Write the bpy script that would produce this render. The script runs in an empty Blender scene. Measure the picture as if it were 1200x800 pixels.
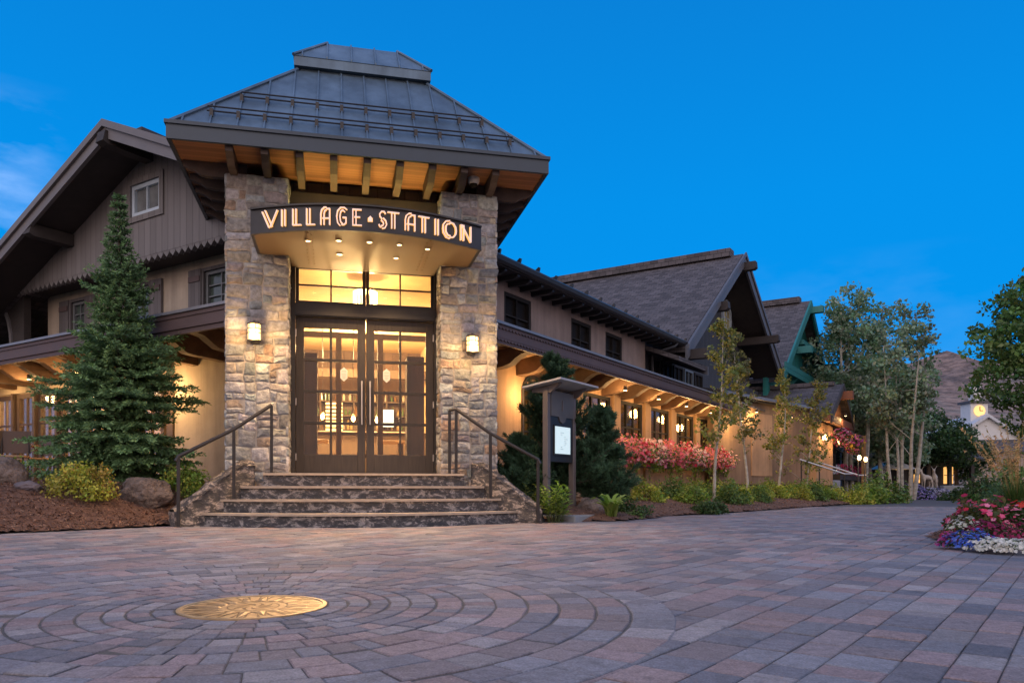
import bpy, bmesh, math, random
import numpy as np
from mathutils import Vector, noise as mnoise

random.seed(7)
rng = np.random.default_rng(11)
R = math.radians
scene = bpy.context.scene
COL = scene.collection

# ------------------------------------------------------------------ camera
cam_d = bpy.data.cameras.new('camera')
cam_d.sensor_width = 36.0
cam_d.lens = 36.0 * 905 / 1200
cam_d.shift_y = 0.1428
cam_d.clip_start = 0.05
cam_d.clip_end = 6000
cam = bpy.data.objects.new('camera', cam_d)
cam.location = (0, 0, 0.5)
cam.rotation_euler = (R(90), 0, 0)
COL.objects.link(cam)
scene.camera = cam

# ------------------------------------------------------------------ node helpers
def N(nt, t, **kw):
    n = nt.nodes.new(t)
    for k, v in kw.items():
        if k == 'in_':
            for kk, vv in v.items():
                n.inputs[kk].default_value = vv
        else:
            setattr(n, k, v)
    return n

def math_n(nt, op, a, b=None, clamp=False):
    n = nt.nodes.new('ShaderNodeMath'); n.operation = op; n.use_clamp = clamp
    for i, x in enumerate((a, b)):
        if x is None: continue
        if isinstance(x, (int, float)): n.inputs[i].default_value = x
        else: nt.links.new(x, n.inputs[i])
    return n.outputs[0]

def ramp(nt, fac, stops, interp='LINEAR'):
    n = nt.nodes.new('ShaderNodeValToRGB'); cr = n.color_ramp; cr.interpolation = interp
    while len(cr.elements) < len(stops): cr.elements.new(0.5)
    for e, (p, c) in zip(cr.elements, stops):
        e.position = p
        e.color = (c[0], c[1], c[2], 1) if not isinstance(c, (int, float)) else (c, c, c, 1)
    nt.links.new(fac, n.inputs[0])
    return n.outputs[0]

def mixc(nt, fac, a, b, mode='MIX'):
    n = nt.nodes.new('ShaderNodeMix'); n.data_type = 'RGBA'; n.blend_type = mode
    for sock, x in ((n.inputs[0], fac), (n.inputs[6], a), (n.inputs[7], b)):
        if isinstance(x, (int, float)): sock.default_value = x
        elif isinstance(x, (tuple, list)): sock.default_value = (x[0], x[1], x[2], 1)
        else: nt.links.new(x, sock)
    return n.outputs[2]

# ------------------------------------------------------------------ world: clear dusk sky, twilight glow behind the viewer
world = bpy.data.worlds.new('World'); scene.world = world
world.use_nodes = True
wt = world.node_tree; wt.nodes.clear()
tc = N(wt, 'ShaderNodeTexCoord')
sep = N(wt, 'ShaderNodeSeparateXYZ'); wt.links.new(tc.outputs['Generated'], sep.inputs[0])
zz = sep.outputs[2]
front = ramp(wt, zz, [(0.0, (0.008, 0.222, 0.60)), (0.15, (0.001, 0.215, 0.61)), (0.34, (0.001, 0.196, 0.575)), (0.55, (0.002, 0.150, 0.475)), (1.0, (0.03, 0.15, 0.42))])
back = ramp(wt, zz, [(0.0, (0.95, 0.66, 0.58)), (0.22, (0.95, 0.74, 0.70)), (0.5, (0.70, 0.68, 0.78)), (1.0, (0.26, 0.36, 0.66))])
dotn = N(wt, 'ShaderNodeVectorMath', operation='DOT_PRODUCT'); wt.links.new(tc.outputs['Generated'], dotn.inputs[0])
dotn.inputs[1].default_value = (-0.02, -0.86, 0.50)
mr = N(wt, 'ShaderNodeMapRange', interpolation_type='SMOOTHSTEP'); wt.links.new(dotn.outputs['Value'], mr.inputs[0])
mr.inputs[1].default_value = -0.30; mr.inputs[2].default_value = 0.75
sky = mixc(wt, mr.outputs[0], front, back)
# thin clouds low on the left, a wisp on the right
mp = N(wt, 'ShaderNodeMapping'); wt.links.new(tc.outputs['Generated'], mp.inputs[0]); mp.inputs['Scale'].default_value = (3.0, 3.0, 8.0)
nz = N(wt, 'ShaderNodeTexNoise', in_={'Scale': 2.6, 'Detail': 6.0, 'Roughness': 0.55}); wt.links.new(mp.outputs[0], nz.inputs[0])
cl = ramp(wt, nz.outputs[0], [(0.47, 0.0), (0.72, 1.0)])
azl = math_n(wt, 'DIVIDE', sep.outputs[0], math_n(wt, 'ADD', math_n(wt, 'ABSOLUTE', sep.outputs[1]), 0.001))
def bump_window(x, c, w):
    d = math_n(wt, 'DIVIDE', math_n(wt, 'SUBTRACT', x, c), w)
    return math_n(wt, 'MAXIMUM', math_n(wt, 'SUBTRACT', 1.0, math_n(wt, 'MULTIPLY', d, d)), 0.0)
m1 = math_n(wt, 'MULTIPLY', bump_window(azl, -0.70, 0.14), bump_window(zz, 0.29, 0.12))
m2 = math_n(wt, 'MULTIPLY', bump_window(azl, 0.40, 0.26), bump_window(zz, 0.165, 0.11))
mm = math_n(wt, 'MULTIPLY', cl, math_n(wt, 'ADD', m1, math_n(wt, 'MULTIPLY', m2, 0.2)), clamp=True)
sky = mixc(wt, math_n(wt, 'MULTIPLY', mm, 0.5), sky, (0.34, 0.52, 0.88))
bg = N(wt, 'ShaderNodeBackground'); wt.links.new(sky, bg.inputs[0]); bg.inputs[1].default_value = 1.45
wo = N(wt, 'ShaderNodeOutputWorld'); wt.links.new(bg.outputs[0], wo.inputs[0])

# ------------------------------------------------------------------ the last soft light of the set sun, from behind the viewer's left shoulder
sun_d = bpy.data.lights.new('twilight_sun', 'SUN'); sun_d.energy = 0.55; sun_d.angle = R(50); sun_d.color = (1.0, 0.80, 0.70)
sun = bpy.data.objects.new('twilight_sun', sun_d); COL.objects.link(sun)
sun.rotation_euler = (R(62), 0, R(-24))

vs = scene.view_settings
vs.view_transform = 'Standard'; vs.look = 'None'; vs.exposure = 0.0; vs.gamma = 1.0; vs.use_curve_mapping = False
scene.render.engine = 'CYCLES'
cy = scene.cycles
cy.use_denoising = True
try: cy.denoiser = 'OPENIMAGEDENOISE'
except Exception: pass
cy.max_bounces = 7; cy.diffuse_bounces = 3; cy.glossy_bounces = 3; cy.transmission_bounces = 5; cy.transparent_max_bounces = 10
cy.sample_clamp_indirect = 4.0; cy.caustics_reflective = False; cy.caustics_refractive = False

# ------------------------------------------------------------------ frames
class Frame:
    def __init__(s, o, d1, d2): s.o, s.a, s.b = o, d1, d2
    def __call__(s, x, y, z):
        return (s.o[0] + x*s.a[0] + y*s.b[0], s.o[1] + x*s.a[1] + y*s.b[1], z)
    def inv(s, X, Y):
        dx, dy = X - s.o[0], Y - s.o[1]
        det = s.a[0]*s.b[1] - s.a[1]*s.b[0]
        return ((dx*s.b[1] - dy*s.b[0]) / det, (s.a[0]*dy - s.a[1]*dx) / det)
def unit(az): return (math.sin(R(az)), math.cos(R(az)))
ER, EN = unit(77.14), unit(-12.86)
WR, WL = unit(32.14), unit(-57.86)
P0 = (-2.189, 11.45)
O2 = (P0[0] - 1.75*EN[0], P0[1] - 1.75*EN[1])
TW = Frame(P0, ER, EN)            # tower: x along its front, y inward
RW = Frame(O2, WR, WL)            # right wing: x along the wing, y inward
LW = Frame(O2, WL, WR)            # left wing: x along the wing, y inward
WORLD = Frame((0, 0), (1, 0), (0, 1))
def zg(y): return -0.014 * max(0.0, 9.0 - y)
def G(u, Y, z=0.0): return ((u - 600) / 905.0 * Y, Y, z)
def on(F, u, d):                   # x in frame F of the sight line at column u on the plane y = d
    k = (u - 600) / 905.0
    qx, qy = F.o[0] + d*F.b[0], F.o[1] + d*F.b[1]
    return (k*qy - qx) / (F.a[0] - k*F.a[1])

# ------------------------------------------------------------------ mesh builder
LOC = {}
class MB:
    def __init__(s): s.v = []; s.f = []; s.t = []; s.q = []; s.tint = (1, 1, 1)
    def poly(s, pts):
        n = len(s.v); s.v += [tuple(p) for p in pts]; s.f.append(tuple(range(n, n+len(pts)))); s.t.append(s.tint)
    def raw(s, vs, fs):
        n = len(s.v); s.v += [tuple(p) for p in vs]
        for f in fs: s.f.append(tuple(i+n for i in f)); s.t.append(s.tint)
    def box(s, F, x0, x1, y0, y1, z0, z1):
        p = [F(x, y, z) for z in (z0, z1) for x, y in ((x0, y0), (x1, y0), (x1, y1), (x0, y1))]
        s.raw(p, [(0,3,2,1), (4,5,6,7), (0,1,5,4), (1,2,6,5), (2,3,7,6), (3,0,4,7)])
        return s
    def bbox(s, F, x0, x1, y0, y1, z0, z1, c=0.01):      # box with chamfered vertical and top edges
        bm = bmesh.new()
        p = [bm.verts.new((x, y, z)) for z in (z0, z1) for x, y in ((x0, y0), (x1, y0), (x1, y1), (x0, y1))]
        for f in ((0,3,2,1), (4,5,6,7), (0,1,5,4), (1,2,6,5), (2,3,7,6), (3,0,4,7)): bm.faces.new([p[i] for i in f])
        bmesh.ops.bevel(bm, geom=bm.edges[:], offset=c, segments=2, affect='EDGES', profile=0.5)
        bm.verts.index_update()
        s.raw([F(*v.co) for v in bm.verts], [[v.index for v in f.verts] for f in bm.faces]); bm.free()
        return s
    def prism(s, F, pts, axis, lo, hi):
        # axis 'y': pts are (x,z) extruded in y; 'x': pts (y,z) extruded in x; 'z': pts (x,y) extruded in z
        def mk(p, h):
            if axis == 'y': return F(p[0], h, p[1])
            if axis == 'x': return F(h, p[0], p[1])
            return F(p[0], p[1], h)
        n = len(pts); vs = [mk(p, lo) for p in pts] + [mk(p, hi) for p in pts]
        fs = [tuple(range(n))[::-1], tuple(range(n, 2*n))] + [(i, (i+1) % n, n+(i+1) % n, n+i) for i in range(n)]
        s.raw(vs, fs); return s
    def hexa(s, lo4, hi4):
        s.raw(list(lo4) + list(hi4), [(0,3,2,1), (4,5,6,7), (0,1,5,4), (1,2,6,5), (2,3,7,6), (3,0,4,7)]); return s
    def tube(s, pts, rad, n=8, caps=True):
        pts = [Vector(p) for p in pts]
        if not hasattr(rad, '__len__'): rad = [rad]*len(pts)
        rings = []; up = Vector((0, 0, 1))
        for i, p in enumerate(pts):
            d = (pts[min(i+1, len(pts)-1)] - pts[max(i-1, 0)]).normalized()
            ref = up if abs(d.z) < 0.95 else Vector((1, 0, 0))
            a = d.cross(ref).normalized(); b = d.cross(a)
            rings.append([p + (a*math.cos(2*math.pi*k/n) + b*math.sin(2*math.pi*k/n))*rad[i] for k in range(n)])
        vs = [tuple(v) for r in rings for v in r]
        fs = [(i*n+k, i*n+(k+1) % n, (i+1)*n+(k+1) % n, (i+1)*n+k) for i in range(len(pts)-1) for k in range(n)]
        if caps: fs += [tuple(range(n))[::-1], tuple(range((len(pts)-1)*n, len(pts)*n))]
        s.raw(vs, fs); return s
    def lathe(s, c, prof, n=20):
        vs = []; fs = []
        for r, z in prof:
            for k in range(n):
                a = 2*math.pi*k/n; vs.append((c[0]+r*math.cos(a), c[1]+r*math.sin(a), c[2]+z))
        for i in range(len(prof)-1):
            for k in range(n): fs.append((i*n+k, i*n+(k+1) % n, (i+1)*n+(k+1) % n, (i+1)*n+k))
        fs += [tuple(range(n))[::-1], tuple(range((len(prof)-1)*n, len(prof)*n))]
        s.raw(vs, fs); return s
    def quads(s, arr, tints):
        s.q.append((np.asarray(arr, float).reshape(-1, 4, 3), np.asarray(tints, float).reshape(-1, 3)))
        return s
    def build(s, name, m, parent=None, smooth=False, loc=None, uv=True, fix=True, uvdir=None, kind=None, angle=40):
        if loc is None: loc = LOC.get(parent.name, (0, 0, 0)) if parent else (0, 0, 0)
        V = np.array(s.v, float).reshape(-1, 3); Fc = list(s.f); T = [tuple(t) for t in s.t]
        if s.q:
            base = len(V)
            Q = np.concatenate([q for q, _ in s.q]); TT = np.concatenate([t for _, t in s.q])
            V = np.concatenate([V, Q.reshape(-1, 3)])
            Fc += (np.arange(len(Q)*4).reshape(-1, 4) + base).tolist(); T += TT.tolist()
            uv = uv and not len(Q) > 3000
        V = V - np.array(loc)
        me = bpy.data.meshes.new(name)
        me.from_pydata(V.tolist(), [], Fc)
        if fix and not s.q:
            bm = bmesh.new(); bm.from_mesh(me)
            bmesh.ops.recalc_face_normals(bm, faces=bm.faces[:]); bm.to_mesh(me); bm.free()
        at = me.attributes.new('tint', 'FLOAT_COLOR', 'FACE')
        c = np.ones((len(me.polygons), 4)); c[:, :3] = np.array(T)[:len(me.polygons)]
        at.data.foreach_set('color', c.ravel())
        if uv:
            ul = me.uv_layers.new(name='UVMap'); co = np.empty(len(me.vertices)*3); me.vertices.foreach_get('co', co); co = co.reshape(-1, 3)
            out = np.empty((len(me.loops), 2)); zup = Vector((0, 0, 1))
            for p in me.polygons:
                n = p.normal
                if uvdir is not None: h = Vector(uvdir); h = (h - n*h.dot(n)).normalized()
                elif abs(n.z) > 0.98: h = Vector((1, 0, 0))
                else: h = zup.cross(n).normalized()
                w = n.cross(h)
                for li, vi in zip(p.loop_indices, p.vertices):
                    x = Vector(co[vi]) + Vector(loc); out[li] = (x.dot(h), x.dot(w))
            ul.data.foreach_set('uv', out.ravel())
        if smooth:
            me.polygons.foreach_set('use_smooth', np.ones(len(me.polygons), bool))
        me.materials.append(m)
        if smooth and angle < 180:
            try: me.set_sharp_from_angle(angle=R(angle))
            except Exception: pass
        o = bpy.data.objects.new(name, me); COL.objects.link(o)
        if parent: o.parent = parent
        else: o.location = loc
        LOC[o.name] = tuple(loc)
        if kind: o['kind'] = kind
        return o

def tag(o, label, cat, group=None):
    o['label'] = label; o['category'] = cat
    if group: o['group'] = group
    return o
def empty(name, loc, label, cat, group=None):
    o = bpy.data.objects.new(name, None); o.location = loc; o.empty_display_size = 0.2; COL.objects.link(o); LOC[o.name] = tuple(loc)
    return tag(o, label, cat, group)
def dup(root, loc, rz=0.0, label=None, s=1.0, group=None):
    def cp(o, par):
        c = o.copy(); COL.objects.link(c)
        if par: c.parent = par
        for ch in list(o.children): cp(ch, c)
        return c
    r = cp(root, None); r.location = loc; r.rotation_euler = (0, 0, rz)
    r.scale = (s, s, s) if not hasattr(s, '__len__') else s
    if label: r['label'] = label
    if group: r['group'] = group
    return r

# ------------------------------------------------------------------ materials
MATS = {}
def base_mat(name):
    m = bpy.data.materials.new(name); m.use_nodes = True; nt = m.node_tree; nt.nodes.clear()
    out = N(nt, 'ShaderNodeOutputMaterial'); p = N(nt, 'ShaderNodeBsdfPrincipled'); nt.links.new(p.outputs[0], out.inputs[0])
    MATS[name] = m
    return m, nt, p, out
def bump(nt, p, h, strength=0.3, dist=0.01):
    b = N(nt, 'ShaderNodeBump'); b.inputs['Strength'].default_value = strength; b.inputs['Distance'].default_value = dist
    nt.links.new(h, b.inputs['Height']); nt.links.new(b.outputs[0], p.inputs['Normal']); return b
def coords(nt, kind='Object', scale=(1, 1, 1)):
    t = N(nt, 'ShaderNodeTexCoord'); m = N(nt, 'ShaderNodeMapping'); m.inputs['Scale'].default_value = scale
    nt.links.new(t.outputs[kind], m.inputs[0]); return m.outputs[0]
def noise(nt, vec, scale, detail=4.0, rough=0.55, dist=0.0):
    n = N(nt, 'ShaderNodeTexNoise', in_={'Scale': scale, 'Detail': detail, 'Roughness': rough, 'Distortion': dist}); nt.links.new(vec, n.inputs[0]); return n.outputs[0]

def plain(name, c, rough=0.7, var=0.18, scale=6.0, bs=0.15, bscale=60.0, metallic=0.0, stretch=(1, 1, 1), bdist=0.004, streak=0.0):
    m, nt, p, o = base_mat(name)
    v = coords(nt, 'Object', stretch)
    n = noise(nt, v, scale, 5.0)
    col = ramp(nt, n, [(0.3, tuple(x*(1-var) for x in c)), (0.7, tuple(min(1, x*(1+var)) for x in c))])
    if streak:
        s1 = noise(nt, coords(nt, 'Object', (2.6, 2.6, 0.22)), 1.8, 6.0, 0.65); s2 = noise(nt, coords(nt, 'Object'), 0.8, 5.0, 0.6)
        col = mixc(nt, 1.0, col, ramp(nt, s1, [(0.32, 1-streak), (0.55, 1.0), (0.72, 1+streak*.5)]), 'MULTIPLY')
        col = mixc(nt, 1.0, col, ramp(nt, s2, [(0.35, 1-streak*.6), (0.65, 1+streak*.4)]), 'MULTIPLY')
    nt.links.new(col, p.inputs['Base Color']); p.inputs['Roughness'].default_value = rough; p.inputs['Metallic'].default_value = metallic
    rr = ramp(nt, n, [(0.2, rough*0.85), (0.8, min(1, rough*1.12))]); nt.links.new(rr, p.inputs['Roughness'])
    if bs: bump(nt, p, noise(nt, v, bscale, 4.0), bs, bdist)
    return m

def boards(name, c, pitch=0.14, vertical=True, rough=0.7, var=0.3, groove=0.35, uvrot=0.0):
    # boards in UV metres: vertical boards step along u
    m, nt, p, o = base_mat(name)
    t = N(nt, 'ShaderNodeTexCoord'); sp = N(nt, 'ShaderNodeSeparateXYZ'); nt.links.new(t.outputs['UV'], sp.inputs[0])
    x = sp.outputs[0] if vertical else sp.outputs[1]; y = sp.outputs[1] if vertical else sp.outputs[0]
    k = math_n(nt, 'DIVIDE', x, pitch); fl = math_n(nt, 'FLOOR', k); fr = math_n(nt, 'FRACT', k)
    wn = N(nt, 'ShaderNodeTexWhiteNoise', noise_dimensions='1D'); nt.links.new(fl, wn.inputs['W'])
    cb = N(nt, 'ShaderNodeCombineXYZ'); nt.links.new(math_n(nt, 'MULTIPLY', x, 22.0), cb.inputs[0])
    nt.links.new(math_n(nt, 'ADD', math_n(nt, 'MULTIPLY', y, 1.6), math_n(nt, 'MULTIPLY', wn.outputs[0], 37.0)), cb.inputs[1]); nt.links.new(fl, cb.inputs[2])
    g = noise(nt, cb.outputs[0], 1.6, 6.0, 0.6, 0.4)
    f = math_n(nt, 'ADD', math_n(nt, 'MULTIPLY', wn.outputs[0], 0.55), math_n(nt, 'MULTIPLY', g, 0.6))
    col = ramp(nt, f, [(0.2, tuple(q*(1-var) for q in c)), (0.9, tuple(min(1, q*(1+var)) for q in c))])
    ed = math_n(nt, 'MINIMUM', fr, math_n(nt, 'SUBTRACT', 1.0, fr))
    gm = ramp(nt, ed, [(0.0, 0.0), (0.06, 1.0)])
    col = mixc(nt, gm, tuple(q*groove for q in c), col)
    nt.links.new(col, p.inputs['Base Color']); p.inputs['Roughness'].default_value = rough
    h = math_n(nt, 'ADD', gm, math_n(nt, 'MULTIPLY', g, 0.15)); bump(nt, p, h, 0.6, 0.008)
    return m

def shingles(name, c, w=0.28, h=0.16, rough=0.85, var=0.35):
    m, nt, p, o = base_mat(name)
    t = N(nt, 'ShaderNodeTexCoord')
    b = N(nt, 'ShaderNodeTexBrick', offset=0.5, offset_frequency=2, in_={'Scale': 1.0, 'Mortar Size': 0.008, 'Mortar Smooth': 0.3, 'Bias': 0.0, 'Brick Width': w, 'Row Height': h})
    nt.links.new(t.outputs['UV'], b.inputs[0])
    b.inputs['Color1'].default_value = (*[q*(1-var) for q in c], 1); b.inputs['Color2'].default_value = (*[q*(1+var) for q in c], 1); b.inputs['Mortar'].default_value = (*[q*0.3 for q in c], 1)
    n = noise(nt, t.outputs['UV'], 3.0, 6.0, 0.65)
    col = mixc(nt, 0.75, b.outputs[0], ramp(nt, n, [(0.25, 0.55), (0.75, 1.0)]), 'MULTIPLY')
    nt.links.new(col, p.inputs['Base Color']); p.inputs['Roughness'].default_value = rough
    sp = N(nt, 'ShaderNodeSeparateXYZ'); nt.links.new(t.outputs['UV'], sp.inputs[0])
    saw = math_n(nt, 'FRACT', math_n(nt, 'DIVIDE', sp.outputs[1], h))
    hh = math_n(nt, 'ADD', math_n(nt, 'MULTIPLY', math_n(nt, 'SUBTRACT', 1.0, saw), 0.8), math_n(nt, 'MULTIPLY', math_n(nt, 'SUBTRACT', 1.0, b.outputs[1]), 0.6))
    bump(nt, p, hh, 0.8, 0.012)
    return m

def tinted(name, mul=(1, 1, 1), rough=0.8, scale=25.0, lo=0.65, hi=1.25, stain=0.0, bs=0.5, bscale=45.0, bdist=0.008, spec=0.5, metallic=0.0):
    m, nt, p, o = base_mat(name)
    a = N(nt, 'ShaderNodeAttribute', attribute_name='tint')
    v = coords(nt, 'Object'); n = noise(nt, v, scale, 6.0, 0.6); n2 = noise(nt, v, scale*0.22, 4.0)
    c = mixc(nt, 1.0, a.outputs[0], ramp(nt, n, [(0.28, lo), (0.72, hi)]), 'MULTIPLY')
    c = mixc(nt, 1.0, c, ramp(nt, n2, [(0.3, tuple(0.8*x for x in mul)), (0.7, tuple(1.12*x for x in mul))]), 'MULTIPLY')
    if stain:
        n3 = noise(nt, v, 0.55, 5.0, 0.6); n4 = noise(nt, v, 5.5, 6.0, 0.7)
        c = mixc(nt, 1.0, c, ramp(nt, n3, [(0.3, 1-stain), (0.7, 1+stain*.8)]), 'MULTIPLY')
        c = mixc(nt, 1.0, c, ramp(nt, n4, [(0.30, 0.72), (0.42, 1.0), (0.62, 1.0), (0.74, 1.14)]), 'MULTIPLY')
    nt.links.new(c, p.inputs['Base Color']); p.inputs['Roughness'].default_value = rough; p.inputs['Specular IOR Level'].default_value = spec
    p.inputs['Metallic'].default_value = metallic
    if bs: bump(nt, p, noise(nt, v, bscale, 6.0, 0.65), bs, bdist)
    return m

def leaf_mat(name, rough=0.55, trans=0.3, tmul=(1.3, 1.5, 0.6)):
    m, nt, p, o = base_mat(name)
    a = N(nt, 'ShaderNodeAttribute', attribute_name='tint')
    nt.links.new(a.outputs[0], p.inputs['Base Color']); p.inputs['Roughness'].default_value = rough; p.inputs['Specular IOR Level'].default_value = 0.3
    t = N(nt, 'ShaderNodeBsdfTranslucent'); nt.links.new(mixc(nt, 1.0, a.outputs[0], tmul, 'MULTIPLY'), t.inputs[0])
    mx = N(nt, 'ShaderNodeMixShader'); mx.inputs[0].default_value = trans
    nt.links.new(p.outputs[0], mx.inputs[1]); nt.links.new(t.outputs[0], mx.inputs[2]); nt.links.new(mx.outputs[0], o.inputs[0])
    return m

def emit(name, c, s):
    m, nt, p, o = base_mat(name)
    p.inputs['Base Color'].default_value = (*[min(1, x) for x in c], 1)
    p.inputs['Emission Color'].default_value = (*c, 1); p.inputs['Emission Strength'].default_value = s
    return m

def glass(name, tint=(0.96, 0.97, 0.95), ior=1.5, gl=0.03, k=0.65):
    # thin window glass: clear to light, mirror at grazing angles
    m, nt, p, o = base_mat(name); nt.nodes.remove(p)
    tr = N(nt, 'ShaderNodeBsdfTransparent'); tr.inputs[0].default_value = (*tint, 1)
    g = N(nt, 'ShaderNodeBsdfGlossy'); g.inputs['Roughness'].default_value = gl
    fr = N(nt, 'ShaderNodeFresnel'); fr.inputs[0].default_value = ior
    v = coords(nt, 'Object'); b = N(nt, 'ShaderNodeBump'); b.inputs['Strength'].default_value = 0.04; b.inputs['Distance'].default_value = 0.05
    nt.links.new(noise(nt, v, 1.3, 2.0), b.inputs['Height']); nt.links.new(b.outputs[0], g.inputs['Normal'])
    f = math_n(nt, 'MULTIPLY', fr.outputs[0], k, clamp=True)
    mx = N(nt, 'ShaderNodeMixShader'); nt.links.new(f, mx.inputs[0]); nt.links.new(tr.outputs[0], mx.inputs[1]); nt.links.new(g.outputs[0], mx.inputs[2])
    nt.links.new(mx.outputs[0], o.inputs[0])
    return m

def marble(name, mul=(1, 1, 1)):
    m, nt, p, o = base_mat(name)
    v = coords(nt, 'Object'); mp = N(nt, 'ShaderNodeMapping'); mp.inputs['Rotation'].default_value = (0.0, R(-52), R(13)); mp.inputs['Scale'].default_value = (1.0, 1.0, 2.0); nt.links.new(v, mp.inputs[0])
    n1 = noise(nt, mp.outputs[0], 6.0, 9.0, 0.70, 0.7); n2 = noise(nt, mp.outputs[0], 11.0, 9.0, 0.75, 0.4); n3 = noise(nt, v, 1.3, 3.0)
    col = ramp(nt, n1, [(0.30, (0.022, 0.023, 0.027)), (0.47, (0.045, 0.046, 0.052)), (0.54, (0.085, 0.083, 0.088)), (0.60, (0.42, 0.39, 0.37)), (0.66, (0.07, 0.07, 0.076)), (0.80, (0.15, 0.135, 0.13))])
    col = mixc(nt, ramp(nt, n2, [(0.54, 0.0), (0.63, 0.75)]), col, (0.42, 0.385, 0.365))
    col = mixc(nt, 0.6, col, ramp(nt, n3, [(0.3, 0.55), (0.7, 1.15)]), 'MULTIPLY')
    col = mixc(nt, 1.0, col, mul, 'MULTIPLY')
    nt.links.new(col, p.inputs['Base Color']); p.inputs['Roughness'].default_value = 0.5
    bump(nt, p, n2, 1.0, 0.03)
    return m

M_plaster = plain('cream_plaster', (0.44, 0.37, 0.295), 0.9, 0.16, 1.4, 0.5, 26.0, bdist=0.01, streak=0.2)
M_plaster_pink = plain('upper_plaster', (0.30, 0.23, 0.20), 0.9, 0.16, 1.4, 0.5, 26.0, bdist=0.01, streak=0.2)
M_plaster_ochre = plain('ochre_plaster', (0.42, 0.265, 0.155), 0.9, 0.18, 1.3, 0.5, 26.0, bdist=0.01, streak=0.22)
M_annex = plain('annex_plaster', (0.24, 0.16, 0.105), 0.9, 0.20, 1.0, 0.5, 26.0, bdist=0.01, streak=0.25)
M_siding = boards('grey_siding', (0.175, 0.163, 0.165), 0.17, True, 0.75, 0.16, 0.45)
M_charcoal_siding = boards('charcoal_siding', (0.050, 0.052, 0.060), 0.2, True, 0.75, 0.18, 0.5)
M_teal_siding = boards('teal_siding', (0.018, 0.19, 0.18), 0.2, True, 0.7, 0.2, 0.5)
M_teal = plain('teal_paint', (0.02, 0.17, 0.165), 0.6, 0.12, 3.0, 0.1)
M_darkwood = plain('dark_timber', (0.040, 0.033, 0.032), 0.75, 0.25, 6.0, 0.35, 30.0, stretch=(1, 1, 1))
M_fascia_brown = plain('plum_brown_fascia', (0.10, 0.068, 0.068), 0.65, 0.14, 3.0, 0.15)
M_barge = plain('barge_board_paint', (0.155, 0.148, 0.158), 0.65, 0.12, 3.0, 0.15)
M_hallbarge = plain('slate_barge_board', (0.11, 0.115, 0.135), 0.6, 0.12, 3.0, 0.15)
M_bracket = plain('bracket_timber', (0.16, 0.095, 0.060), 0.75, 0.3, 5.0, 0.35, 25.0)
M_soffit = boards('cedar_soffit', (0.22, 0.10, 0.050), 0.085, False, 0.6, 0.30, 0.35)
M_porchsoffit = boards('porch_soffit', (0.34, 0.19, 0.10), 0.10, False, 0.7, 0.2, 0.4)
M_rafter = plain('rafter_timber', (0.070, 0.048, 0.040), 0.7, 0.25, 6.0, 0.3, 30.0)
M_metalroof = plain('slate_blue_metal', (0.108, 0.160, 0.215), 0.45, 0.26, 1.6, 0.22, 5.0, metallic=0.35, bdist=0.02, streak=0.22)
M_metalfascia = plain('dark_metal_fascia', (0.042, 0.056, 0.074), 0.4, 0.08, 3.0, 0.04, metallic=0.3)
M_metal_dark = plain('dark_bronze_metal', (0.045, 0.042, 0.042), 0.45, 0.12, 8.0, 0.05, metallic=0.5)
M_railmetal = plain('black_handrail_metal', (0.030, 0.027, 0.027), 0.45, 0.15, 12.0, 0.1, metallic=0.4)
M_gutter = plain('charcoal_gutter', (0.050, 0.050, 0.056), 0.4, 0.1, 5.0, 0.05, metallic=0.3)
M_capflash = plain('zinc_cap_flashing', (0.23, 0.235, 0.26), 0.45, 0.10, 5.0, 0.05, metallic=0.3)
M_shingle = shingles('brown_grey_shingle', (0.105, 0.093, 0.098))
M_stone = tinted('rubble_stone', (1, 1, 1), 0.85, 18.0, 0.55, 1.35, bs=1.0, bscale=26.0, bdist=0.02)
M_mortar = plain('stone_mortar', (0.30, 0.275, 0.25), 0.95, 0.2, 14.0, 0.5, 60.0)
M_marble = marble('dark_veined_stone')
M_nosing = plain('tan_nosing_stone', (0.40, 0.32, 0.24), 0.7, 0.15, 10.0, 0.2)
M_cheek = marble('rough_cheek_stone', (1.35, 1.2, 1.05))
M_doorwood = plain('dark_oak_door', (0.034, 0.026, 0.022), 0.55, 0.30, 3.0, 0.35, 40.0, stretch=(14, 14, 1.2))
M_brownframe = plain('brown_window_frame', (0.10, 0.068, 0.052), 0.6, 0.2, 5.0, 0.15)
M_blackframe = plain('black_window_frame', (0.018, 0.016, 0.016), 0.9, 0.15, 5.0, 0.08)
M_whiteframe = plain('pale_blue_sash', (0.50, 0.60, 0.70), 0.5, 0.06, 5.0, 0.05)
M_greysash = plain('slate_sash', (0.16, 0.175, 0.19), 0.5, 0.06, 5.0, 0.05)
M_brass = plain('brass', (0.50, 0.335, 0.165), 0.50, 0.30, 7.0, 0.3, 40.0, metallic=0.5)
M_brass_dark = plain('brass_recess', (0.15, 0.085, 0.04), 0.5, 0.2, 9.0, 0.2, 30.0, metallic=0.5)
M_steel = plain('brushed_steel', (0.5, 0.46, 0.42), 0.3, 0.05, 5.0, 0.0, metallic=0.9)
M_glass = glass('clear_window_glass')
M_glass_side = glass('coated_window_glass', (.8, .78, .72), 1.4, .05, .45)
def dark_pane(name, c, rough=0.08, spec=0.5):
    m, nt, p, o = base_mat(name)
    v = coords(nt, 'Object'); n = noise(nt, v, 2.5, 3.0)
    nt.links.new(ramp(nt, n, [(0.3, tuple(x*0.6 for x in c)), (0.7, tuple(x*1.3 for x in c))]), p.inputs['Base Color']); p.inputs['Roughness'].default_value = rough; p.inputs['Specular IOR Level'].default_value = spec
    return m
M_pane_teal = dark_pane('curtained_green_pane', (0.075, 0.105, 0.095))
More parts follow.
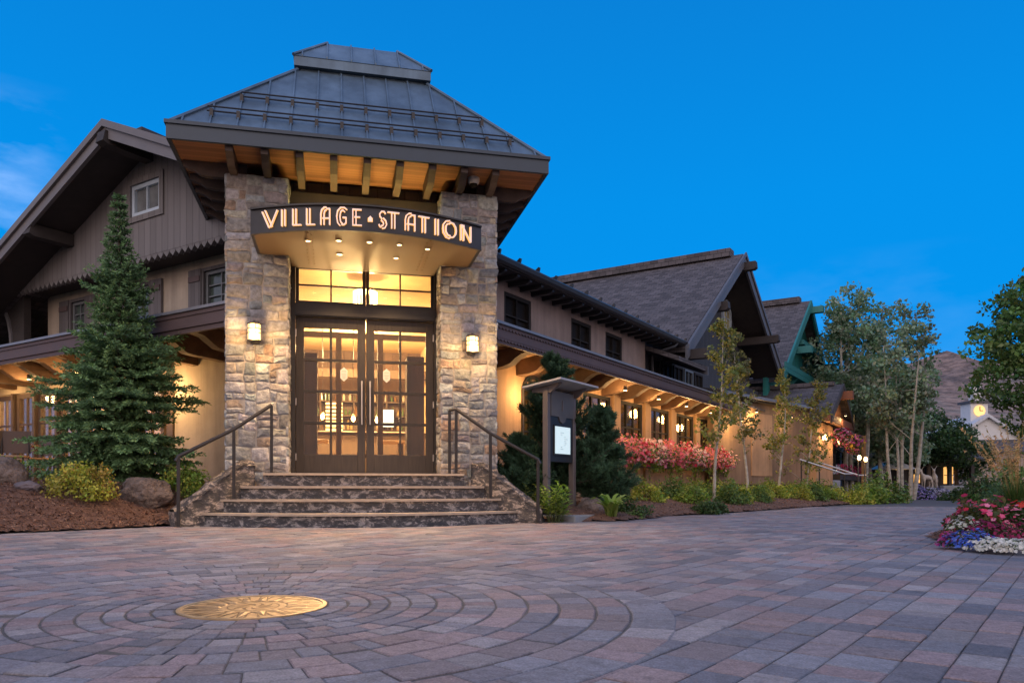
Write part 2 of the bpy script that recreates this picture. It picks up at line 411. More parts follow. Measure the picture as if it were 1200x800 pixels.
M_pane_dark = dark_pane('unlit_pane', (0.020, 0.017, 0.015), 0.5, 0.05)
M_pane_attic = dark_pane('attic_pane', (0.20, 0.215, 0.225), 0.2, 0.3)
M_leaf = leaf_mat('leaf')
M_needle = leaf_mat('needle', 0.6, 0.12, (1.1, 1.2, 0.8))
M_petal = leaf_mat('petal', 0.6, 0.35, (1.2, 1.1, 1.1))
M_bark = plain('brown_bark', (0.085, 0.062, 0.048), 0.9, 0.35, 9.0, 0.8, 20.0, stretch=(1, 1, 0.25), bdist=0.02)
M_aspen = plain('pale_aspen_bark', (0.36, 0.35, 0.31), 0.8, 0.35, 5.0, 0.4, 20.0, stretch=(1, 1, 2.0), bdist=0.01)
M_boulder = plain('brown_boulder', (0.16, 0.120, 0.10), 0.95, 0.6, 7.0, 1.0, 22.0, bdist=0.06)
M_paver = tinted('concrete_paver', (1, 1, 1), 0.80, 120.0, 0.62, 1.32, stain=0.16, bs=0.7, bscale=130.0, bdist=0.006, spec=0.3)
M_joint = plain('paver_joint_sand', (0.12, 0.11, 0.108), 0.95, 0.3, 30.0, 0.4, 90.0)
M_mulch = tinted('bark_mulch', (1, 1, 1), 0.95, 40.0, 0.6, 1.3, bs=0.8, bscale=60.0, bdist=0.02)
M_concrete = plain('grey_concrete', (0.23, 0.24, 0.25), 0.8, 0.12, 6.0, 0.3)
M_patio = plain('patio_slab', (0.20, 0.16, 0.14), 0.85, 0.15, 4.0, 0.3)
M_asphalt = plain('asphalt', (0.075, 0.078, 0.088), 0.85, 0.15, 4.0, 0.4, 90.0)
M_lawn = plain('dry_grass_ground', (0.055, 0.062, 0.035), 0.95, 0.4, 1.2, 0.6, 30.0, bdist=0.05)
M_white = plain('white_paint', (0.62, 0.62, 0.62), 0.6, 0.06, 3.0, 0.1)
M_lobbywall = plain('lobby_wall', (0.52, 0.36, 0.18), 0.85, 0.12, 3.0, 0.1)
M_lobbyfloor = plain('lobby_floor', (0.20, 0.12, 0.06), 0.5, 0.2, 3.0, 0.1)
M_oldbeam = plain('rough_sawn_timber', (0.055, 0.034, 0.02), 0.8, 0.35, 4.0, 0.5, 20.0, stretch=(4, 4, 0.7))
E_bulb = emit('glowing_bulb', (1.0, 0.62, 0.24), 30.0)
E_shade = emit('lantern_glass_lit', (1.0, 0.62, 0.26), 2.0)
E_shade_far = emit('porch_lamp_lit', (1.0, 0.60, 0.22), 20.0)
E_letter = emit('letter_face_lit', (1.0, 0.72, 0.58), 0.44)
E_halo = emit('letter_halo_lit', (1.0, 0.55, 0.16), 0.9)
E_down = emit('downlight_lens_lit', (1.0, 0.74, 0.40), 5.0)
E_screen = emit('menu_panel_lit', (0.70, 0.88, 0.88), 0.55)
E_tube = emit('chandelier_tube_lit', (1.0, 0.72, 0.34), 7.0)
E_window = emit('lit_far_window', (1.0, 0.50, 0.14), 1.1)

def lamp(kind, loc, power, color=(1.0, 0.60, 0.26), size=0.05, name='lamp_light', rot=None, spot=None, sx=None, sy=None, parent=None, blend=0.6):
    d = bpy.data.lights.new(name, kind); d.energy = power; d.color = color
    if kind in ('POINT', 'SPOT'): d.shadow_soft_size = size
    if kind == 'SPOT': d.spot_size = R(spot); d.spot_blend = blend
    if kind == 'AREA': d.shape = 'RECTANGLE'; d.size = sx; d.size_y = sy
    o = bpy.data.objects.new(name, d); COL.objects.link(o)
    if parent:
        L = LOC.get(parent.name, (0, 0, 0)); o.parent = parent; loc = tuple(loc[i]-L[i] for i in range(3))
    o.location = loc
    if rot: o.rotation_euler = rot
    return o
# ================================================================== SETTING: ground, paving, beds, hills
def sheet(name, m, xs, ys, zf, kind='structure'):
    mb = MB(); vs = [(x, y, zf(x, y)) for y in ys for x in xs]; n = len(xs)
    mb.raw(vs, [(j*n+i, j*n+i+1, (j+1)*n+i+1, (j+1)*n+i) for j in range(len(ys)-1) for i in range(n-1)])
    return mb.build(name, m, kind=kind, smooth=True, uv=False, fix=False)
sheet('ground', M_lawn, [-3000, -200, -40, -20, 0, 20, 40, 200, 3000], [-300, -20, -5, 0, 2, 4, 6, 8, 9, 10, 20, 40, 100, 300, 5000], lambda x, y: zg(max(y, -5)) - 0.09)
sheet('paving_sand_base', M_joint, [-14, -7, 0, 7, 16], [-2.5, 0, 2, 4, 6, 8, 9, 10, 15, 20.6], lambda x, y: zg(y) - 0.0075)
sheet('asphalt_road', M_asphalt, [2, 10, 20, 34], [20.6, 25, 30, 40], lambda x, y: -0.012)

MED = (-1.245, 3.72)
PAL = np.array([(0.115, 0.12, 0.135), (0.165, 0.168, 0.18), (0.205, 0.155, 0.15), (0.215, 0.20, 0.195), (0.175, 0.15, 0.148), (0.14, 0.138, 0.15), (0.225, 0.17, 0.158)])
def paver_quads(quads, zoff, gap, bev, tints, name_rng):
    C = np.asarray(quads, float)                      # n,4,2 ccw
    ctr = C.mean(1, keepdims=True)
    def inset(C, d):                                  # inset each edge by d (convex quads)
        e = np.roll(C, -1, 1) - C; L = np.linalg.norm(e, axis=2, keepdims=True); e = e/np.maximum(L, 1e-6)
        nrm = np.stack([-e[..., 1], e[..., 0]], 2)
        prv = np.roll(e, 1, 1); pn = np.roll(nrm, 1, 1)
        s = (prv[..., 0]*e[..., 1] - prv[..., 1]*e[..., 0])[..., None]; s = np.where(np.abs(s) < .2, .2, s)
        return C + d*(e - prv)/s*1.0 if False else C + d*((nrm + pn)/(1 + (nrm*pn).sum(2, keepdims=True)))
    A = inset(C, gap); B = inset(C, gap + bev)
    n = len(C)
    zj = name_rng.normal(0, 0.0016, (n, 1)); tx = name_rng.normal(0, 0.006, (n, 1)); ty = name_rng.normal(0, 0.006, (n, 1))
    def z(P, dz):
        base = -0.014*np.maximum(0, 9 - P[..., 1])
        return base + zoff + dz + zj + tx*(P[..., 0]-ctr[..., 0]) + ty*(P[..., 1]-ctr[..., 1])
    a0 = np.dstack([A, z(A, -0.016)]); a1 = np.dstack([A, z(A, -bev*0.7)]); b1 = np.dstack([B, z(B, 0)])
    qs = [b1]; tt = [tints]
    for k in range(4):
        j = (k+1) % 4
        qs.append(np.stack([a1[:, k], a1[:, j], b1[:, j], b1[:, k]], 1)); tt.append(tints*0.92)
        qs.append(np.stack([a0[:, k], a0[:, j], a1[:, j], a1[:, k]], 1)); tt.append(tints*0.8)
    return np.concatenate(qs), np.concatenate(tt)
def pick_tints(n, r, warm=0.5, P=None):
    w = np.array([1.2, 1.3, 1.1*warm*2, 1.3, 1.3, 1.2, 0.75*warm*2]); w /= w.sum()
    t = (PAL[r.choice(len(PAL), n, p=w)]*.86 + PAL.mean(0)*.14)*r.uniform(0.86, 1.16, (n, 1))*1.42*np.array([.93, .925, .965])
    return t
def build_paving():
    r = np.random.default_rng(5)
    mb = MB()
    # rings about the medallion
    radii = [0.352, 0.45, 0.555, 0.65, 0.752, 0.88, 1.01, 1.17, 1.326, 1.475, 1.645, 1.80, 2.0]
    Q = []; 
    for k in range(len(radii)-1):
        r0, r1 = radii[k], radii[k+1]
        L = 0.105 if k < 7 else 0.19
        a = r.uniform(0, 1)
        end = a + 2*math.pi
        while a < end - 0.02:
            da = min(L*r.uniform(0.7, 1.35)/((r0+r1)/2), end - a)
            if end - (a+da) < 0.4*L/r0: da = end - a
            Q.append([(MED[0]+rr*math.cos(t), MED[1]+rr*math.sin(t)) for rr, t in ((r0+.003, a), (r1-.003, a), (r1-.003, a+da), (r0+.003, a+da))])
            a += da
    Q = np.array(Q)
    inner = np.hypot(Q.mean(1)[:, 0]-MED[0], Q.mean(1)[:, 1]-MED[1]) < 1.17
    t = pick_tints(len(Q), r, 0.75)
    for msk, gp, bv in ((inner, 0.0026, 0.0045), (~inner, 0.0024, 0.005)):
        q, tt = paver_quads(Q[msk], 0.004, gp, bv, t[msk], r); mb.quads(q, tt)
    # sand swept into the ring joints
    na = 64; q = []
    for k in range(na):
        a0, a1 = 2*math.pi*k/na, 2*math.pi*(k+1)/na
        for r0, r1 in ((.30, 1.2), (1.2, 1.97)):
            q.append([(MED[0]+rr*math.cos(t_), MED[1]+rr*math.sin(t_), zg(MED[1]+rr*math.sin(t_))-.0005) for rr, t_ in ((r0, a0), (r1, a0), (r1, a1), (r0, a1))])
    mb.quads(q, [(.11, .103, .10)]*len(q))
    # field courses running up the lane
    d = np.array(unit(37.0)); nrm = np.array([-d[1], d[0]])
    Q = []
    w = -26.0; row = 0
    while w < 13:
        wd = (0.145, 0.145, 0.205)[row % 3]; s = -3 + r.uniform(0, .3)
        while s < 27:
            L = r.choice([0.15, 0.21, 0.21, 0.30])*1.0
            c = d*(s+L/2) + nrm*(w+wd/2)
            X, Y = c
            ok = 0.9 < Y < 20.55 and abs(X) < 0.76*Y + 1.6 and (X-MED[0])**2 + (Y-MED[1])**2 > 1.88**2
            if ok:
                a, b = TW.inv(X, Y)
                if abs(a) < 2.1 and b > -0.8: ok = False
                if Y > 12 and LW.inv(X, Y)[1] > 0.3 and X < -2: ok = False
                if RW.inv(X, Y)[1] > 0.2 and Y > 11.5: ok = False
            if ok:
                Q.append([d*s + nrm*w, d*(s+L) + nrm*w, d*(s+L) + nrm*(w+wd), d*s + nrm*(w+wd)])
            s += L
        w += wd; row += 1
    Q = np.array(Q)
    q, tt = paver_quads(Q, 0.0, 0.0024, 0.005, pick_tints(len(Q), r, 0.55), r); mb.quads(q, tt)
    print('pavers', len(Q))
    return mb.build('paving', M_paver, kind='structure', uv=False, fix=False)
build_paving()

# ---- bronze medallion set in the paving
def build_medallion():
    c = (MED[0], MED[1], zg(MED[1]))
    tilt = 0.014
    def P(r, a, h):
        r = r*0.925; x, y = r*math.cos(a), r*math.sin(a); return (c[0]+x, c[1]+y, c[2]+tilt*y + h)
    root = empty('bronze_medallion', c, 'round bronze sun medallion set flush in the paving rings', 'medallion')
    n = 96
    mb = MB()
    for (r0, h0, r1, h1) in ((0.372, -0.015, 0.372, 0.006), (0.372, 0.006, 0.362, 0.008), (0.362, 0.008, 0.352, 0.008), (0.352, 0.008, 0.349, 0.003), (0.349, 0.003, 0.0, 0.003)):
        for k in range(n):
            a0, a1 = 2*math.pi*k/n, 2*math.pi*(k+1)/n
            if r1 == 0: mb.poly([P(r0, a0, h0), P(r0, a1, h0), P(0, 0, h1)])
            else: mb.poly([P(r0, a0, h0), P(r0, a1, h0), P(r1, a1, h1), P(r1, a0, h1)])
    mb.build('disc', M_brass, root, smooth=False, fix=False)
    ry = MB(); gv = MB()
    def facet(mb, r0, r1, a, half, h, base=0.0032):
        tip = P(r1, a, base); l = P(r0, a-half, base); rr = P(r0, a+half, base); m0 = P(r0, a, base+h)
        mb.poly([l, tip, m0]); mb.poly([m0, tip, rr]); mb.poly([l, m0, P(r0*0.93, a, base)]); mb.poly([m0, rr, P(r0*0.93, a, base)])
    for k in range(16):
        a = 2*math.pi*k/16 + 0.1
        facet(ry, 0.175, 0.335 if k % 2 == 0 else 0.285, a, 0.17, 0.0045)
    ry.build('sun_ray', M_brass, root, fix=False)
    for k in range(16):
        a = 2*math.pi*k/16 + 0.1; r1 = 0.342 if k % 2 == 0 else 0.295
        for s in (-1, 1):
            gv.poly([P(0.170, a+s*0.17, 0.0044), P(0.170, a+s*0.215, 0.0044), P(r1, a+s*0.016, 0.0044), P(r1-.012, a, 0.0044)])
    for k in range(32):
        a = 2*math.pi*(k+0.5)/32 + 0.1
        for r0, r1, w in ((0.20, 0.34, 0.006),):
            ca = w/((r0+r1)/2)
            gv.poly([P(r0, a-ca*0.3, 0.0045), P(r1, a-ca, 0.0045), P(r1, a+ca, 0.0045), P(r0, a+ca*0.3, 0.0045)])
    for r0 in (0.168, 0.125):
        for k in range(n):
            a0, a1 = 2*math.pi*k/n, 2*math.pi*(k+1)/n
            gv.poly([P(r0, a0, 0.0047), P(r0, a1, 0.0047), P(r0+0.007, a1, 0.0047), P(r0+0.007, a0, 0.0047)])
    # swirl petals in the middle
    for k in range(8):
        a = 2*math.pi*k/8
        for j in range(4):
            t0, t1 = j/4, (j+1)/4
            p = lambda t, s: P(0.02+0.095*t, a + 0.9*t + s*(0.30*(1-abs(2*t-1))*0.9+0.02), 0.0046)
            gv.poly([p(t0, -1), p(t1, -1), p(t1, 0.15), p(t0, 0.15)])
    gv.build('engraved_line', M_brass_dark, root, fix=False)
build_medallion()

# ---- mulch beds
def poly_contains(poly, x, y):
    c = False; j = len(poly)-1
    for i in range(len(poly)):
        xi, yi = poly[i]; xj, yj = poly[j]
        if (yi > y) != (yj > y) and x < (xj-xi)*(y-yi)/(yj-yi)+xi: c = not c
        j = i
    return c
def edge_dist(poly, x, y):
    best = 1e9
    for i in range(len(poly)):
        ax, ay = poly[i]; bx, by = poly[(i+1) % len(poly)]
        dx, dy = bx-ax, by-ay; t = max(0, min(1, ((x-ax)*dx+(y-ay)*dy)/(dx*dx+dy*dy+1e-9)))
        best = min(best, math.hypot(ax+t*dx-x, ay+t*dy-y))
    return best
def mulch_bed(name, poly, hf, step, nchips, seed):
    r = np.random.default_rng(seed)
    xs = [p[0] for p in poly]; ys = [p[1] for p in poly]
    mb = MB(); idx = {}
    nx = int((max(xs)-min(xs))/step)+2; ny = int((max(ys)-min(ys))/step)+2
    def H(x, y):
        e = edge_dist(poly, x, y) if poly_contains(poly, x, y) else 0
        return zg(y) + hf(x, y, e) + 0.02*mnoise.noise((x*3, y*3, 1.0)) + 0.012*mnoise.noise((x*11, y*11, 4.0))
    def vid(i, j):
        if (i, j) not in idx:
            x, y = min(xs)+i*step, min(ys)+j*step; idx[(i, j)] = len(mb.v); mb.v.append((x, y, H(x, y)))
        return idx[(i, j)]
    for i in range(nx):
        for j in range(ny):
            x, y = min(xs)+(i+.5)*step, min(ys)+(j+.5)*step
            if poly_contains(poly, x, y):
                mb.f.append((vid(i, j), vid(i+1, j), vid(i+1, j+1), vid(i, j+1))); mb.t.append((0.14, 0.075, 0.052))
    # loose bark chips
    P = []
    while len(P) < nchips:
        x, y = r.uniform(min(xs), max(xs)), r.uniform(min(ys), max(ys))
        if abs(x) > 0.70*y + 0.6: continue
        if poly_contains(poly, x, y): P.append((x, y, H(x, y)+r.uniform(0.002, 0.018)))
    P = np.array(P); n = len(P)
    a = r.uniform(0, 2*math.pi, n); d = np.stack([np.cos(a), np.sin(a), r.normal(0, .35, n)], 1); e = np.stack([-np.sin(a), np.cos(a), r.normal(0, .4, n)], 1)
    l = r.uniform(.008, .022, (n, 1)); w = r.uniform(.003, .007, (n, 1))
    q = np.stack([P-d*l-e*w, P+d*l-e*w*.7, P+d*l+e*w, P-d*l+e*w*.8], 1)
    pal = np.array([(0.22, 0.105, 0.065), (0.28, 0.15, 0.095), (0.11, 0.06, 0.045), (0.33, 0.21, 0.145)])
    mb.quads(q, pal[r.choice(4, n, p=[.4, .25, .22, .13])]*r.uniform(.7, 1.25, (n, 1)))
    return mb.build(name, M_mulch, kind='structure', uv=False, fix=False, smooth=False)
LBED = [(-9.5, 7.6), (-7.4, 7.7), (-6.2, 8.0), (-5.3, 8.75), (-4.75, 9.55), (-4.45, 10.05), (-3.98, 10.5), (-3.5, 10.9), (-4.0, 12.0), (-7, 13.8), (-13.5, 18.0), (-15.5, 17), (-14, 12)]
def lh(x, y, e):
    t = min(1, e/1.5); s = t*t*(3-2*t)
    return 0.02 + min(e, 0.12)*0.25 + 0.52*s
mulch_bed('mulch_bed', LBED, lh, 0.07, 42000, 3)
RBED = [RW(*p, 0)[:2] for p in ((3.4, -1.95), (5.0, -1.95), (5.6, -1.75), (6.3, -1.95), (9.0, -2.3), (13, -2.55), (17.5, -2.85), (20.5, -3.0), (21.2, -2.3), (22.5, 0.3), (20, 1.2), (3.0, 1.2), (2.4, 0.6), (2.55, -1.2))]
def rh(x, y, e): return 0.015 + min(e, 0.10)*0.3 + 0.20*min(1, e/1.2)
mulch_bed('mulch_bed', RBED, rh, 0.12, 26000, 4)
def bed_z(x, y, poly, hf): return zg(y) + hf(x, y, edge_dist(poly, x, y) if poly_contains(poly, x, y) else 0)
def LZ(x, y): return bed_z(x, y, LBED, lh)
def RZ(x, y): return bed_z(x, y, RBED, rh)

# ---- hills beyond the village
def hill():
    mb = MB(); nx, ny = 150, 46
    prof = [(-1400, 60), (-300, 120), (150, 140), (330, 150), (400, 148), (450, 146), (482, 154), (512, 165), (535, 172), (550, 166), (575, 158), (610, 160), (680, 150), (900, 190), (1500, 120)]
    px, pz = zip(*prof)
    for j in range(ny):
        for i in range(nx):
            x = -1400 + 2900*i/(nx-1); t = j/(ny-1)
            if i > 40 and i < 140: x = -620 + 1500*(i-40)/100
            elif i <= 40: x = -1400 + 780*i/40
            else: x = 880 + 620*(i-140)/9
            y = 330 + 620*t
            k = t**1.25 if t < 1 else 1
            zc = np.interp(x*950/max(y, 1)*y/950, px, pz)
            n = mnoise.fractal((x*0.006, y*0.004, 0.3), 0.8, 2.1, 6)
            g = abs(mnoise.noise((x*0.012 + n*0.4, y*0.003, 2.0)))
            z = zc*k*(1 - 0.05*(1-g)*(1-t)) + n*9*k*(1-k*0.75) - 3
            mb.v.append((x, y, z))
    for j in range(ny-1):
        for i in range(nx-1): mb.f.append((j*nx+i, j*nx+i+1, (j+1)*nx+i+1, (j+1)*nx+i)); mb.t.append((1, 1, 1))
    m, nt, p, o = base_mat('dry_hillside')
    v = coords(nt, 'Object'); n = noise(nt, v, 0.012, 8.0, 0.62, 0.6); n2 = noise(nt, v, 0.09, 7.0, 0.7)
    col = ramp(nt, n, [(0.32, (0.15, 0.115, 0.105)), (0.48, (0.33, 0.225, 0.18)), (0.56, (0.24, 0.20, 0.17)), (0.72, (0.42, 0.29, 0.225))])
    col = mixc(nt, 0.9, col, ramp(nt, n2, [(0.38, 0.34), (0.60, 1.15)]), 'MULTIPLY')
    nt.links.new(col, p.inputs['Base Color']); p.inputs['Roughness'].default_value = 1.0
    bump(nt, p, n2, 0.8, 6.0)
    mb.build('hills', m, kind='structure', smooth=True, uv=False, fix=False, angle=180)
hill()
# ================================================================== THE RESTAURANT BUILDING
B = empty('restaurant_building', (P0[0], P0[1], 0.0), 'long timber and stone restaurant with a square metal roofed entrance tower', 'building')

# ---- rubble masonry
STONES = [(0.34, 0.345, 0.35), (0.27, 0.28, 0.295), (0.39, 0.375, 0.35), (0.35, 0.27, 0.20), (0.45, 0.44, 0.42), (0.21, 0.22, 0.235), (0.39, 0.35, 0.295), (0.32, 0.31, 0.30), (0.25, 0.235, 0.225), (0.33, 0.345, 0.36)]
def stone_face(mb, W, w, h, r, smin=0.10, smax=0.38, hmax=0.23, dmax=0.021):
    """W(x, z, depth) -> world; rubble laid over a w by h rectangle"""
    leaves = []
    def split(x0, x1, z0, z1, lvl):
        ww, hh = x1-x0, z1-z0
        if hh > hmax or (hh > 0.16 and ww < 0.62 and r.random() < 0.42):
            if hh > ww*0.75 or ww < smax:
                k = r.uniform(0.36, 0.64); split(x0, x1, z0, z0+hh*k, lvl+1); split(x0, x1, z0+hh*k, z1, lvl+1); return
        if ww > smax or (ww > 0.24 and r.random() < 0.35):
            k = r.uniform(0.33, 0.67); split(x0, x0+ww*k, z0, z1, lvl+1); split(x0+ww*k, x1, z0, z1, lvl+1); return
        leaves.append((x0, x1, z0, z1))
    split(0, w, 0, h, 0)
    sd = r.uniform(0, 50)
    def warp(x, z):
        return (x + 0.030*mnoise.noise((x*5, z*5, sd)) + 0.014*mnoise.noise((x*13, z*13, sd+9)), z + 0.034*mnoise.noise((x*4, z*4, sd+3)) + 0.014*mnoise.noise((x*13, z*13, sd+5)))
    for (x0, x1, z0, z1) in leaves:
        ww, hh = x1-x0, z1-z0
        g = r.uniform(0.003, 0.0075); rc = min(ww, hh)*r.uniform(0.05, 0.17)
        cx_, cz_ = (x0+x1)/2, (z0+z1)/2
        pts = []
        hx, hz = ww/2-g, hh/2-g
        for (sx, sz, a0) in ((1, 1, 0), (-1, 1, 90), (-1, -1, 180), (1, -1, 270)):
            q = rc*r.uniform(0.3, 1.4); q = min(q, hx*0.9, hz*0.9)
            for a in (0, 45, 90):
                pts.append((cx_+sx*(hx-q)+q*math.cos(R(a0+a)), cz_+sz*(hz-q)+q*math.sin(R(a0+a))))
        # extra points on the long sides
        out = []
        for i in range(len(pts)):
            p, q = pts[i], pts[(i+1) % len(pts)]; out.append(p)
            if math.hypot(p[0]-q[0], p[1]-q[1]) > 0.09: out.append(((p[0]+q[0])/2+r.uniform(-.006, .006), (p[1]+q[1])/2+r.uniform(-.006, .006)))
        pts = out; n = len(pts)
        d = r.uniform(0.012, dmax); tx, tz = r.uniform(-.05, .05), r.uniform(-.05, .05)
        rings = []
        for sc, dep, nz in ((1.0, -0.012, 0), (0.99, d*0.55, 0.004), (None, d, 0.006), (0.5, d+0.004, 0.010)):
            ring = []
            for (x, z) in pts:
                if sc is None: k = 1 - min(0.30, 0.014/max(0.02, math.hypot(x-cx_, z-cz_)))
                else: k = sc
                X, Z = cx_+(x-cx_)*k, cz_+(z-cz_)*k
                X, Z = warp(X, Z)
                ring.append(W(X, Z, dep + (tx*(X-cx_)+tz*(Z-cz_) if dep > 0 else 0) + nz*(mnoise.noise((X*17, Z*17, sd))+r.uniform(-.5, .5))))
            rings.append(ring)
        X, Z = warp(cx_, cz_); ctr = W(X, Z, d+0.008*r.uniform(-1, 1)+0.003)
        c = STONES[r.randrange(len(STONES))]; k = r.uniform(0.78, 1.18); mb.tint = tuple(min(1, q*k*r.uniform(.95, 1.05)) for q in c)
        vs = [v for ring in rings for v in ring] + [ctr]
        fs = [(i*n+j, i*n+(j+1) % n, (i+1)*n+(j+1) % n, (i+1)*n+j) for i in range(3) for j in range(n)] + [(3*n+j, 3*n+(j+1) % n, 4*n) for j in range(n)]
        mb.raw(vs, fs)
    mb.tint = (1, 1, 1)
def stone_column(a0, a1, b0, b1, z0, z1, seed, face_right, face_left):
    r = random.Random(seed)
    core = MB(); core.box(TW, a0+.013, a1-.013, b0+.013, b1, z0, z1)
    col = core.build('stone_column', M_mortar, B)
    mb = MB()
    stone_face(mb, lambda x, z, d: TW(a0+x, b0+.02-d, z0+z), a1-a0, z1-z0, r)
    if face_right: stone_face(mb, lambda x, z, d: TW(a1-.02+d, b0+x, z0+z), b1-b0, z1-z0, r)
    if face_left: stone_face(mb, lambda x, z, d: TW(a0+.02-d, b1-x, z0+z), b1-b0, z1-z0, r)
    mb.build('rubble_facing', M_stone, col, smooth=True, uv=False, fix=False, angle=50)
stone_column(-1.88, -1.045, -0.60, 0.30, 0.0, 4.76, 21, True, True)
stone_column(1.055, 1.89, -0.60, 0.30, 0.0, 4.76, 33, True, True)

# ---- tower core above the lobby
mb = MB(); mb.box(TW, -1.045, 1.055, -0.10, 0.10, 3.80, 4.915); mb.box(TW, -1.80, -1.70, 0.30, 3.2, 3.0, 4.915); mb.box(TW, 1.70, 1.80, 0.30, 3.2, 3.0, 4.915); mb.box(TW, -1.8, 1.8, 3.1, 3.2, 3.97, 4.915)
mb.build('tower_wall', M_charcoal_siding, B)
mb = MB(); mb.box(TW, -1.05, 1.06, -0.22, -0.103, 4.50, 4.72)
mb.build('lintel_beam', M_darkwood, B)
# ---- eave: fascia, soffit, rafters
mb = MB(); e = 2.50
for (x0, x1, y0, y1) in ((-e, e, -1.20, -1.15), (-e, e, 3.75, 3.80), (-e, -e+.05, -1.15, 3.75), (e-.05, e, -1.15, 3.75)): mb.box(TW, x0, x1, y0, y1, 4.905, 5.115)
for (x0, x1, y0, y1) in ((-e-.02, e+.02, -1.225, -1.18), (-e-.02, -e+.03, -1.18, 3.8), (e-.03, e+.02, -1.18, 3.8)): mb.box(TW, x0, x1, y0, y1, 5.09, 5.135)
mb.build('eave_fascia', M_metalfascia, B)
mb = MB(); mb.box(TW, -e+.05, e-.05, -1.15, 0.302, 4.93, 4.96); mb.build('soffit', M_soffit, B, uvdir=(ER[0], ER[1], 0))
for x0, x1 in ((-e+.05, -1.80), (1.80, e-.05)): mb = MB(); mb.box(TW, x0, x1, 0.304, 3.75, 4.93, 4.96); mb.build('soffit', M_soffit, B, uvdir=(EN[0], EN[1], 0))
def rafter(F, x, prof, wd=0.095):
    m = MB(); m.prism(F, prof, 'x', x-wd/2, x+wd/2); return m
RP = [(-1.12, 4.929), (-1.12, 4.845), (-1.07, 4.830), (-0.98, 4.80), (-0.90, 4.75), (-0.80, 4.735), (-0.3, 4.735), (-0.3, 4.929)]
for k in range(9): rafter(TW, -1.76+3.52*k/8, RP).build('rafter', M_rafter, B)
SIDE_L = Frame(TW(0, 0, 0)[:2], EN, (-ER[0], -ER[1]))
SIDE_R = Frame(TW(0, 0, 0)[:2], EN, ER)
SP = [(2.42, 4.929), (2.42, 4.845), (2.37, 4.83), (2.28, 4.80), (2.20, 4.75), (2.1, 4.735), (1.6, 4.735), (1.6, 4.929)]
for F in (SIDE_L, SIDE_R):
    for k in range(9): rafter(F, -0.45+0.46*k, SP).build('rafter', M_rafter, B)

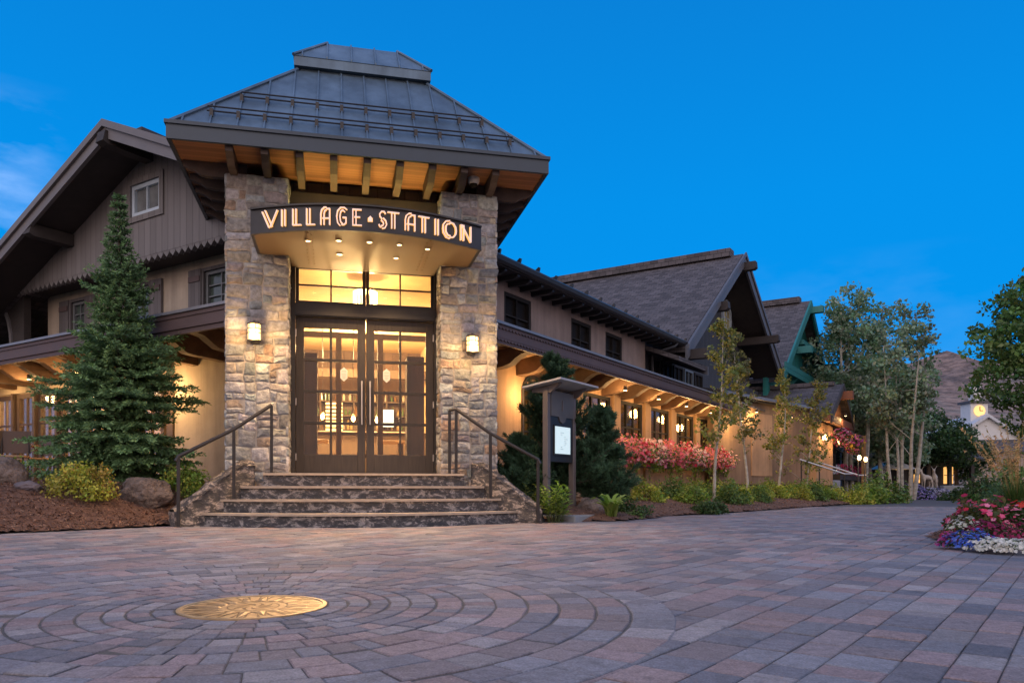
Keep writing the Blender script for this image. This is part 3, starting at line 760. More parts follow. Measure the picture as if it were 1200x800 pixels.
# ---- standing seam roof
def hip_roof():
    mb = MB(); z0, sl = 5.115, 1.085
    def P(a, b, s): return TW(a, b, z0 + s*sl)
    e = 2.47; s1 = 1.50; bc = 1.30
    lo = [P(-e, bc-e, 0), P(e, bc-e, 0), P(e, bc+e, 0), P(-e, bc+e, 0)]; t = e-s1
    hi = [P(-t, bc-t, s1), P(t, bc-t, s1), P(t, bc+t, s1), P(-t, bc+t, s1)]
    for i in range(4): j = (i+1) % 4; mb.poly([lo[i], lo[j], hi[j], hi[i]])
    mb.poly(hi); mb.poly(lo[::-1])
    roof = mb.build('tower_roof', M_metalroof, B)
    # seams
    sm = MB()
    dirs = ((ER, (-EN[0], -EN[1])), (EN, ER), ((-ER[0], -ER[1]), EN), ((-EN[0], -EN[1]), (-ER[0], -ER[1])))
    c = TW(0, bc, 0)
    for (al, ou) in dirs[:4]:
        F = Frame(c[:2], al, ou)
        for k in range(-7, 8):
            x = k*0.332; smax = min(s1, e-abs(x))
            if smax < 0.08: continue
            p0 = [F(x+dx, e-0+0.0, z0+dz) for dx, dz in ((-.011, .0), (.011, .0), (.011, .035), (-.011, .035))]
            p1 = [F(x+dx, e-smax, z0+smax*sl+dz) for dx, dz in ((-.011, .0), (.011, .0), (.011, .035), (-.011, .035))]
            sm.raw(p0+p1, [(0,1,2,3), (4,7,6,5), (0,4,5,1), (1,5,6,2), (2,6,7,3), (3,7,4,0)])
    sm.build('standing_seam', M_metalroof, roof)
    for i in range(4): hp = MB(); hp.tube([Vector(lo[i])+Vector((0, 0, .012)), Vector(hi[i])+Vector((0, 0, .012))], 0.032, 6); hp.build('hip_cap', M_metalroof, roof)
    # raised cap with its own little hip
    cp = MB(); k = 1.0; zc = z0+s1*sl
    cp.box(TW, -0.93, 0.93, bc-0.93, bc+0.93, zc-0.02, zc+0.05)
    zc += 0.05
    cp.box(TW, -1.02, 1.02, bc-1.02, bc+1.02, zc, zc+0.14)
    zc += 0.14; k2 = 0.54; zt = zc+0.50
    A = [TW(-1.03, bc-1.03, zc), TW(1.03, bc-1.03, zc), TW(1.03, bc+1.03, zc), TW(-1.03, bc+1.03, zc)]
    Bq = [TW(-k2, bc-k2, zt), TW(k2, bc-k2, zt), TW(k2, bc+k2, zt), TW(-k2, bc+k2, zt)]
    for i in range(4): j = (i+1) % 4; cp.poly([A[i], A[j], Bq[j], Bq[i]])
    cp.poly(Bq); cp.poly(A[::-1])
    cap = cp.build('roof_cap', M_metalroof, B)
    cs = MB()
    for (al, ou) in dirs:
        F = Frame(c[:2], al, ou)
        for q in range(-2, 4):
            x = (q-0.5)*0.36; smax = min(0.49, 1.03-abs(x))
            if smax < 0.08: continue
            p0 = [F(x+dx, 1.03, zc+dz) for dx, dz in ((-.010, .0), (.010, .0), (.010, .03), (-.010, .03))]
            p1 = [F(x+dx, 1.03-smax, zc+smax*1.02+dz) for dx, dz in ((-.010, .0), (.010, .0), (.010, .03), (-.010, .03))]
            cs.raw(p0+p1, [(0,1,2,3), (4,7,6,5), (0,4,5,1), (1,5,6,2), (2,6,7,3), (3,7,4,0)])
    for i in range(4): cs.tube([Vector(A[i])+Vector((0, 0, .01)), Vector(Bq[i])+Vector((0, 0, .01))], 0.026, 6)
    cs.build('standing_seam', M_metalroof, cap)
    # snow rails: two double rails round the front and sides
    for s in (0.20, 0.58):
        for (al, ou) in dirs[:2] + dirs[3:4]:
            F = Frame(c[:2], al, ou); half = e - s - 0.22
            rl = MB()
            for q in (0, 0.085):
                rl.tube([F(-half, e-s-q*0.8, z0+(s+q)*sl+0.075), F(half, e-s-q*0.8, z0+(s+q)*sl+0.075)], 0.011, 6)
            for kx in range(-7, 8):
                x = kx*0.332
                if abs(x) < half: rl.box(F, x-.022, x+.022, e-s-.10, e-s+.02, z0+s*sl+0.0, z0+s*sl+0.10)
            rl.build('snow_rail', M_metal_dark, roof)
hip_roof()

# ---- entrance: frame, transom, doors
fr = MB()
fr.box(TW, -1.045, -0.985, -0.10, 0.09, 0.70, 3.80); fr.box(TW, 1.030, 1.055, -0.10, 0.09, 0.70, 3.80)
fr.box(TW, -0.985, 1.030, -0.10, 0.09, 2.985, 3.17); fr.box(TW, -0.985, 1.030, -0.10, 0.09, 3.735, 3.80)
fr.box(TW, -0.985, 1.030, -0.125, -0.102, 3.00, 3.05)
doorframe = fr.build('door_frame', M_metal_dark, B)
def grid_window(F, x0, x1, z0, z1, y, cols, rows, fw, mw, name, mframe, mpane, parent, dep=0.06, paneoff=0.0, sub='pane'):
    m = MB()
    m.box(F, x0, x0+fw, y-dep/2, y+dep/2, z0, z1); m.box(F, x1-fw, x1, y-dep/2, y+dep/2, z0, z1)
    m.box(F, x0+fw, x1-fw, y-dep/2, y+dep/2, z0, z0+fw); m.box(F, x0+fw, x1-fw, y-dep/2, y+dep/2, z1-fw, z1)
    iw, ih = x1-x0-2*fw, z1-z0-2*fw
    for c in range(1, cols): xc = x0+fw+iw*c/cols; m.box(F, xc-mw/2, xc+mw/2, y-dep*0.32, y+dep*0.32, z0+fw, z1-fw)
    for q in range(1, rows): zc = z0+fw+ih*q/rows; m.box(F, x0+fw, x1-fw, y-dep*0.29, y+dep*0.29, zc-mw/2, zc+mw/2)
    o = m.build(name, mframe, parent)
    g = MB(); g.box(F, x0+fw*.6, x1-fw*.6, y+paneoff-.003, y+paneoff+.003, z0+fw*.6, z1-fw*.6); g.build(sub, mpane, o)
    return o
grid_window(TW, -0.98, 0.018, 3.175, 3.73, 0.0, 2, 2, 0.045, 0.022, 'transom_window', M_metal_dark, M_glass, B)
grid_window(TW, 0.024, 1.028, 3.175, 3.73, 0.0, 2, 2, 0.045, 0.022, 'transom_window', M_metal_dark, M_glass, B)
def door_leaf(x0, x1, hinge_left):
    m = MB(); y0, y1 = -0.028, 0.028; sw = 0.118
    m.bbox(TW, x0, x0+sw, y0, y1, 0.715, 2.98, .004); m.bbox(TW, x1-sw, x1, y0, y1, 0.715, 2.98, .004)
    m.bbox(TW, x0+sw, x1-sw, y0, y1, 2.83, 2.98, .004); m.bbox(TW, x0+sw, x1-sw, y0, y1, 0.715, 0.985, .004)
    xc = (x0+x1)/2; m.bbox(TW, xc-.017, xc+.017, y0*.8, y1*.8, 0.985, 2.83, .003)
    for q in (1, 2, 3): zc = 0.985+1.845*q/4; m.bbox(TW, x0+sw, x1-sw, y0*.75, y1*.75, zc-.021, zc+.021, .003)
    d = m.build('door', M_doorwood, B)
    g = MB(); g.box(TW, x0+sw-.01, x1-sw+.01, -.003, .003, 0.98, 2.835); g.build('glass', M_glass, d)
    hx = x1-0.055 if hinge_left else x0+0.055
    h = MB(); h.tube([TW(hx, -0.085, 1.43), TW(hx, -0.085, 2.07)], 0.013, 10)
    for z in (1.5, 2.0): h.tube([TW(hx, -0.085, z), TW(hx, -0.026, z)], 0.009, 8)
    h.build('pull_handle', M_steel, d, smooth=True)
    for z in (0.95, 1.75, 2.75):
        q = MB(); hx2 = x0+.004 if hinge_left else x1-.004
        q.tube([TW(hx2, -0.035, z-.05), TW(hx2, -0.035, z+.05)], 0.011, 8); q.build('hinge', M_steel, d)
    # frosted lozenge emblem on the second row of glass
    ex = on(TW, 403 if hinge_left else 453, -0.006); zc = 2.17
    pts = [(ex-.052, zc-.055), (ex, zc-.105), (ex+.052, zc-.055), (ex+.052, zc+.06), (ex, zc+.105), (ex-.052, zc+.06)]
    q = MB(); q.prism(TW, pts, 'y', -0.006, -0.004); em = q.build('emblem', M_frost, d)
    q = MB()
    for z, w in ((zc+.045, .034), (zc+.0, .034), (zc-.03, .024), (zc-.055, .015)): q.box(TW, ex-w, ex+w, -0.0075, -0.0062, z-.004, z+.004)
    q.build('emblem_line', M_frost_line, em)
M_frost = plain('frosted_white_film', (0.75, 0.70, 0.60), 0.7, 0.05, 8, 0.0)
M_frost_line = plain('frosted_line', (0.55, 0.45, 0.33), 0.7, 0.05, 8, 0.0)
door_leaf(-0.982, 0.016, True); door_leaf(0.026, 1.027, False)
mb = MB(); mb.box(TW, -1.04, 1.05, -0.12, 0.12, 0.700, 0.713); mb.build('threshold', M_metal_dark, B)

# ---- lobby seen through the doors
mb = MB()
mb.box(TW, -1.75, 1.75, 0.35, 8.1, 0.60, 0.694)
mb.build('lobby_floor', M_lobbyfloor, B)
mb = MB()
mb.box(TW, -1.75, -1.69, 0.32, 8.1, 0.70, 3.90); mb.box(TW, 1.69, 1.75, 0.32, 8.1, 0.70, 3.90); 
mb.box(TW, -1.75, 1.75, 0.32, 8.1, 3.902, 3.96); mb.box(TW, -1.69, -1.1, 0.31, 0.36, 0.70, 3.90); mb.box(TW, 1.1, 1.69, 0.31, 0.36, 0.70, 3.90)
mb.build('lobby_wall', M_lobbywall, B)
m = MB(); m.box(TW, -1.69, 1.69, 8.0, 8.1, 0.70, 3.90); m.build('bar_wall', boards('bar_wall_boards', (.075, .042, .022), .2, True), B)
for a in ((on(TW, 351, 1.0)+on(TW, 372, 1.0))/2, (on(TW, 474, 1.0)+on(TW, 498, 1.0))/2):
    m = MB(); m.bbox(TW, a-.14, a+.14, .85, 1.15, 0.696, 2.62, .015); m.build('timber_post', M_oldbeam, B)
m = MB(); m.bbox(TW, -1.68, 1.68, 7.82, 7.99, 2.9, 3.3, .015); m.build('timber_bulkhead', M_oldbeam, B)
for b_ in (6.6,):
    m = MB(); m.bbox(TW, -1.68, 1.68, b_, b_+.16, 3.05, 3.25, .015); m.build('timber_beam', M_oldbeam, B)
m = MB()
for a in (-0.36, 0.38): m.bbox(TW, a-.05, a+.05, 2.6, 2.7, 0.696, 3.2, .008)
m.bbox(TW, -1.6, 1.6, 2.6, 2.7, 3.2, 3.3, .008); m.build('inner_screen', M_oldbeam, B)
def lobby_bar():
    t = empty('bar_counter', TW(0, 6.4, .7), 'long lit bar counter with back shelves behind the entrance doors', 'bar counter')
    m = MB(); m.box(TW, -1.66, 1.66, 6.0, 6.6, 0.70, 1.70); m.build('counter_front', M_oldbeam, t)
    m = MB(); m.box(TW, -1.67, 1.67, 5.9, 6.7, 1.702, 1.76); m.build('counter_top', M_nosing, t)
    m = MB()
    for z in (1.9, 2.25, 2.6): m.box(TW, -1.6, 1.6, 7.7, 7.98, z, z+.035)
    for a in (-1.6, -.8, 0, .8, 1.56): m.box(TW, a, a+.04, 7.72, 7.98, 1.75, 2.9)
    m.build('back_shelf', M_oldbeam, t)
    r = random.Random(4); m = MB()
    for z in (1.936, 2.286, 2.636):
        a = -1.5
        while a < 1.5:
            hgt = r.uniform(.14, .25); m.tint = r.choice([(.12, .06, .02), (.05, .09, .03), (.3, .2, .08), (.4, .35, .28)])
            m.lathe(TW(a, 7.82, z), [(.032, 0), (.032, hgt*.6), (.012, hgt*.78), (.012, hgt)], 8); a += r.uniform(.08, .2)
    o = m.build('bottle', tinted('bottle_glass', rough=0.15, bs=0), t); o['kind'] = 'stuff'
    for a in (-1.1, -0.45):
        m = MB(); 
        for k in range(9): m.box(TW, a-.2, a+.2, 7.60, 7.66, 1.80+.09*k, 1.85+.09*k)
        m.build('lit_louver', emit('louver_lit', (1.0, .72, .35), .9), t)
lobby_bar()
def booth(a0, a1, b, label):
    t = empty('dining_table', TW((a0+a1)/2, b, .7), label, 'table')
    m = MB(); m.bbox(TW, a0, a1, b-.3, b+.3, 1.40, 1.45, .01); m.build('table_top', M_nosing, t)
    m = MB(); m.box(TW, (a0+a1)/2-.05, (a0+a1)/2+.05, b-.05, b+.05, .70, 1.40); m.build('pedestal', M_oldbeam, t)
booth(-1.35, -.55, 4.2, 'small dining table seen low in the left entrance door'); booth(.45, 1.3, 4.2, 'small dining table seen low in the right entrance door')
m = MB()
for z in (1.05, 1.45): m.bbox(TW, -1.6, 1.6, 2.62, 2.68, z, z+.06, .006)
m.build('inner_rail', M_oldbeam, B)
q = MB(); q.box(TW, .66, .98, 7.55, 7.6, 2.0, 2.42); o = q.build('wall_screen', emit('screen_lit', (.35, .55, .75), .55), loc=TW(.83, 7.57, 2.25)); tag(o, 'small bluish lit screen on the bar wall inside the right door', 'screen')
def pendant(u, b, z, label):
    a = on(TW, u, b); p = TW(a, b, z)
    t = empty('pendant_lamp', p, label, 'pendant lamp', 'pendant lamps over the bar')
    m = MB(); m.tube([TW(a, b, z+.09), TW(a, b, 3.90)], 0.006, 6); m.build('cord', M_metal_dark, t)
    m = MB(); m.lathe(p, [(.012, .09), (.03, .08), (.05, .055)][::-1], 12); m.build('socket', M_brass, t)
    m = MB(); m.lathe(p, [(.006, -.055), (.03, -.035), (.042, 0), (.03, .035), (.012, .055)], 12); m.build('bulb', E_bulb, t, smooth=True)
    lamp('POINT', (p[0], p[1], p[2]-.12), 110, parent=t, size=.05)
pendant(378, 4.3, 1.93, 'small glowing bulb on a cord seen in the left pane of the left door')
pendant(414, 4.3, 1.90, 'small glowing bulb on a cord just left of the door handles')
pendant(442, 4.3, 1.88, 'small glowing bulb on a cord just right of the door handles')
def chandelier():
    a = on(TW, 428, 1.0); z = 3.45
    p = TW(a, 1.0, z)
    t = empty('chandelier', p, 'glowing round chandelier of glass tubes behind the transom window', 'chandelier')
    m = MB(); m.tube([TW(a, 1.0, z+.2), TW(a, 1.0, 3.90)], 0.012, 8); m.build('stem', M_brass, t)
    m = MB(); m.lathe(TW(a, 1.0, z), [(.17, .20), (.19, .20), (.19, .235), (.17, .235)], 24); m.lathe(TW(a, 1.0, z), [(.17, -.19), (.19, -.19), (.19, -.165), (.17, -.165)], 24); m.build('ring', M_brass, t)
    m = MB()
    for k in range(16):
        an = 2*math.pi*k/16; x, y = p[0]+.18*math.cos(an), p[1]+.18*math.sin(an); m.tube([(x, y, z-.165), (x, y, z+.20)], 0.016, 8)
    m.build('glass_tube', E_tube, t, smooth=True)
    lamp('POINT', (p[0], p[1]-.0, z+.0), 260, parent=t, size=.12, color=(1.0, .62, .25))
chandelier()
lamp('POINT', TW(0, 5.0, 3.3), 1500, size=.3, color=(1.0, .62, .27), name='lobby_ceiling_lamp')

# ---- left wing ----------------------------------------------------------------------------------------------------------
def wall_holes(m, F, x0, x1, y0, y1, z0, z1, holes):
    xs = sorted({x0, x1, *[h[0] for h in holes], *[h[1] for h in holes]}); zs = sorted({z0, z1, *[h[2] for h in holes], *[h[3] for h in holes]})
    for i in range(len(xs)-1):
        for j in range(len(zs)-1):
            cx_, cz_ = (xs[i]+xs[i+1])/2, (zs[j]+zs[j+1])/2
            if not any(h[0] < cx_ < h[1] and h[2] < cz_ < h[3] for h in holes): m.box(F, xs[i], xs[i+1], y0, y1, zs[j], zs[j+1])
    return m
def slab(m, F, d0, d1, z0, z1, th, e0, e1, k=2.63):
    # sloping roof or ceiling slab that starts along the tower side (x = k + y) and ends at x = e0 .. e1
    lo = [F(k+d0, d0, z0-th), F(e0, d0, z0-th), F(e1, d1, z1-th), F(k+d1, d1, z1-th)]
    m.hexa(lo, [(p[0], p[1], p[2]+th) for p in lo])
# porch fascia and roof
m = MB(); m.box(LW, 2.66, 17, 0.0, 0.09, 2.93, 3.16); m.box(LW, 2.66, 17, 0.03, 0.08, 2.855, 2.928); m.box(LW, 2.66, 17, -0.02, 0.0, 3.10, 3.16)
m.build('porch_fascia', M_fascia_brown, B)
m = MB(); m.box(LW, 2.64, 17, -0.055, 0.10, 3.163, 3.205); m.build('cap_flashing', M_capflash, B)
m = MB(); slab(m, LW, 0.0, 1.45, 3.207, 3.60, 0.06, 17, 17); m.build('porch_roof', M_shingle, B)
m = MB(); slab(m, LW, 0.09, 1.39, 3.13, 2.965, 0.03, 17, 17); m.build('porch_ceiling', M_porchsoffit, B, uvdir=(WL[0], WL[1], 0))
BP = [(0.12, 3.095), (0.12, 2.98), (0.22, 2.90), (0.36, 2.87), (0.48, 2.80), (0.62, 2.72), (0.80, 2.70), (1.40, 2.68), (1.40, 2.94)]
for k in range(18):
    t = 3.05 + 0.80*k
    q = MB(); q.prism(LW, BP, 'x', t-.085, t+.085); q.build('porch_bracket', M_bracket, B)
# upper plaster wall with windows
W1, W2, W3 = (8.98, 9.50), (6.80, 7.45), (4.35, 5.17)
UZ = (3.62, 4.32)
m = MB(); wall_holes(m, LW, 4.03, 10.46, 1.40, 1.60, 3.4, 4.65, [(*w, *UZ) for w in (W1, W2, W3)]); m.build('upper_wall', M_plaster, B)
M_shutter = boards('weathered_shutter', (0.125, 0.115, 0.12), 0.11, True, 0.8, 0.2, 0.5)
for (x0, x1) in (W1, W2, W3):
    w = grid_window(LW, x0, x1, UZ[0], UZ[1], 1.45, 2, 3, 0.06, 0.022, 'window', M_greysash, M_pane_teal, B, 0.08, 0.02)
    q = MB(); q.box(LW, x0-.05, x0, 1.36, 1.42, UZ[0]-.05, UZ[1]+.06); q.box(LW, x1, x1+.05, 1.36, 1.42, UZ[0]-.05, UZ[1]+.06); q.box(LW, x0, x1, 1.36, 1.42, UZ[1], UZ[1]+.06)
    q.build('casing', M_shutter, w)
    for s in (0, 1):
        a, b_ = (x0-.41, x0-.06) if s == 0 else (x1+.06, x1+.41)
        q = MB(); q.box(LW, a, b_, 1.345, 1.395, UZ[0]-.03, UZ[1]+.06); sh = q.build('shutter', M_shutter, B)
        q = MB(); q.box(LW, a+.02, b_-.02, 1.325, 1.343, UZ[1]-.16, UZ[1]-.06); q.build('batten', M_fascia_brown, sh)
# gable siding with a toothed bottom edge
RK = 0.42; TP, ZP = 5.89, 6.60
def zr(t): return ZP - RK*abs(t-TP)
GD = 0.80; GZ = 4.585
GW = (on(LW, 188, GD), on(LW, 154, GD), .5+(571.4-256)/905*LW(on(LW, 154, GD), GD, 0)[1], .5+(571.4-219)/905*LW(on(LW, 154, GD), GD, 0)[1])
m = MB()
def siding(t0, t1, z0f, z1f): m.prism(LW, [(t0, z0f(t0)), (t1, z0f(t1)), (t1, z1f(t1)), (t0, z1f(t0))], 'y', GD, GD+.10)
flat = lambda z: (lambda t: z)
seg = sorted({3.45, TP, GW[0], GW[1], 10.65}); 
for i in range(len(seg)-1):
    a, b_ = seg[i], seg[i+1]
    if a >= GW[0]-1e-6 and b_ <= GW[1]+1e-6:
        siding(a, b_, flat(GZ), flat(GW[2])); siding(a, b_, flat(GW[3]), lambda t: zr(t)-.16)
    else: siding(a, b_, flat(GZ), lambda t: max(zr(t)-.16, GZ+.01))
t = 3.45
while t < 10.6:
    m.prism(LW, [(t, GZ), (t+.17, GZ), (t+.155, GZ-.045), (t+.085, GZ-.11), (t+.015, GZ-.045)], 'y', GD+.005, GD+.095); t += .17
m.build('gable_siding', M_siding, B)
m = MB(); m.box(LW, 4.0, 10.6, GD+.10, 1.45, 4.56, 4.70); m.build('gable_sill_beam', M_darkwood, B)
w = grid_window(LW, *GW, GD+.05, 2, 1, 0.075, 0.03, 'window', M_whiteframe, M_pane_attic, B, 0.08, 0.02)
w['label'] = 'small attic window with pale blue sash in the grey gable'
q = MB(); x0, x1, z0, z1 = GW
q.box(LW, x0-.11, x0, GD-.03, GD+.01, z0-.10, z1+.10); q.box(LW, x1, x1+.11, GD-.03, GD+.01, z0-.10, z1+.10); q.box(LW, x0, x1, GD-.03, GD+.01, z1, z1+.10); q.box(LW, x0, x1, GD-.03, GD+.01, z0-.10, z0)
q.build('casing', M_siding, w)
# main roof of the left wing
m = MB()
m.prism(LW, [(TP, ZP), (13.6, zr(13.6)), (13.6, zr(13.6)-.16), (TP, ZP-.16)], 'y', 0.06, 9.0)
def rr(d, up): t = 2.63+d; return LW(t, d, zr(t)+up)
dm = TP-2.63
m.raw([LW(TP, .06, ZP), rr(.06, 0), LW(TP, dm, ZP), LW(TP, .06, ZP-.16), rr(.06, -.16), LW(TP, dm, ZP-.16)], [(0,1,2), (3,5,4), (0,3,4,1), (1,4,5,2), (2,5,3,0)])
m.build('main_roof', M_shingle, B)
m = MB()
for (t0, t1) in ((TP, 13.62), (2.6, TP)):
    for (y0, y1, up, dn) in ((-0.01, 0.055, -0.03, -0.27), (-0.06, -0.012, 0.03, -0.09)):
        m.prism(LW, [(t0, zr(t0)+up), (t1, zr(t1)+up), (t1, zr(t1)+dn), (t0, zr(t0)+dn)], 'y', y0, y1)
m.build('barge_board', M_barge, B)
m = MB()
for (t0, t1) in ((TP, 13.62), (3.8, TP)):
    m.prism(LW, [(t0, zr(t0)-.165), (t1, zr(t1)-.165), (t1, zr(t1)-.19), (t0, zr(t0)-.19)], 'y', 0.06, GD)
m.build('gable_soffit', M_darkwood, B)
m = MB(); m.box(LW, TP-.16, TP+.16, 0.55, 3.4, ZP-.03, ZP+.10); m.build('ridge_cap', M_shingle, B)
for tt, zt, y0 in ((TP, ZP-.40, -0.10), (8.42, zr(8.42)-.40, -0.02)):
    q = MB(); q.prism(LW, [(y0, zt+.04), (y0+.04, zt+.22), (GD+.05, zt+.22), (GD+.05, zt), (y0+.10, zt)], 'x', tt-.11, tt+.11); q.build('purlin_beam', M_darkwood, B)
# arched timber screen at the far left end and the recess behind it
m = MB()
arc = [(12.4-1.5*math.cos(R(a)), 3.50+1.35*math.sin(R(a))) for a in range(0, 181, 12)]
pts = [(10.46, 3.30), (10.46, 4.55), (14.3, 4.55), (14.3, 3.30), (13.9, 3.30)] + arc[::-1] + [(10.9, 3.30)]
m.prism(LW, pts, 'y', GD+.12, GD+.26); m.build('arched_screen', M_darkwood, B)
m = MB(); 
inner = [(12.4-1.42*math.cos(R(a)), 3.50+1.27*math.sin(R(a))) for a in range(0, 181, 12)]
for i in range(len(arc)-1): m.prism(LW, [arc[i], arc[i+1], inner[i+1], inner[i]], 'y', GD+.08, GD+.22)
m.build('arch_trim', M_barge, B)
m = MB(); m.box(LW, 9.5, 16, 2.9, 3.0, 3.2, 5.5); m.build('recess_wall', M_brownframe, B)
# ground floor: plaster by the tower, then glazed doors
m = MB(); m.box(LW, 4.03, 6.05, 1.40, 1.60, 0.0, 2.96); m.box(LW, 6.05, 17, 1.40, 1.60, 0.0, 0.62); m.box(LW, 6.05, 17, 1.40, 1.60, 2.60, 2.96)
m.build('lower_wall', M_plaster, B)
q = MB(); q.box(LW, 6.06, 6.24, 1.36, 1.62, 0.6, 2.80); q.build('door_post', M_brownframe, B)
for k in range(11):
    x0 = 6.45 + 0.92*k
    d = grid_window(LW, x0, x0+.82, 0.64, 2.58, 1.48, 2, 3, 0.10, 0.035, 'glazed_door', M_brownframe, M_glass, B, 0.07, 0.0, 'glass')
    q = MB(); q.box(LW, x0+.83, x0+.91, 1.36, 1.62, 0.6, 2.60); q.build('door_post', M_brownframe, B)
m = MB(); m.box(LW, 6.4, 17, 1.62, 3.7, 0.55, 0.66); m.build('dining_floor', M_lobbyfloor, B)
m = MB(); m.box(LW, 6.4, 17, 3.7, 3.8, 0.6, 2.95); m.box(LW, 6.3, 6.4, 1.62, 3.7, .6, 2.95); m.box(LW, 6.4, 17, 1.62, 3.8, 2.952, 3.0); m.box(LW, 17.0, 17.1, 1.62, 3.7, .6, 2.95); m.build('dining_wall', M_lobbywall, B)
for t in (8.5, 12.0): lamp('POINT', LW(t, 2.8, 2.5), 420, size=.2, color=(1.0, .62, .28), name='dining_ceiling_lamp')
m = MB(); m.box(LW, 4.6, 17, -0.9, 1.38, 0.30, 0.60); m.build('patio_slab', M_patio, kind='structure')
# ---- right wing ---------------------------------------------------------------------------------------------------------
TE = 17.45                                             # where the annex begins
m = MB(); m.box(RW, 2.66, TE, 0.0, 0.09, 2.90, 3.08); m.box(RW, 2.66, TE, 0.03, 0.08, 2.81, 2.898)
for (zz_, y) in ((3.08, 0.0), (2.90, 0.028)):
    t = 2.66
    while t < TE-.1: m.prism(RW, [(t, zz_), (t+.10, zz_), (t+.092, zz_-.03), (t+.05, zz_-.05), (t+.008, zz_-.03)], 'y', y-.022, y-.002); t += .10
m.box(RW, 2.66, TE, -0.022, -0.002, 3.082, 3.10)
m.build('porch_fascia', M_fascia_brown, B)
m = MB(); m.box(RW, 2.64, TE, -0.06, 0.10, 3.103, 3.145); m.build('cap_flashing', M_capflash, B)
m = MB(); slab(m, RW, 0.0, 1.55, 3.147, 3.66, .06, 24, 24); m.build('porch_roof', M_shingle, B)
m = MB(); slab(m, RW, 0.09, 0.99, 3.07, 2.93, .03, TE, TE); m.build('porch_ceiling', M_porchsoffit, B, uvdir=(WR[0], WR[1], 0))
BP2 = [(0.12, 3.035), (0.12, 2.93), (0.20, 2.86), (0.32, 2.83), (0.44, 2.77), (0.56, 2.68), (0.72, 2.64), (0.99, 2.62), (0.99, 2.90)]
for k in range(16):
    t = 3.35 + 0.93*k
    if t < TE-.2: q = MB(); q.prism(RW, BP2, 'x', t-.10, t+.10); q.build('porch_bracket', M_bracket, B)
UW = ((5.48, 6.52), (8.30, 9.32), (10.12, 11.12))
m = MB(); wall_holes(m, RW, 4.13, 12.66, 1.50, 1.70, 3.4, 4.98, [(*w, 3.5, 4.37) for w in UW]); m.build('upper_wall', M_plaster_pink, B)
for (x0, x1) in UW:
    grid_window(RW, x0, x1, 3.5, 4.37, 1.56, 2, 2, 0.075, 0.03, 'window', M_blackframe, M_pane_dark, B, 0.10, 0.03)
# upper eave
m = MB(); zr2 = lambda d: 4.66 + 0.42*(d-0.85)
slab(m, RW, .95, 5.6, zr2(.95), zr2(5.6), .15, 14.15, 20)
m.build('main_roof', M_shingle, B)
g = MB()
prof = [(0.98, 4.70), (0.84, 4.70), (0.82, 4.67), (0.84, 4.60), (0.89, 4.565), (0.98, 4.565)]
g.prism(RW, prof, 'x', 3.55, 14.2); gut = g.build('gutter', M_gutter, B)
for k in range(15):
    t = 4.35 + 0.70*k; q = MB(); q.prism(RW, [(0.86, 4.70), (0.84, 4.79), (0.87, 4.80), (0.96, 4.73), (0.96, 4.70)], 'x', t-.022, t+.022); q.build('snow_guard', M_gutter, B)
q = MB(); q.tube([RW(13.6, .92, 4.57), RW(13.5, .95, 4.47), RW(13.1, 1.38, 4.28), RW(13.0, 1.42, 4.2), RW(13.0, 1.42, 3.66)], 0.038, 8); q.build('downspout', M_gutter, B, smooth=True)
for k in range(21):
    t = 4.3 + 0.45*k; q = MB(); q.prism(RW, [(0.99, 4.55), (0.99, 4.51), (1.10, 4.47), (1.52, 4.47), (1.52, 4.60)], 'x', t-.04, t+.04); q.build('eave_bracket', M_gutter, B)
m = MB(); m.box(RW, 3.75, 14.1, 0.975, 1.52, 4.555, 4.575); m.build('eave_soffit', M_darkwood, B)
# lower wall: bays of windows between ochre pilasters
PIL = [7.40, 9.36, 11.28, 13.17, 15.22]
WZ = (1.35, 2.62)
m = MB(); holes = []
for i in range(len(PIL)): holes.append((PIL[i]+.46, (PIL[i+1] if i+1 < len(PIL) else 16.75)-.02, *WZ))
wall_holes(m, RW, 3.63, TE+1.5, 1.0, 1.22, 0.0, 2.9, holes + [(5.35, 6.15, 0.75, 2.45)]); m.build('lower_wall', M_plaster_ochre, B)
for x in PIL + [16.78]:
    q = MB(); q.bbox(RW, x+.03, x+.41, 0.93, 0.998, 0.30, 2.70, .01); q.build('pilaster', M_plaster_ochre, B)
for h in holes:
    grid_window(RW, h[0], h[1], h[2], h[3], 1.05, 3, 2, 0.07, 0.035, 'window', M_blackframe, M_glass_side, B, 0.09, 0.0)
grid_window(RW, 5.35, 6.15, 0.75, 2.45, 1.09, 2, 4, 0.06, 0.03, 'window', M_blackframe, M_glass_side, B, 0.09, 0.0)
m = MB(); arc = [(5.75+.45*math.cos(R(a)), 2.35+.34*math.sin(R(a))) for a in range(0, 181, 15)]
ain = [(5.75+.40*math.cos(R(a)), 2.34+.28*math.sin(R(a))) for a in range(0, 181, 15)]
for i in range(len(arc)-1): m.prism(RW, [arc[i], arc[i+1], ain[i+1], ain[i]], 'y', 0.96, 1.04)
m.box(RW, 5.30, 5.35, .96, 1.04, .7, 2.35); m.box(RW, 6.15, 6.20, .96, 1.04, .7, 2.35); m.build('arched_casing', M_darkwood, B)
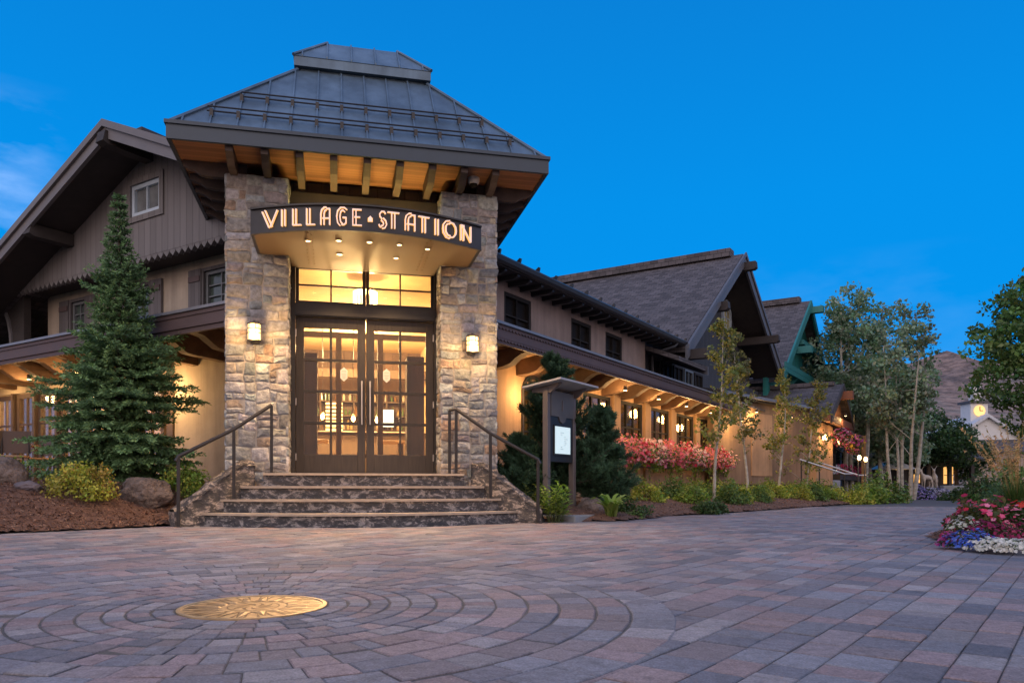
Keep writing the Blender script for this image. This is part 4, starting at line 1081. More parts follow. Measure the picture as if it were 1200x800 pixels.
# dining room behind
m = MB(); m.box(RW, 7.3, 18.5, 1.24, 4.4, 0.5, 0.62); m.box(RW, 5.1, 7.2, 1.24, 2.2, 0.5, 0.62); m.build('dining_floor', M_lobbyfloor, B)
m = MB(); m.box(RW, 7.3, 18.5, 4.4, 4.5, 0.62, 3.0); m.box(RW, 7.2, 7.3, 1.24, 4.4, 0.62, 3.0); m.box(RW, 18.5, 18.6, 1.24, 4.4, 0.62, 3.0); m.box(RW, 7.2, 18.6, 1.24, 4.5, 3.002, 3.05); m.box(RW, 5.0, 7.2, 2.2, 2.3, .62, 3.0); m.box(RW, 5.0, 5.1, 1.24, 2.2, .62, 3.0); m.box(RW, 5.0, 7.19, 1.24, 2.3, 3.002, 3.05)
m.build('dining_wall', plain('dining_wall_tan', (.26, .17, .09), .85, .2, 2), B)
for i, (t, z) in enumerate(((9.0, 2.0), (10.9, 2.1), (12.9, 2.0), (15.0, 2.0))):
    p = RW(t, 3.2, z)
    tt = empty('pendant_lamp', p, ('glowing globe lamp behind the first planted window from the tower', 'glowing globe lamp behind the second planted window from the tower', 'glowing globe lamp behind the third planted window from the tower', 'glowing globe lamp behind the last planted window from the tower')[i], 'pendant lamp', 'globe lamps in the dining room')
    q = MB(); q.tube([(p[0], p[1], z+.11), (p[0], p[1], 3.0)], .008, 6); q.build('cord', M_metal_dark, tt)
    q = MB(); q.lathe(p, [(.02, -.12), (.08, -.09), (.12, 0), (.08, .09), (.02, .12)], 14); q.build('globe', E_shade, tt, smooth=True)
    lamp('POINT', (p[0], p[1], z-.2), 150, parent=tt, size=.1)
lamp('POINT', RW(6.1, 1.8, 2.5), 30, size=.2, name='dining_ceiling_lamp')
# green exit sign lit inside
x = on(RW, 742, 2.2); tt = empty('exit_sign', RW(x, 2.2, 1.95), 'small green lit sign inside the second planted window', 'exit sign')
q = MB(); q.box(RW, x-.13, x+.13, 2.19, 2.23, 1.86, 2.02); q.build('housing', M_metal_dark, tt)
q = MB()
for k, (a, w) in enumerate(((-.10, .03), (-.05, .03), (0.0, .02), (.04, .03))): q.box(RW, x+a, x+a+w, 2.183, 2.188, 1.90, 1.985)
q.build('lit_marking', emit('exit_green', (.1, .9, .35), 2.5), tt)

# ---- hall with the tall dark gable facing the lane
HD0, HD1, HT, HZ, SL, SR = 0.80, 12.0, 20.02, 8.72, 0.695, 0.62
HL, HR = 14.08, 25.5
def zh(t): return HZ - (SL*(HT-t) if t < HT else SR*(t-HT))
m = MB()
for (t0, t1) in ((HL, HT), (HT, HR)): m.prism(RW, [(t0, zh(t0)), (t1, zh(t1)), (t1, zh(t1)-.2), (t0, zh(t0)-.2)], 'y', HD0+.06, HD1)
m.build('hall_roof', M_shingle, B)
m = MB()
for (t0, t1) in ((HL-.02, HT), (HT, HR)):
    m.prism(RW, [(t0, zh(t0)-.02), (t1, zh(t1)-.02), (t1, zh(t1)-.42), (t0, zh(t0)-.42)], 'y', HD0-.02, HD0+.055)
    m.prism(RW, [(t0, zh(t0)+.04), (t1, zh(t1)+.04), (t1, zh(t1)-.10), (t0, zh(t0)-.10)], 'y', HD0-.07, HD0-.022)
m.build('barge_board', M_hallbarge, B)
m = MB(); m.box(RW, HT-.24, HT+.24, HD0+.45, HD1, HZ-.06, HZ+.22); m.build('ridge_cap', M_shingle, B)
m = MB(); m.prism(RW, [(HL+.5, 3.3), (HR-.6, 3.3), (HR-.6, zh(HR-.6)-.21), (HT, HZ-.21), (HL+.5, zh(HL+.5)-.21)], 'y', 1.95, 2.10); m.build('gable_wall', M_charcoal_siding, B)
m = MB(); m.prism(RW, [(HL+.3, zh(HL+.3)-.23), (HT, HZ-.23), (HT, HZ-.27), (HL+.3, zh(HL+.3)-.27)], 'y', HD0+.06, 1.95); m.prism(RW, [(HR, zh(HR)-.23), (HT, HZ-.23), (HT, HZ-.27), (HR, zh(HR)-.27)], 'y', HD0+.06, 1.95); m.build('gable_soffit', M_darkwood, B)
zvv = lambda u, v, d: .5+(571.4-v)/905*RW(on(RW, u, d), d, 0)[1]
for (t, z, y0) in ((HT, HZ-.62, .38), (on(RW, 853, .6), zvv(852, 363, .6), .55), (on(RW, 909, .5), zvv(908, 401, .5), .35), (HL+.35, zh(HL+.35)-.62, .3)):
    q = MB(); q.prism(RW, [(y0, z+.06), (y0+.02, z+.28), (2.0, z+.28), (2.0, z), (y0+.08, z)], 'x', t-.13, t+.13); q.build('purlin_beam', M_darkwood, B)
# oval window
xo = on(RW, 850, 1.95); Yo = RW(xo, 1.95, 0)[1]; zo = .5 + (571.4-373)/905*Yo
m = MB(); n = 28
for k in range(n):
    a0, a1 = 2*math.pi*k/n, 2*math.pi*(k+1)/n
    o = lambda a, r: (xo+.52*r*math.cos(a), zo+.70*r*math.sin(a))
    m.prism(RW, [o(a0, 1), o(a1, 1), o(a1, .80), o(a0, .80)], 'y', 1.86, 1.948)
ow = m.build('oval_window', M_whiteframe, B)
m = MB(); m.prism(RW, [(xo+.42*math.cos(2*math.pi*k/n), zo+.57*math.sin(2*math.pi*k/n)) for k in range(n)], 'y', 1.92, 1.945); m.build('pane', dark_pane('oval_pane', (.42, .38, .20), .2), ow)
m = MB(); m.box(RW, xo-.015, xo+.015, 1.90, 1.919, zo-.55, zo+.55); m.box(RW, xo-.4, xo+.4, 1.90, 1.918, zo-.015, zo+.015); m.build('muntin', M_whiteframe, ow)
# little pent roof and lower windows under the gable, left end
m = MB(); m.prism(RW, [(0.55, 4.05), (2.0, 4.62), (2.0, 4.50), (0.55, 3.93)], 'x', 12.7, 15.0); m.build('pent_roof', M_shingle, B)
m = MB(); m.prism(RW, [(0.50, 4.07), (2.0, 4.66), (2.0, 4.40), (0.50, 3.81)], 'x', 15.0, 15.07); m.build('barge_board', M_hallbarge, B)
m = MB(); m.box(RW, 12.67, 25.0, 1.62, 1.94, 3.3, 4.45); m.build('hall_lower_wall', M_charcoal_siding, B)
for k in range(5):
    x0 = 13.2 + 0.95*k
    grid_window(RW, x0, x0+.78, 3.72, 4.22, 1.60, 2, 1, .06, .03, 'window', M_greysash if k == 3 else M_blackframe, M_pane_dark, B, .08, .02)

# ---- annex with its plain plaster wall, turned a little toward the lane
FA = Frame(RW(TE, 0.15, 0)[:2], unit(43.9), (-unit(43.9)[1], unit(43.9)[0]))
aw1 = on(FA, 958, 0.0); aw0 = on(FA, 846, 0.0)
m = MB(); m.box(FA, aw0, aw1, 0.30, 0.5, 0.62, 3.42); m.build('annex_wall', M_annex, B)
m = MB(); m.box(FA, aw0+.05, aw1, 0.34, 0.52, 0.0, 0.618); m.build('annex_plinth', M_darkwood, B)
m = MB(); m.box(FA, aw0-.05, aw1+.1, -0.02, 0.10, 3.40, 3.50); m.build('cap_flashing', M_capflash, B)
m = MB(); m.box(FA, aw0, aw1, 0.11, 0.30, 3.34, 3.44); m.build('eave_soffit', M_darkwood, B)
m = MB(); m.prism(FA, [(0.0, 3.505), (4.5, 4.35), (4.5, 4.2), (0.0, 3.42)], 'x', aw0-.05, aw1+.1); m.build('annex_roof', M_shingle, B)
m = MB(); x = on(FA, 893, .28); m.box(FA, x-.75, x+.75, 0.27, 0.298, 0.9, 3.0); m.build('ochre_panel', M_plaster_ochre, B)

# ---- entry porch with the small lit gable
PD, PT, PZ, PS, PH = -1.5, on(RW, 989, -1.5), 4.66, 0.56, 2.75
def zp(t): return PZ - PS*abs(t-PT)
m = MB()
for (t0, t1) in ((PT-PH, PT), (PT, PT+PH)): m.prism(RW, [(t0, zp(t0)), (t1, zp(t1)), (t1, zp(t1)-.14), (t0, zp(t0)-.14)], 'y', PD+.05, 4.5)
m.build('porch_gable_roof', M_shingle, B)
m = MB(); m.box(RW, PT-.18, PT+.18, PD+.35, 4.5, PZ-.05, PZ+.12); m.build('ridge_cap', M_shingle, B)
m = MB()
for (t0, t1) in ((PT-PH, PT), (PT, PT+PH)): m.prism(RW, [(t0, zp(t0)+.02), (t1, zp(t1)+.02), (t1, zp(t1)-.22), (t0, zp(t0)-.22)], 'y', PD-.02, PD+.045)
m.build('barge_board', M_darkwood, B)
M_redwood = plain('red_brown_beam', (0.17, 0.065, 0.035), 0.7, .2, 5.0, .2)
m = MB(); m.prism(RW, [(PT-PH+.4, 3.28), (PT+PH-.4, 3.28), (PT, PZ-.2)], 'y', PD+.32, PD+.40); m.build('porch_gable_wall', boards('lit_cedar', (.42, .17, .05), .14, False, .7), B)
q = MB(); q.box(RW, PT-.16, PT+.16, PD-.35, PD+.8, PZ-.62, PZ-.30); q.build('porch_beam', M_redwood, B)
q = MB(); q.box(RW, PT-PH-.1, PT+PH-.2, PD+.02, PD+.28, 2.98, 3.24); q.build('porch_beam', M_redwood, B)
# porch pillar and dark wall
m = MB(); xl, xr = on(RW, 957, -1.0), on(RW, 976, -1.0)
m.box(RW, xl, xr, -1.0, -.6, 0.6, 3.0); m.build('porch_pillar', M_plaster_ochre, B)
m = MB(); m.box(RW, xl, xr, -.98, -.62, 0.0, 0.598); m.build('porch_plinth', M_darkwood, B)
m = MB(); m.box(RW, xr+.02, PT+4.5, -.30, -.1, 0.0, 3.1); m.build('porch_wall', M_charcoal_siding, B)
for k in range(3):
    x0 = xr+1.1+1.25*k
    grid_window(RW, x0, x0+1.0, 1.35, 2.7, -.33, 2, 2, .08, .04, 'window', M_darkwood, M_pane_dark, B, .05, .01)
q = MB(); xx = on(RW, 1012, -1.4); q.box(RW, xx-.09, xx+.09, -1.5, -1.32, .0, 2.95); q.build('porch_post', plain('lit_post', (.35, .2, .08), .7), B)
m = MB(); m.prism(RW, [(-1.2, 2.7), (3.0, 3.9), (3.0, 3.75), (-1.2, 2.55)], 'x', PT+PH-.2, PT+PH+6); m.build('side_roof', M_shingle, B)

# ---- teal building beyond
TB = empty('teal_lodge', RW(31.5, 2, 0), 'teal painted gabled lodge with a steep shingled roof beyond the restaurant', 'building')
QD, QT, QZ, QS, QH = 0.80, 31.5, 9.42, 0.745, 5.8
def zq(t): return QZ - QS*abs(t-QT)
m = MB()
for (t0, t1) in ((QT-QH, QT), (QT, QT+QH)): m.prism(RW, [(t0, zq(t0)), (t1, zq(t1)), (t1, zq(t1)-.2), (t0, zq(t0)-.2)], 'y', QD+.06, 14)
m.build('roof', M_shingle, TB)
m = MB(); m.box(RW, QT-.25, QT+.25, QD+.5, 14, QZ-.05, QZ+.22); m.build('ridge_cap', M_shingle, TB)
m = MB()
for (t0, t1) in ((QT-QH, QT), (QT, QT+QH)): m.prism(RW, [(t0, zq(t0)+.02), (t1, zq(t1)+.02), (t1, zq(t1)-.40), (t0, zq(t0)-.40)], 'y', QD-.03, QD+.055)
m.build('barge_board', M_teal, TB)
m = MB(); m.prism(RW, [(QT-QH+.7, 0), (QT+QH-.7, 0), (QT+QH-.7, zq(QT+QH-.7)-.2), (QT, QZ-.2), (QT-QH+.7, zq(QT-QH+.7)-.2)], 'y', 1.35, 1.55); m.box(RW, QT-QH-.25, QT-QH+.69, 1.36, 1.54, 0, 5.15); m.build('wall', M_teal_siding, TB)
for (t, z, y0) in ((QT, QZ-.62, .25), (QT-2.9, zq(QT-2.9)-.8, .2), (QT+2.9, zq(QT+2.9)-.8, .2)):
    q = MB(); q.box(RW, t-.16, t+.16, y0, 2.05, z, z+.30); q.build('purlin_beam', M_teal, TB)
m = MB(); m.box(RW, QT-5.4, QT+5.4, 0.75, 1.34, 5.35, 5.55); m.box(RW, QT-5.4, QT+5.4, .75, .83, 5.56, 5.78); m.prism(RW, [(QT-2.2, 7.2), (QT+2.2, 7.2), (QT+2.2, 7.0), (QT-2.2, 7.0)], 'y', .7, 1.34); m.build('balcony', M_teal, TB)
for t in (-3, -1.5, 1.5, 3): m = MB(); m.prism(RW, [(.80, 5.34), (1.34, 4.7), (1.34, 4.95), (1.0, 5.34)], 'x', QT+t-.08, QT+t+.08); m.build('brace', M_teal, TB)

# ================================================================== ENTRY STEPS, CHEEK WALLS, HANDRAILS
ST = empty('entry_steps', TW(0, -1.2, 0), 'four dark veined stone steps with tan nosings below the glazed doors', 'steps')
lev = [(-1.76, -0.82, 2.26, 0.0, 0.175), (-1.47, -0.82, 1.95, 0.175, 0.35), (-1.17, -0.82, 1.65, 0.35, 0.525), (-0.86, -0.84, 1.36, 0.525, 0.70)]
for (bc, be, hw, z0, z1) in lev:
    front = [(hw*(-1+2*k/24), be + (bc-be)*(1-((-1+2*k/24))**2)) for k in range(25)]
    plan = front + [(hw, -0.3), (-hw, -0.3)]
    q = MB()
    # riser face subdivided so that the split-faced stone shows relief
    nseg = 60
    pts = []
    for k in range(nseg+1):
        f = -1+2*k/nseg; pts.append((hw*f, be + (bc-be)*(1-f*f)))
    vs = []; rows = 5
    for j in range(rows+1):
        for (a, b) in pts:
            z = z0 - .03 + (z1-.03-z0+.03)*j/rows
            d = 0.012*mnoise.noise((a*9, z*14, z0*7)) + 0.006*mnoise.noise((a*27, z*30, z0*3)) if 0 < j < rows else 0
            vs.append(TW(a, b+.012-d, z))
    q.raw(vs, [(j*(nseg+1)+i, j*(nseg+1)+i+1, (j+1)*(nseg+1)+i+1, (j+1)*(nseg+1)+i) for j in range(rows) for i in range(nseg)])
    q.prism(TW, [(p[0], p[1]+.03) for p in front] + [(hw, -0.3), (-hw, -0.3)], 'z', z0-.03, z1-.031)
    q.build('riser', M_marble, ST, smooth=True, uv=False)
    q = MB(); back = [(1.03, 0.10), (-1.03, 0.10)] if z1 > .69 else [(hw, -0.28), (-hw, -0.28)]
    if z1 > .69: plan2 = [(p[0], p[1]-.022) for p in front] + [(1.36, -.58), (1.03, -.58), (1.03, -.14), (-1.03, -.14), (-1.03, -.58), (-1.36, -.58)]
    else: plan2 = [(p[0], p[1]-.022) for p in front] + back
    q.prism(TW, plan2, 'z', z1-.03, z1); q.build('tread', M_nosing, ST)
def cheek(sgn, label):
    A, Bp = (1.52*sgn, -0.62), (2.46*sgn, -0.98)
    top = [(0.0, 0.86), (0.16, 0.86), (0.92, 0.26), (1.0, 0.22)]
    r = random.Random(3+sgn)
    root = empty('cheek_wall', TW(2.0*sgn, -.8, 0), label, 'stone wall')
    dx, dy = Bp[0]-A[0], Bp[1]-A[1]; L = math.hypot(dx, dy); ux, uy = dx/L, dy/L; nx, ny = (-uy, ux)
    if sgn < 0: nx, ny = -nx, -ny                 # outward normal points to the building
    def top_z(s): return np.interp(s/L, [p[0] for p in top], [p[1] for p in top])
    q = MB(); ns, nw = 34, 9; W0, W1 = -0.13, 0.30
    vs = []
    for i in range(ns+1):
        s = L*i/ns
        for j in range(nw+1):
            w = W0+(W1-W0)*j/nw
            p = (A[0]+ux*s+nx*w, A[1]+uy*s+ny*w)
            e = min(1.0, min(j, nw-j)/1.5)
            z = top_z(s) - 0.05*(1-e) + 0.035*mnoise.noise((s*7, w*22, sgn)) + 0.022*mnoise.noise((s*19, w*40, sgn+5))
            vs.append(TW(p[0], p[1], z))
    fs = [(i*(nw+1)+j, i*(nw+1)+j+1, (i+1)*(nw+1)+j+1, (i+1)*(nw+1)+j) for i in range(ns) for j in range(nw)]
    q.raw(vs, fs)
    q.build('cap_slab', M_cheek, root, smooth=True, uv=False, angle=60)
    m = MB(); vs = []; nz = 7
    path = [(0, W0)] + [(L*i/ns, W0+.02) for i in range(ns+1)] + [(L, W0+.03), (L, W1-.03)] + [(L-L*i/ns, W1-.02) for i in range(ns+1)]
    for j in range(nz+1):
        for (s, w) in path:
            zt = top_z(min(s, L))-.03; z = -0.05 + (zt+.05)*j/nz
            d = .03*mnoise.noise((s*8, z*9, w*9+sgn)) + .015*mnoise.noise((s*23, z*20, sgn))
            p = (A[0]+ux*(s+ (d if s >= L-.001 else 0))+nx*(w-d*(1 if w < 0 else -1)), A[1]+uy*s+ny*(w-d*(1 if w < 0 else -1))); vs.append(TW(p[0], p[1], z))
    n = len(path); m.raw(vs, [(j*n+i, j*n+(i+1) % n, (j+1)*n+(i+1) % n, (j+1)*n+i) for j in range(nz) for i in range(n)])
    m.build('side_stone', M_cheek, root, smooth=True, uv=False, fix=False, angle=45)
cheek(-1, 'rough sloping stone cheek wall beside the steps, below the spruce')
cheek(1, 'rough sloping stone cheek wall between the steps and the menu stand')
def rail(sgn, label):
    t = empty('handrail', TW(1.9*sgn, -.9, 0), label, 'handrail', 'handrails of the entry steps')
    P = [(1.26*sgn, -0.74, .70, 1.62), (1.72*sgn, -0.93, .35, 1.27), (2.37*sgn, -1.10, 0.0, 0.90)]
    def pst(a, b, z0, z1, w=.02):
        q = MB(); q.bbox(TW, a-w, a+w, b-w, b+w, z0, z1, .004); return q.build('post', M_railmetal, t)
    for (a, b, z0, z1) in P: pst(a, b, z0, z1-.01)
    if sgn > 0: pst(1.17, -.70, .70, 1.60)
    q = MB(); pts = [TW(p[0], p[1], p[3]) for p in P]
    if sgn > 0: pts = [TW(1.165, -.70, 1.605)] + pts
    e = TW(P[2][0]+.03*sgn, P[2][1]-.02, P[2][3]-.06); pts.append(e)
    q.tube(pts, .024, 8); q.build('top_rail', M_railmetal, t, smooth=True)
    q = MB()
    for (a, b, z0, z1) in P: q.box(TW, a-.045, a+.045, b-.045, b+.045, z0+.001, z0+.012)
    q.build('base_plate', M_railmetal, t)
rail(-1, 'black metal handrail on the spruce side of the entry steps')
rail(1, 'black metal handrail on the menu stand side of the entry steps')

# ================================================================== ENTRANCE SIGN
SG = empty('entrance_sign', TW(0, -1.1, 3.69), 'curved dark canopy sign reading VILLAGE STATION over the doors', 'sign')
SZ0, SZ1 = 3.685, 3.975
sa0, sa1 = on(TW, 293.5, -1.48), on(TW, 564, -1.48)
sm_, sh_ = (sa0+sa1)/2, (sa1-sa0)/2
def arcb(a): f = (a-sm_)/sh_; return -1.48 - 0.44*(1-f*f)
NA = 40
ap = [(sa0+(sa1-sa0)*k/NA) for k in range(NA+1)]
q = MB()
for k in range(NA):
    a, c = ap[k], ap[k+1]
    q.prism(TW, [(a, arcb(a)), (c, arcb(c)), (c, arcb(c)+.05), (a, arcb(a)+.05)], 'z', SZ0, SZ1)
q.box(TW, sa0, sa0+.04, -1.43, -.62, SZ0, SZ1); q.box(TW, sa1-.04, sa1, -1.43, -.62, SZ0, SZ1)
q.build('band', plain('blackened_steel', (0.040, 0.040, 0.044), .45, .4, 2.0, .06, 12, metallic=.5), SG, smooth=True)
q = MB()
for k in range(NA):
    a, c = ap[k], ap[k+1]
    q.prism(TW, [(a, arcb(a)-.035), (c, arcb(c)-.035), (c, arcb(c)+.06), (a, arcb(a)+.06)], 'z', SZ1+.001, SZ1+.022)
q.build('edge_trim', M_metal_dark, SG)
q = MB()
for k in range(NA):
    a, c = ap[k], ap[k+1]
    q.prism(TW, [(a, arcb(a)-.015), (c, arcb(c)-.015), (c, arcb(c)+.03), (a, arcb(a)+.03)], 'z', SZ0-.016, SZ0-.001)
q.build('edge_trim', M_metal_dark, SG)
q = MB(); plan = [(a, arcb(a)+.04) for a in ap] + [(sa1-.04, -.62), (1.04, -.62), (1.03, -.05), (-1.03, -.05), (-1.04, -.62), (sa0+.04, -.62)]
q.prism(TW, plan, 'z', SZ0+.002, SZ0+.02)
q.build('soffit_panel', plain('bronze_soffit', (0.155, 0.105, 0.058), .62, .10, 2.0, .05, metallic=.3), SG)
q = MB(); q.prism(TW, [(a, arcb(a)+.04) for a in ap] + [(sa1-.04, -.1), (sa0+.04, -.1)], 'z', SZ1-.06, SZ1-.03); q.build('top_panel', M_metal_dark, SG)
for a in (-.75, .78):
    q = MB(); q.box(TW, a-.012, a+.012, -1.7, -.2, SZ0-.006, SZ0+.001)
    for b in np.arange(-1.6, -.3, .16):
        for s in (-.04, .04): q.lathe(TW(a+s, b, SZ0-.005), [(.008, 0), (.008, .005)], 6)
    q.build('soffit_seam', M_brass_dark, SG)
DL = [(361, -1.35), (397, -1.45), (433, -1.47), (468, -1.45), (501, -1.35), (398, -.85), (464, -.85)]
for (u, b) in DL:
    a = on(TW, u, b); p = TW(a, b, SZ0)
    q = MB(); q.lathe((p[0], p[1], SZ0-.006), [(.029, 0), (.044, 0), (.044, .007), (.029, .007)], 16); d = q.build('downlight', M_steel, SG)
    q = MB(); q.lathe((p[0], p[1], SZ0-.004), [(.028, -.004), (.028, .0)], 16); q.build('lens', E_down, d)
    lamp('SPOT', (p[0], p[1], SZ0-.03), 130, size=.03, spot=115, rot=(R(-22) if b < -1.2 else 0, 0, 0), parent=SG, color=(1.0, .62, .30))
# letters, each a channel letter with inline strokes standing off the band
LET = {
 'V': ['D|0,1|.46,0', 'S|.46,0|.92,1'], 'I': ['D|.12,0|.12,1'], 'L': ['D|.14,0|.14,1', 'S|0,.03|.72,.03'],
 'A': ['D|.14,0|.14,.66|.2,.86|.36,.97|.5,.97', 'S|.5,.97|.78,.97|.78,0', 'S|.14,.40|.78,.40'],
 'G': ['D|.80,.86|.62,.97|.4,.97|.2,.82|.13,.5|.2,.18|.4,.03', 'S|.4,.03|.62,.03|.80,.14|.80,.46|.5,.46'],
 'E': ['D|.14,0|.14,1', 'S|.02,.97|.74,.97', 'S|.14,.52|.62,.52', 'S|.02,.03|.76,.03'],
 'S': ['S|.66,.84|.52,.97|.28,.97|.12,.82|.14,.66|.34,.52', 'D|.34,.52|.56,.38|.62,.22|.5,.06|.3,.03', 'S|.3,.03|.14,.05|.04,.18'],
 'T': ['D|.42,0|.42,.94', 'S|0,.97|.86,.97'],
 'O': ['D|.5,.97|.28,.93|.12,.72|.10,.5|.12,.28|.28,.07|.5,.03', 'S|.5,.97|.74,.93|.9,.72|.93,.5|.9,.28|.74,.07|.5,.03'],
 'N': ['D|.14,0|.14,1', 'S|.1,1|.84,0', 'S|.84,0|.84,1']}
smp = np.linspace(sa0, sa1, 800); ulist = []
for a in smp:
    X, Y, _ = TW(a, arcb(a)-.03, 0); ulist.append(600+905*X/Y)
def a_of_u(u): return float(np.interp(u, ulist, smp))
def stroke(mb, W, pts, w, d0, d1):
    pts = [Vector((p[0], p[1])) for p in pts]; L = []; Rr = []
    for i, p in enumerate(pts):
        t0 = (p-pts[i-1]).normalized() if i > 0 else None; t1 = (pts[i+1]-p).normalized() if i+1 < len(pts) else None
        if t0 is None: nrm = Vector((-t1.y, t1.x)); k = 1
        elif t1 is None: nrm = Vector((-t0.y, t0.x)); k = 1
        else:
            nrm = (Vector((-t0.y, t0.x))+Vector((-t1.y, t1.x))).normalized(); k = 1/max(.5, nrm.dot(Vector((-t1.y, t1.x))))
        L.append(p+nrm*w/2*k); Rr.append(p-nrm*w/2*k)
    for i in range(len(pts)-1):
        lo = [W(q.x, q.y, d0) for q in (L[i], L[i+1], Rr[i+1], Rr[i])]; hi = [W(q.x, q.y, d1) for q in (L[i], L[i+1], Rr[i+1], Rr[i])]
        mb.hexa(lo, hi)
def add_letter(ch, u0, u1):
    a0, a1 = a_of_u(u0), a_of_u(u1); hgt = 0.205; zb = SZ0 + .045
    sc = (a1-a0)/{'I': .24, 'V': .92, 'L': .74, 'A': .80, 'G': .82, 'E': .78, 'S': .68, 'T': .88, 'O': .95, 'N': .86}[ch]
    def W(x, y, d):
        a = a0 + x; da = .01
        tx, ty = 1, (arcb(a+da)-arcb(a-da))/(2*da); l = math.hypot(tx, ty); nx, ny = ty/l, -1/l
        return TW(a+nx*d, arcb(a)+ny*d, zb+y)
    f, h = MB(), MB()
    for sk in LET[ch]:
        ty, *ps = sk.split('|'); P = [tuple(float(c) for c in p.split(',')) for p in ps]
        P = [(x*sc, y*hgt) for x, y in P]
        lines = [P]; wd = .013
        if ty == 'D':
            off = .0190; lines = []
            for s in (-1, 1):
                q = []
                for i, p in enumerate(P):
                    t = Vector(P[min(i+1, len(P)-1)])-Vector(P[max(i-1, 0)]); t.normalize(); q.append((p[0]-t.y*off*s, p[1]+t.x*off*s))
                lines.append(q)
            wd = .0120
        for ln in lines:
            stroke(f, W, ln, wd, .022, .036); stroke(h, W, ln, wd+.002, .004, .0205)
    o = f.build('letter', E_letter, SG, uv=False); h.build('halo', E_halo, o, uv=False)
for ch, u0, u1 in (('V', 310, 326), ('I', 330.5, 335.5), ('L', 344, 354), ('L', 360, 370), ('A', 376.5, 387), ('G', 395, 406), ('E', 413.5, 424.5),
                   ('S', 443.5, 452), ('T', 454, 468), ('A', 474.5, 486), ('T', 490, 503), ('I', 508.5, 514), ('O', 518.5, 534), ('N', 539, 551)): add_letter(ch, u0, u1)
a = a_of_u(434); q = MB()
pts = [(a-.022, 3.79), (a+.022, 3.79), (a+.022, 3.835), (a, 3.86), (a-.022, 3.835)]
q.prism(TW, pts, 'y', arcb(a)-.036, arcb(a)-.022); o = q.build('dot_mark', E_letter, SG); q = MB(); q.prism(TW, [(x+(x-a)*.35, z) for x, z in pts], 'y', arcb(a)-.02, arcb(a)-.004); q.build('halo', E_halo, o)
# light strip on top that washes the soffit boards
for k in range(6):
    a = -0.80 + 0.32*k
    lamp('SPOT', TW(a, -0.55, SZ1+.04), 26, size=.04, parent=SG, spot=95, blend=.9, rot=(R(180), 0, 0), color=(1.0, .68, .20))

# ================================================================== WALL LANTERNS
def lantern(p, out, label, s=1.0, e=E_shade, pw=10, name='wall_lantern'):
    t = empty(name, p, label, 'wall lamp', None)
    F = Frame(p[:2], (-out[1], out[0]), out)
    q = MB(); q.bbox(F, -.05*s, .05*s, 0, .025*s, p[2]-.12*s, p[2]+.14*s, .004); q.box(F, -.012*s, .012*s, .02*s, .10*s, p[2]+.115*s, p[2]+.135*s); q.build('bracket', M_metal_dark, t)
    c = F(0, .105*s, p[2])
    q = MB(); q.lathe(c, [(.072*s, -.095*s), (.072*s, .085*s)], 20); sh = q.build('shade', e, t, smooth=True)
    q = MB(); q.lathe(c, [(.080*s, .086*s), (.080*s, .10*s), (.05*s, .112*s), (.02*s, .125*s)], 20); q.lathe(c, [(.080*s, -.108*s), (.080*s, -.096*s)], 20); q.lathe(c, [(.076*s, -.02*s), (.076*s, -.012*s)], 20); q.lathe(c, [(.076*s, .03*s), (.076*s, .038*s)], 20)
    for k in range(6): a = math.pi*k/3; q.tube([(c[0]+.077*s*math.cos(a), c[1]+.077*s*math.sin(a), c[2]-.1*s), (c[0]+.077*s*math.cos(a), c[1]+.077*s*math.sin(a), c[2]+.09*s)], .004*s, 5)
    q.build('cage', M_metal_dark, t)
    lamp('POINT', F(0, .24*s, p[2]-.06), pw, size=.07*s, parent=t, color=(1.0, .58, .22))
    return t
def lantern_at(u, v, b, label, s=1.15):
    a = on(TW, u, b); p = TW(a, b, 0); z = .5 + (571.4-v)/905*p[1]
    lantern((p[0], p[1], z), (-EN[0], -EN[1]), label, s, pw=42)
lantern_at(299, 391, -.625, 'lit cage lantern on the stone column nearest the spruce')
lantern_at(552, 405, -.625, 'lit cage lantern on the stone column nearest the menu stand')
for u, v, d, lab in ((962.5, 513, -1.02, 'round glowing lamp on the ochre porch pillar, farther from the hanging flowers'), (978, 518, -1.15, 'round glowing lamp below the hanging flowers at the porch pillar edge')):
    x = on(RW, u, d); p = RW(x, d, 0); z = .5+(571.4-v)/905*p[1]
    t = empty('porch_lamp', (p[0], p[1], z), lab, 'wall lamp', None)
    F = Frame(p[:2], WR, (-WL[0], -WL[1]))
    q = MB(); q.box(F, -.05, .05, -.02, .03, z-.05, z+.12); q.tube([F(0, .02, z+.10), F(0, .14, z+.17)], .012, 6); q.build('bracket', M_metal_dark, t)
    c = F(0, .14, z); q = MB(); q.lathe(c, [(.02, -.12), (.075, -.085), (.10, 0), (.075, .085), (.03, .12)], 16); q.build('globe', E_shade_far, t, smooth=True)
    lamp('POINT', F(0, .36, z-.02), 32, size=.1, parent=t, color=(1.0, .52, .17))

# dome camera under the eave
a = on(TW, 555, -.75); p = TW(a, -.75, 4.93)
t = empty('security_camera', p, 'white dome security camera under the tower eave', 'camera')
q = MB(); q.lathe(p, [(.085, -.001), (.085, -.05), (.075, -.075), (.06, -.09)][::-1], 18); q.build('housing', M_white, t, smooth=True)
q = MB(); q.lathe(p, [(.058, -.085), (.052, -.115), (.03, -.138), (.004, -.145)][::-1], 16); q.build('dome_lens', M_pane_dark, t, smooth=True)

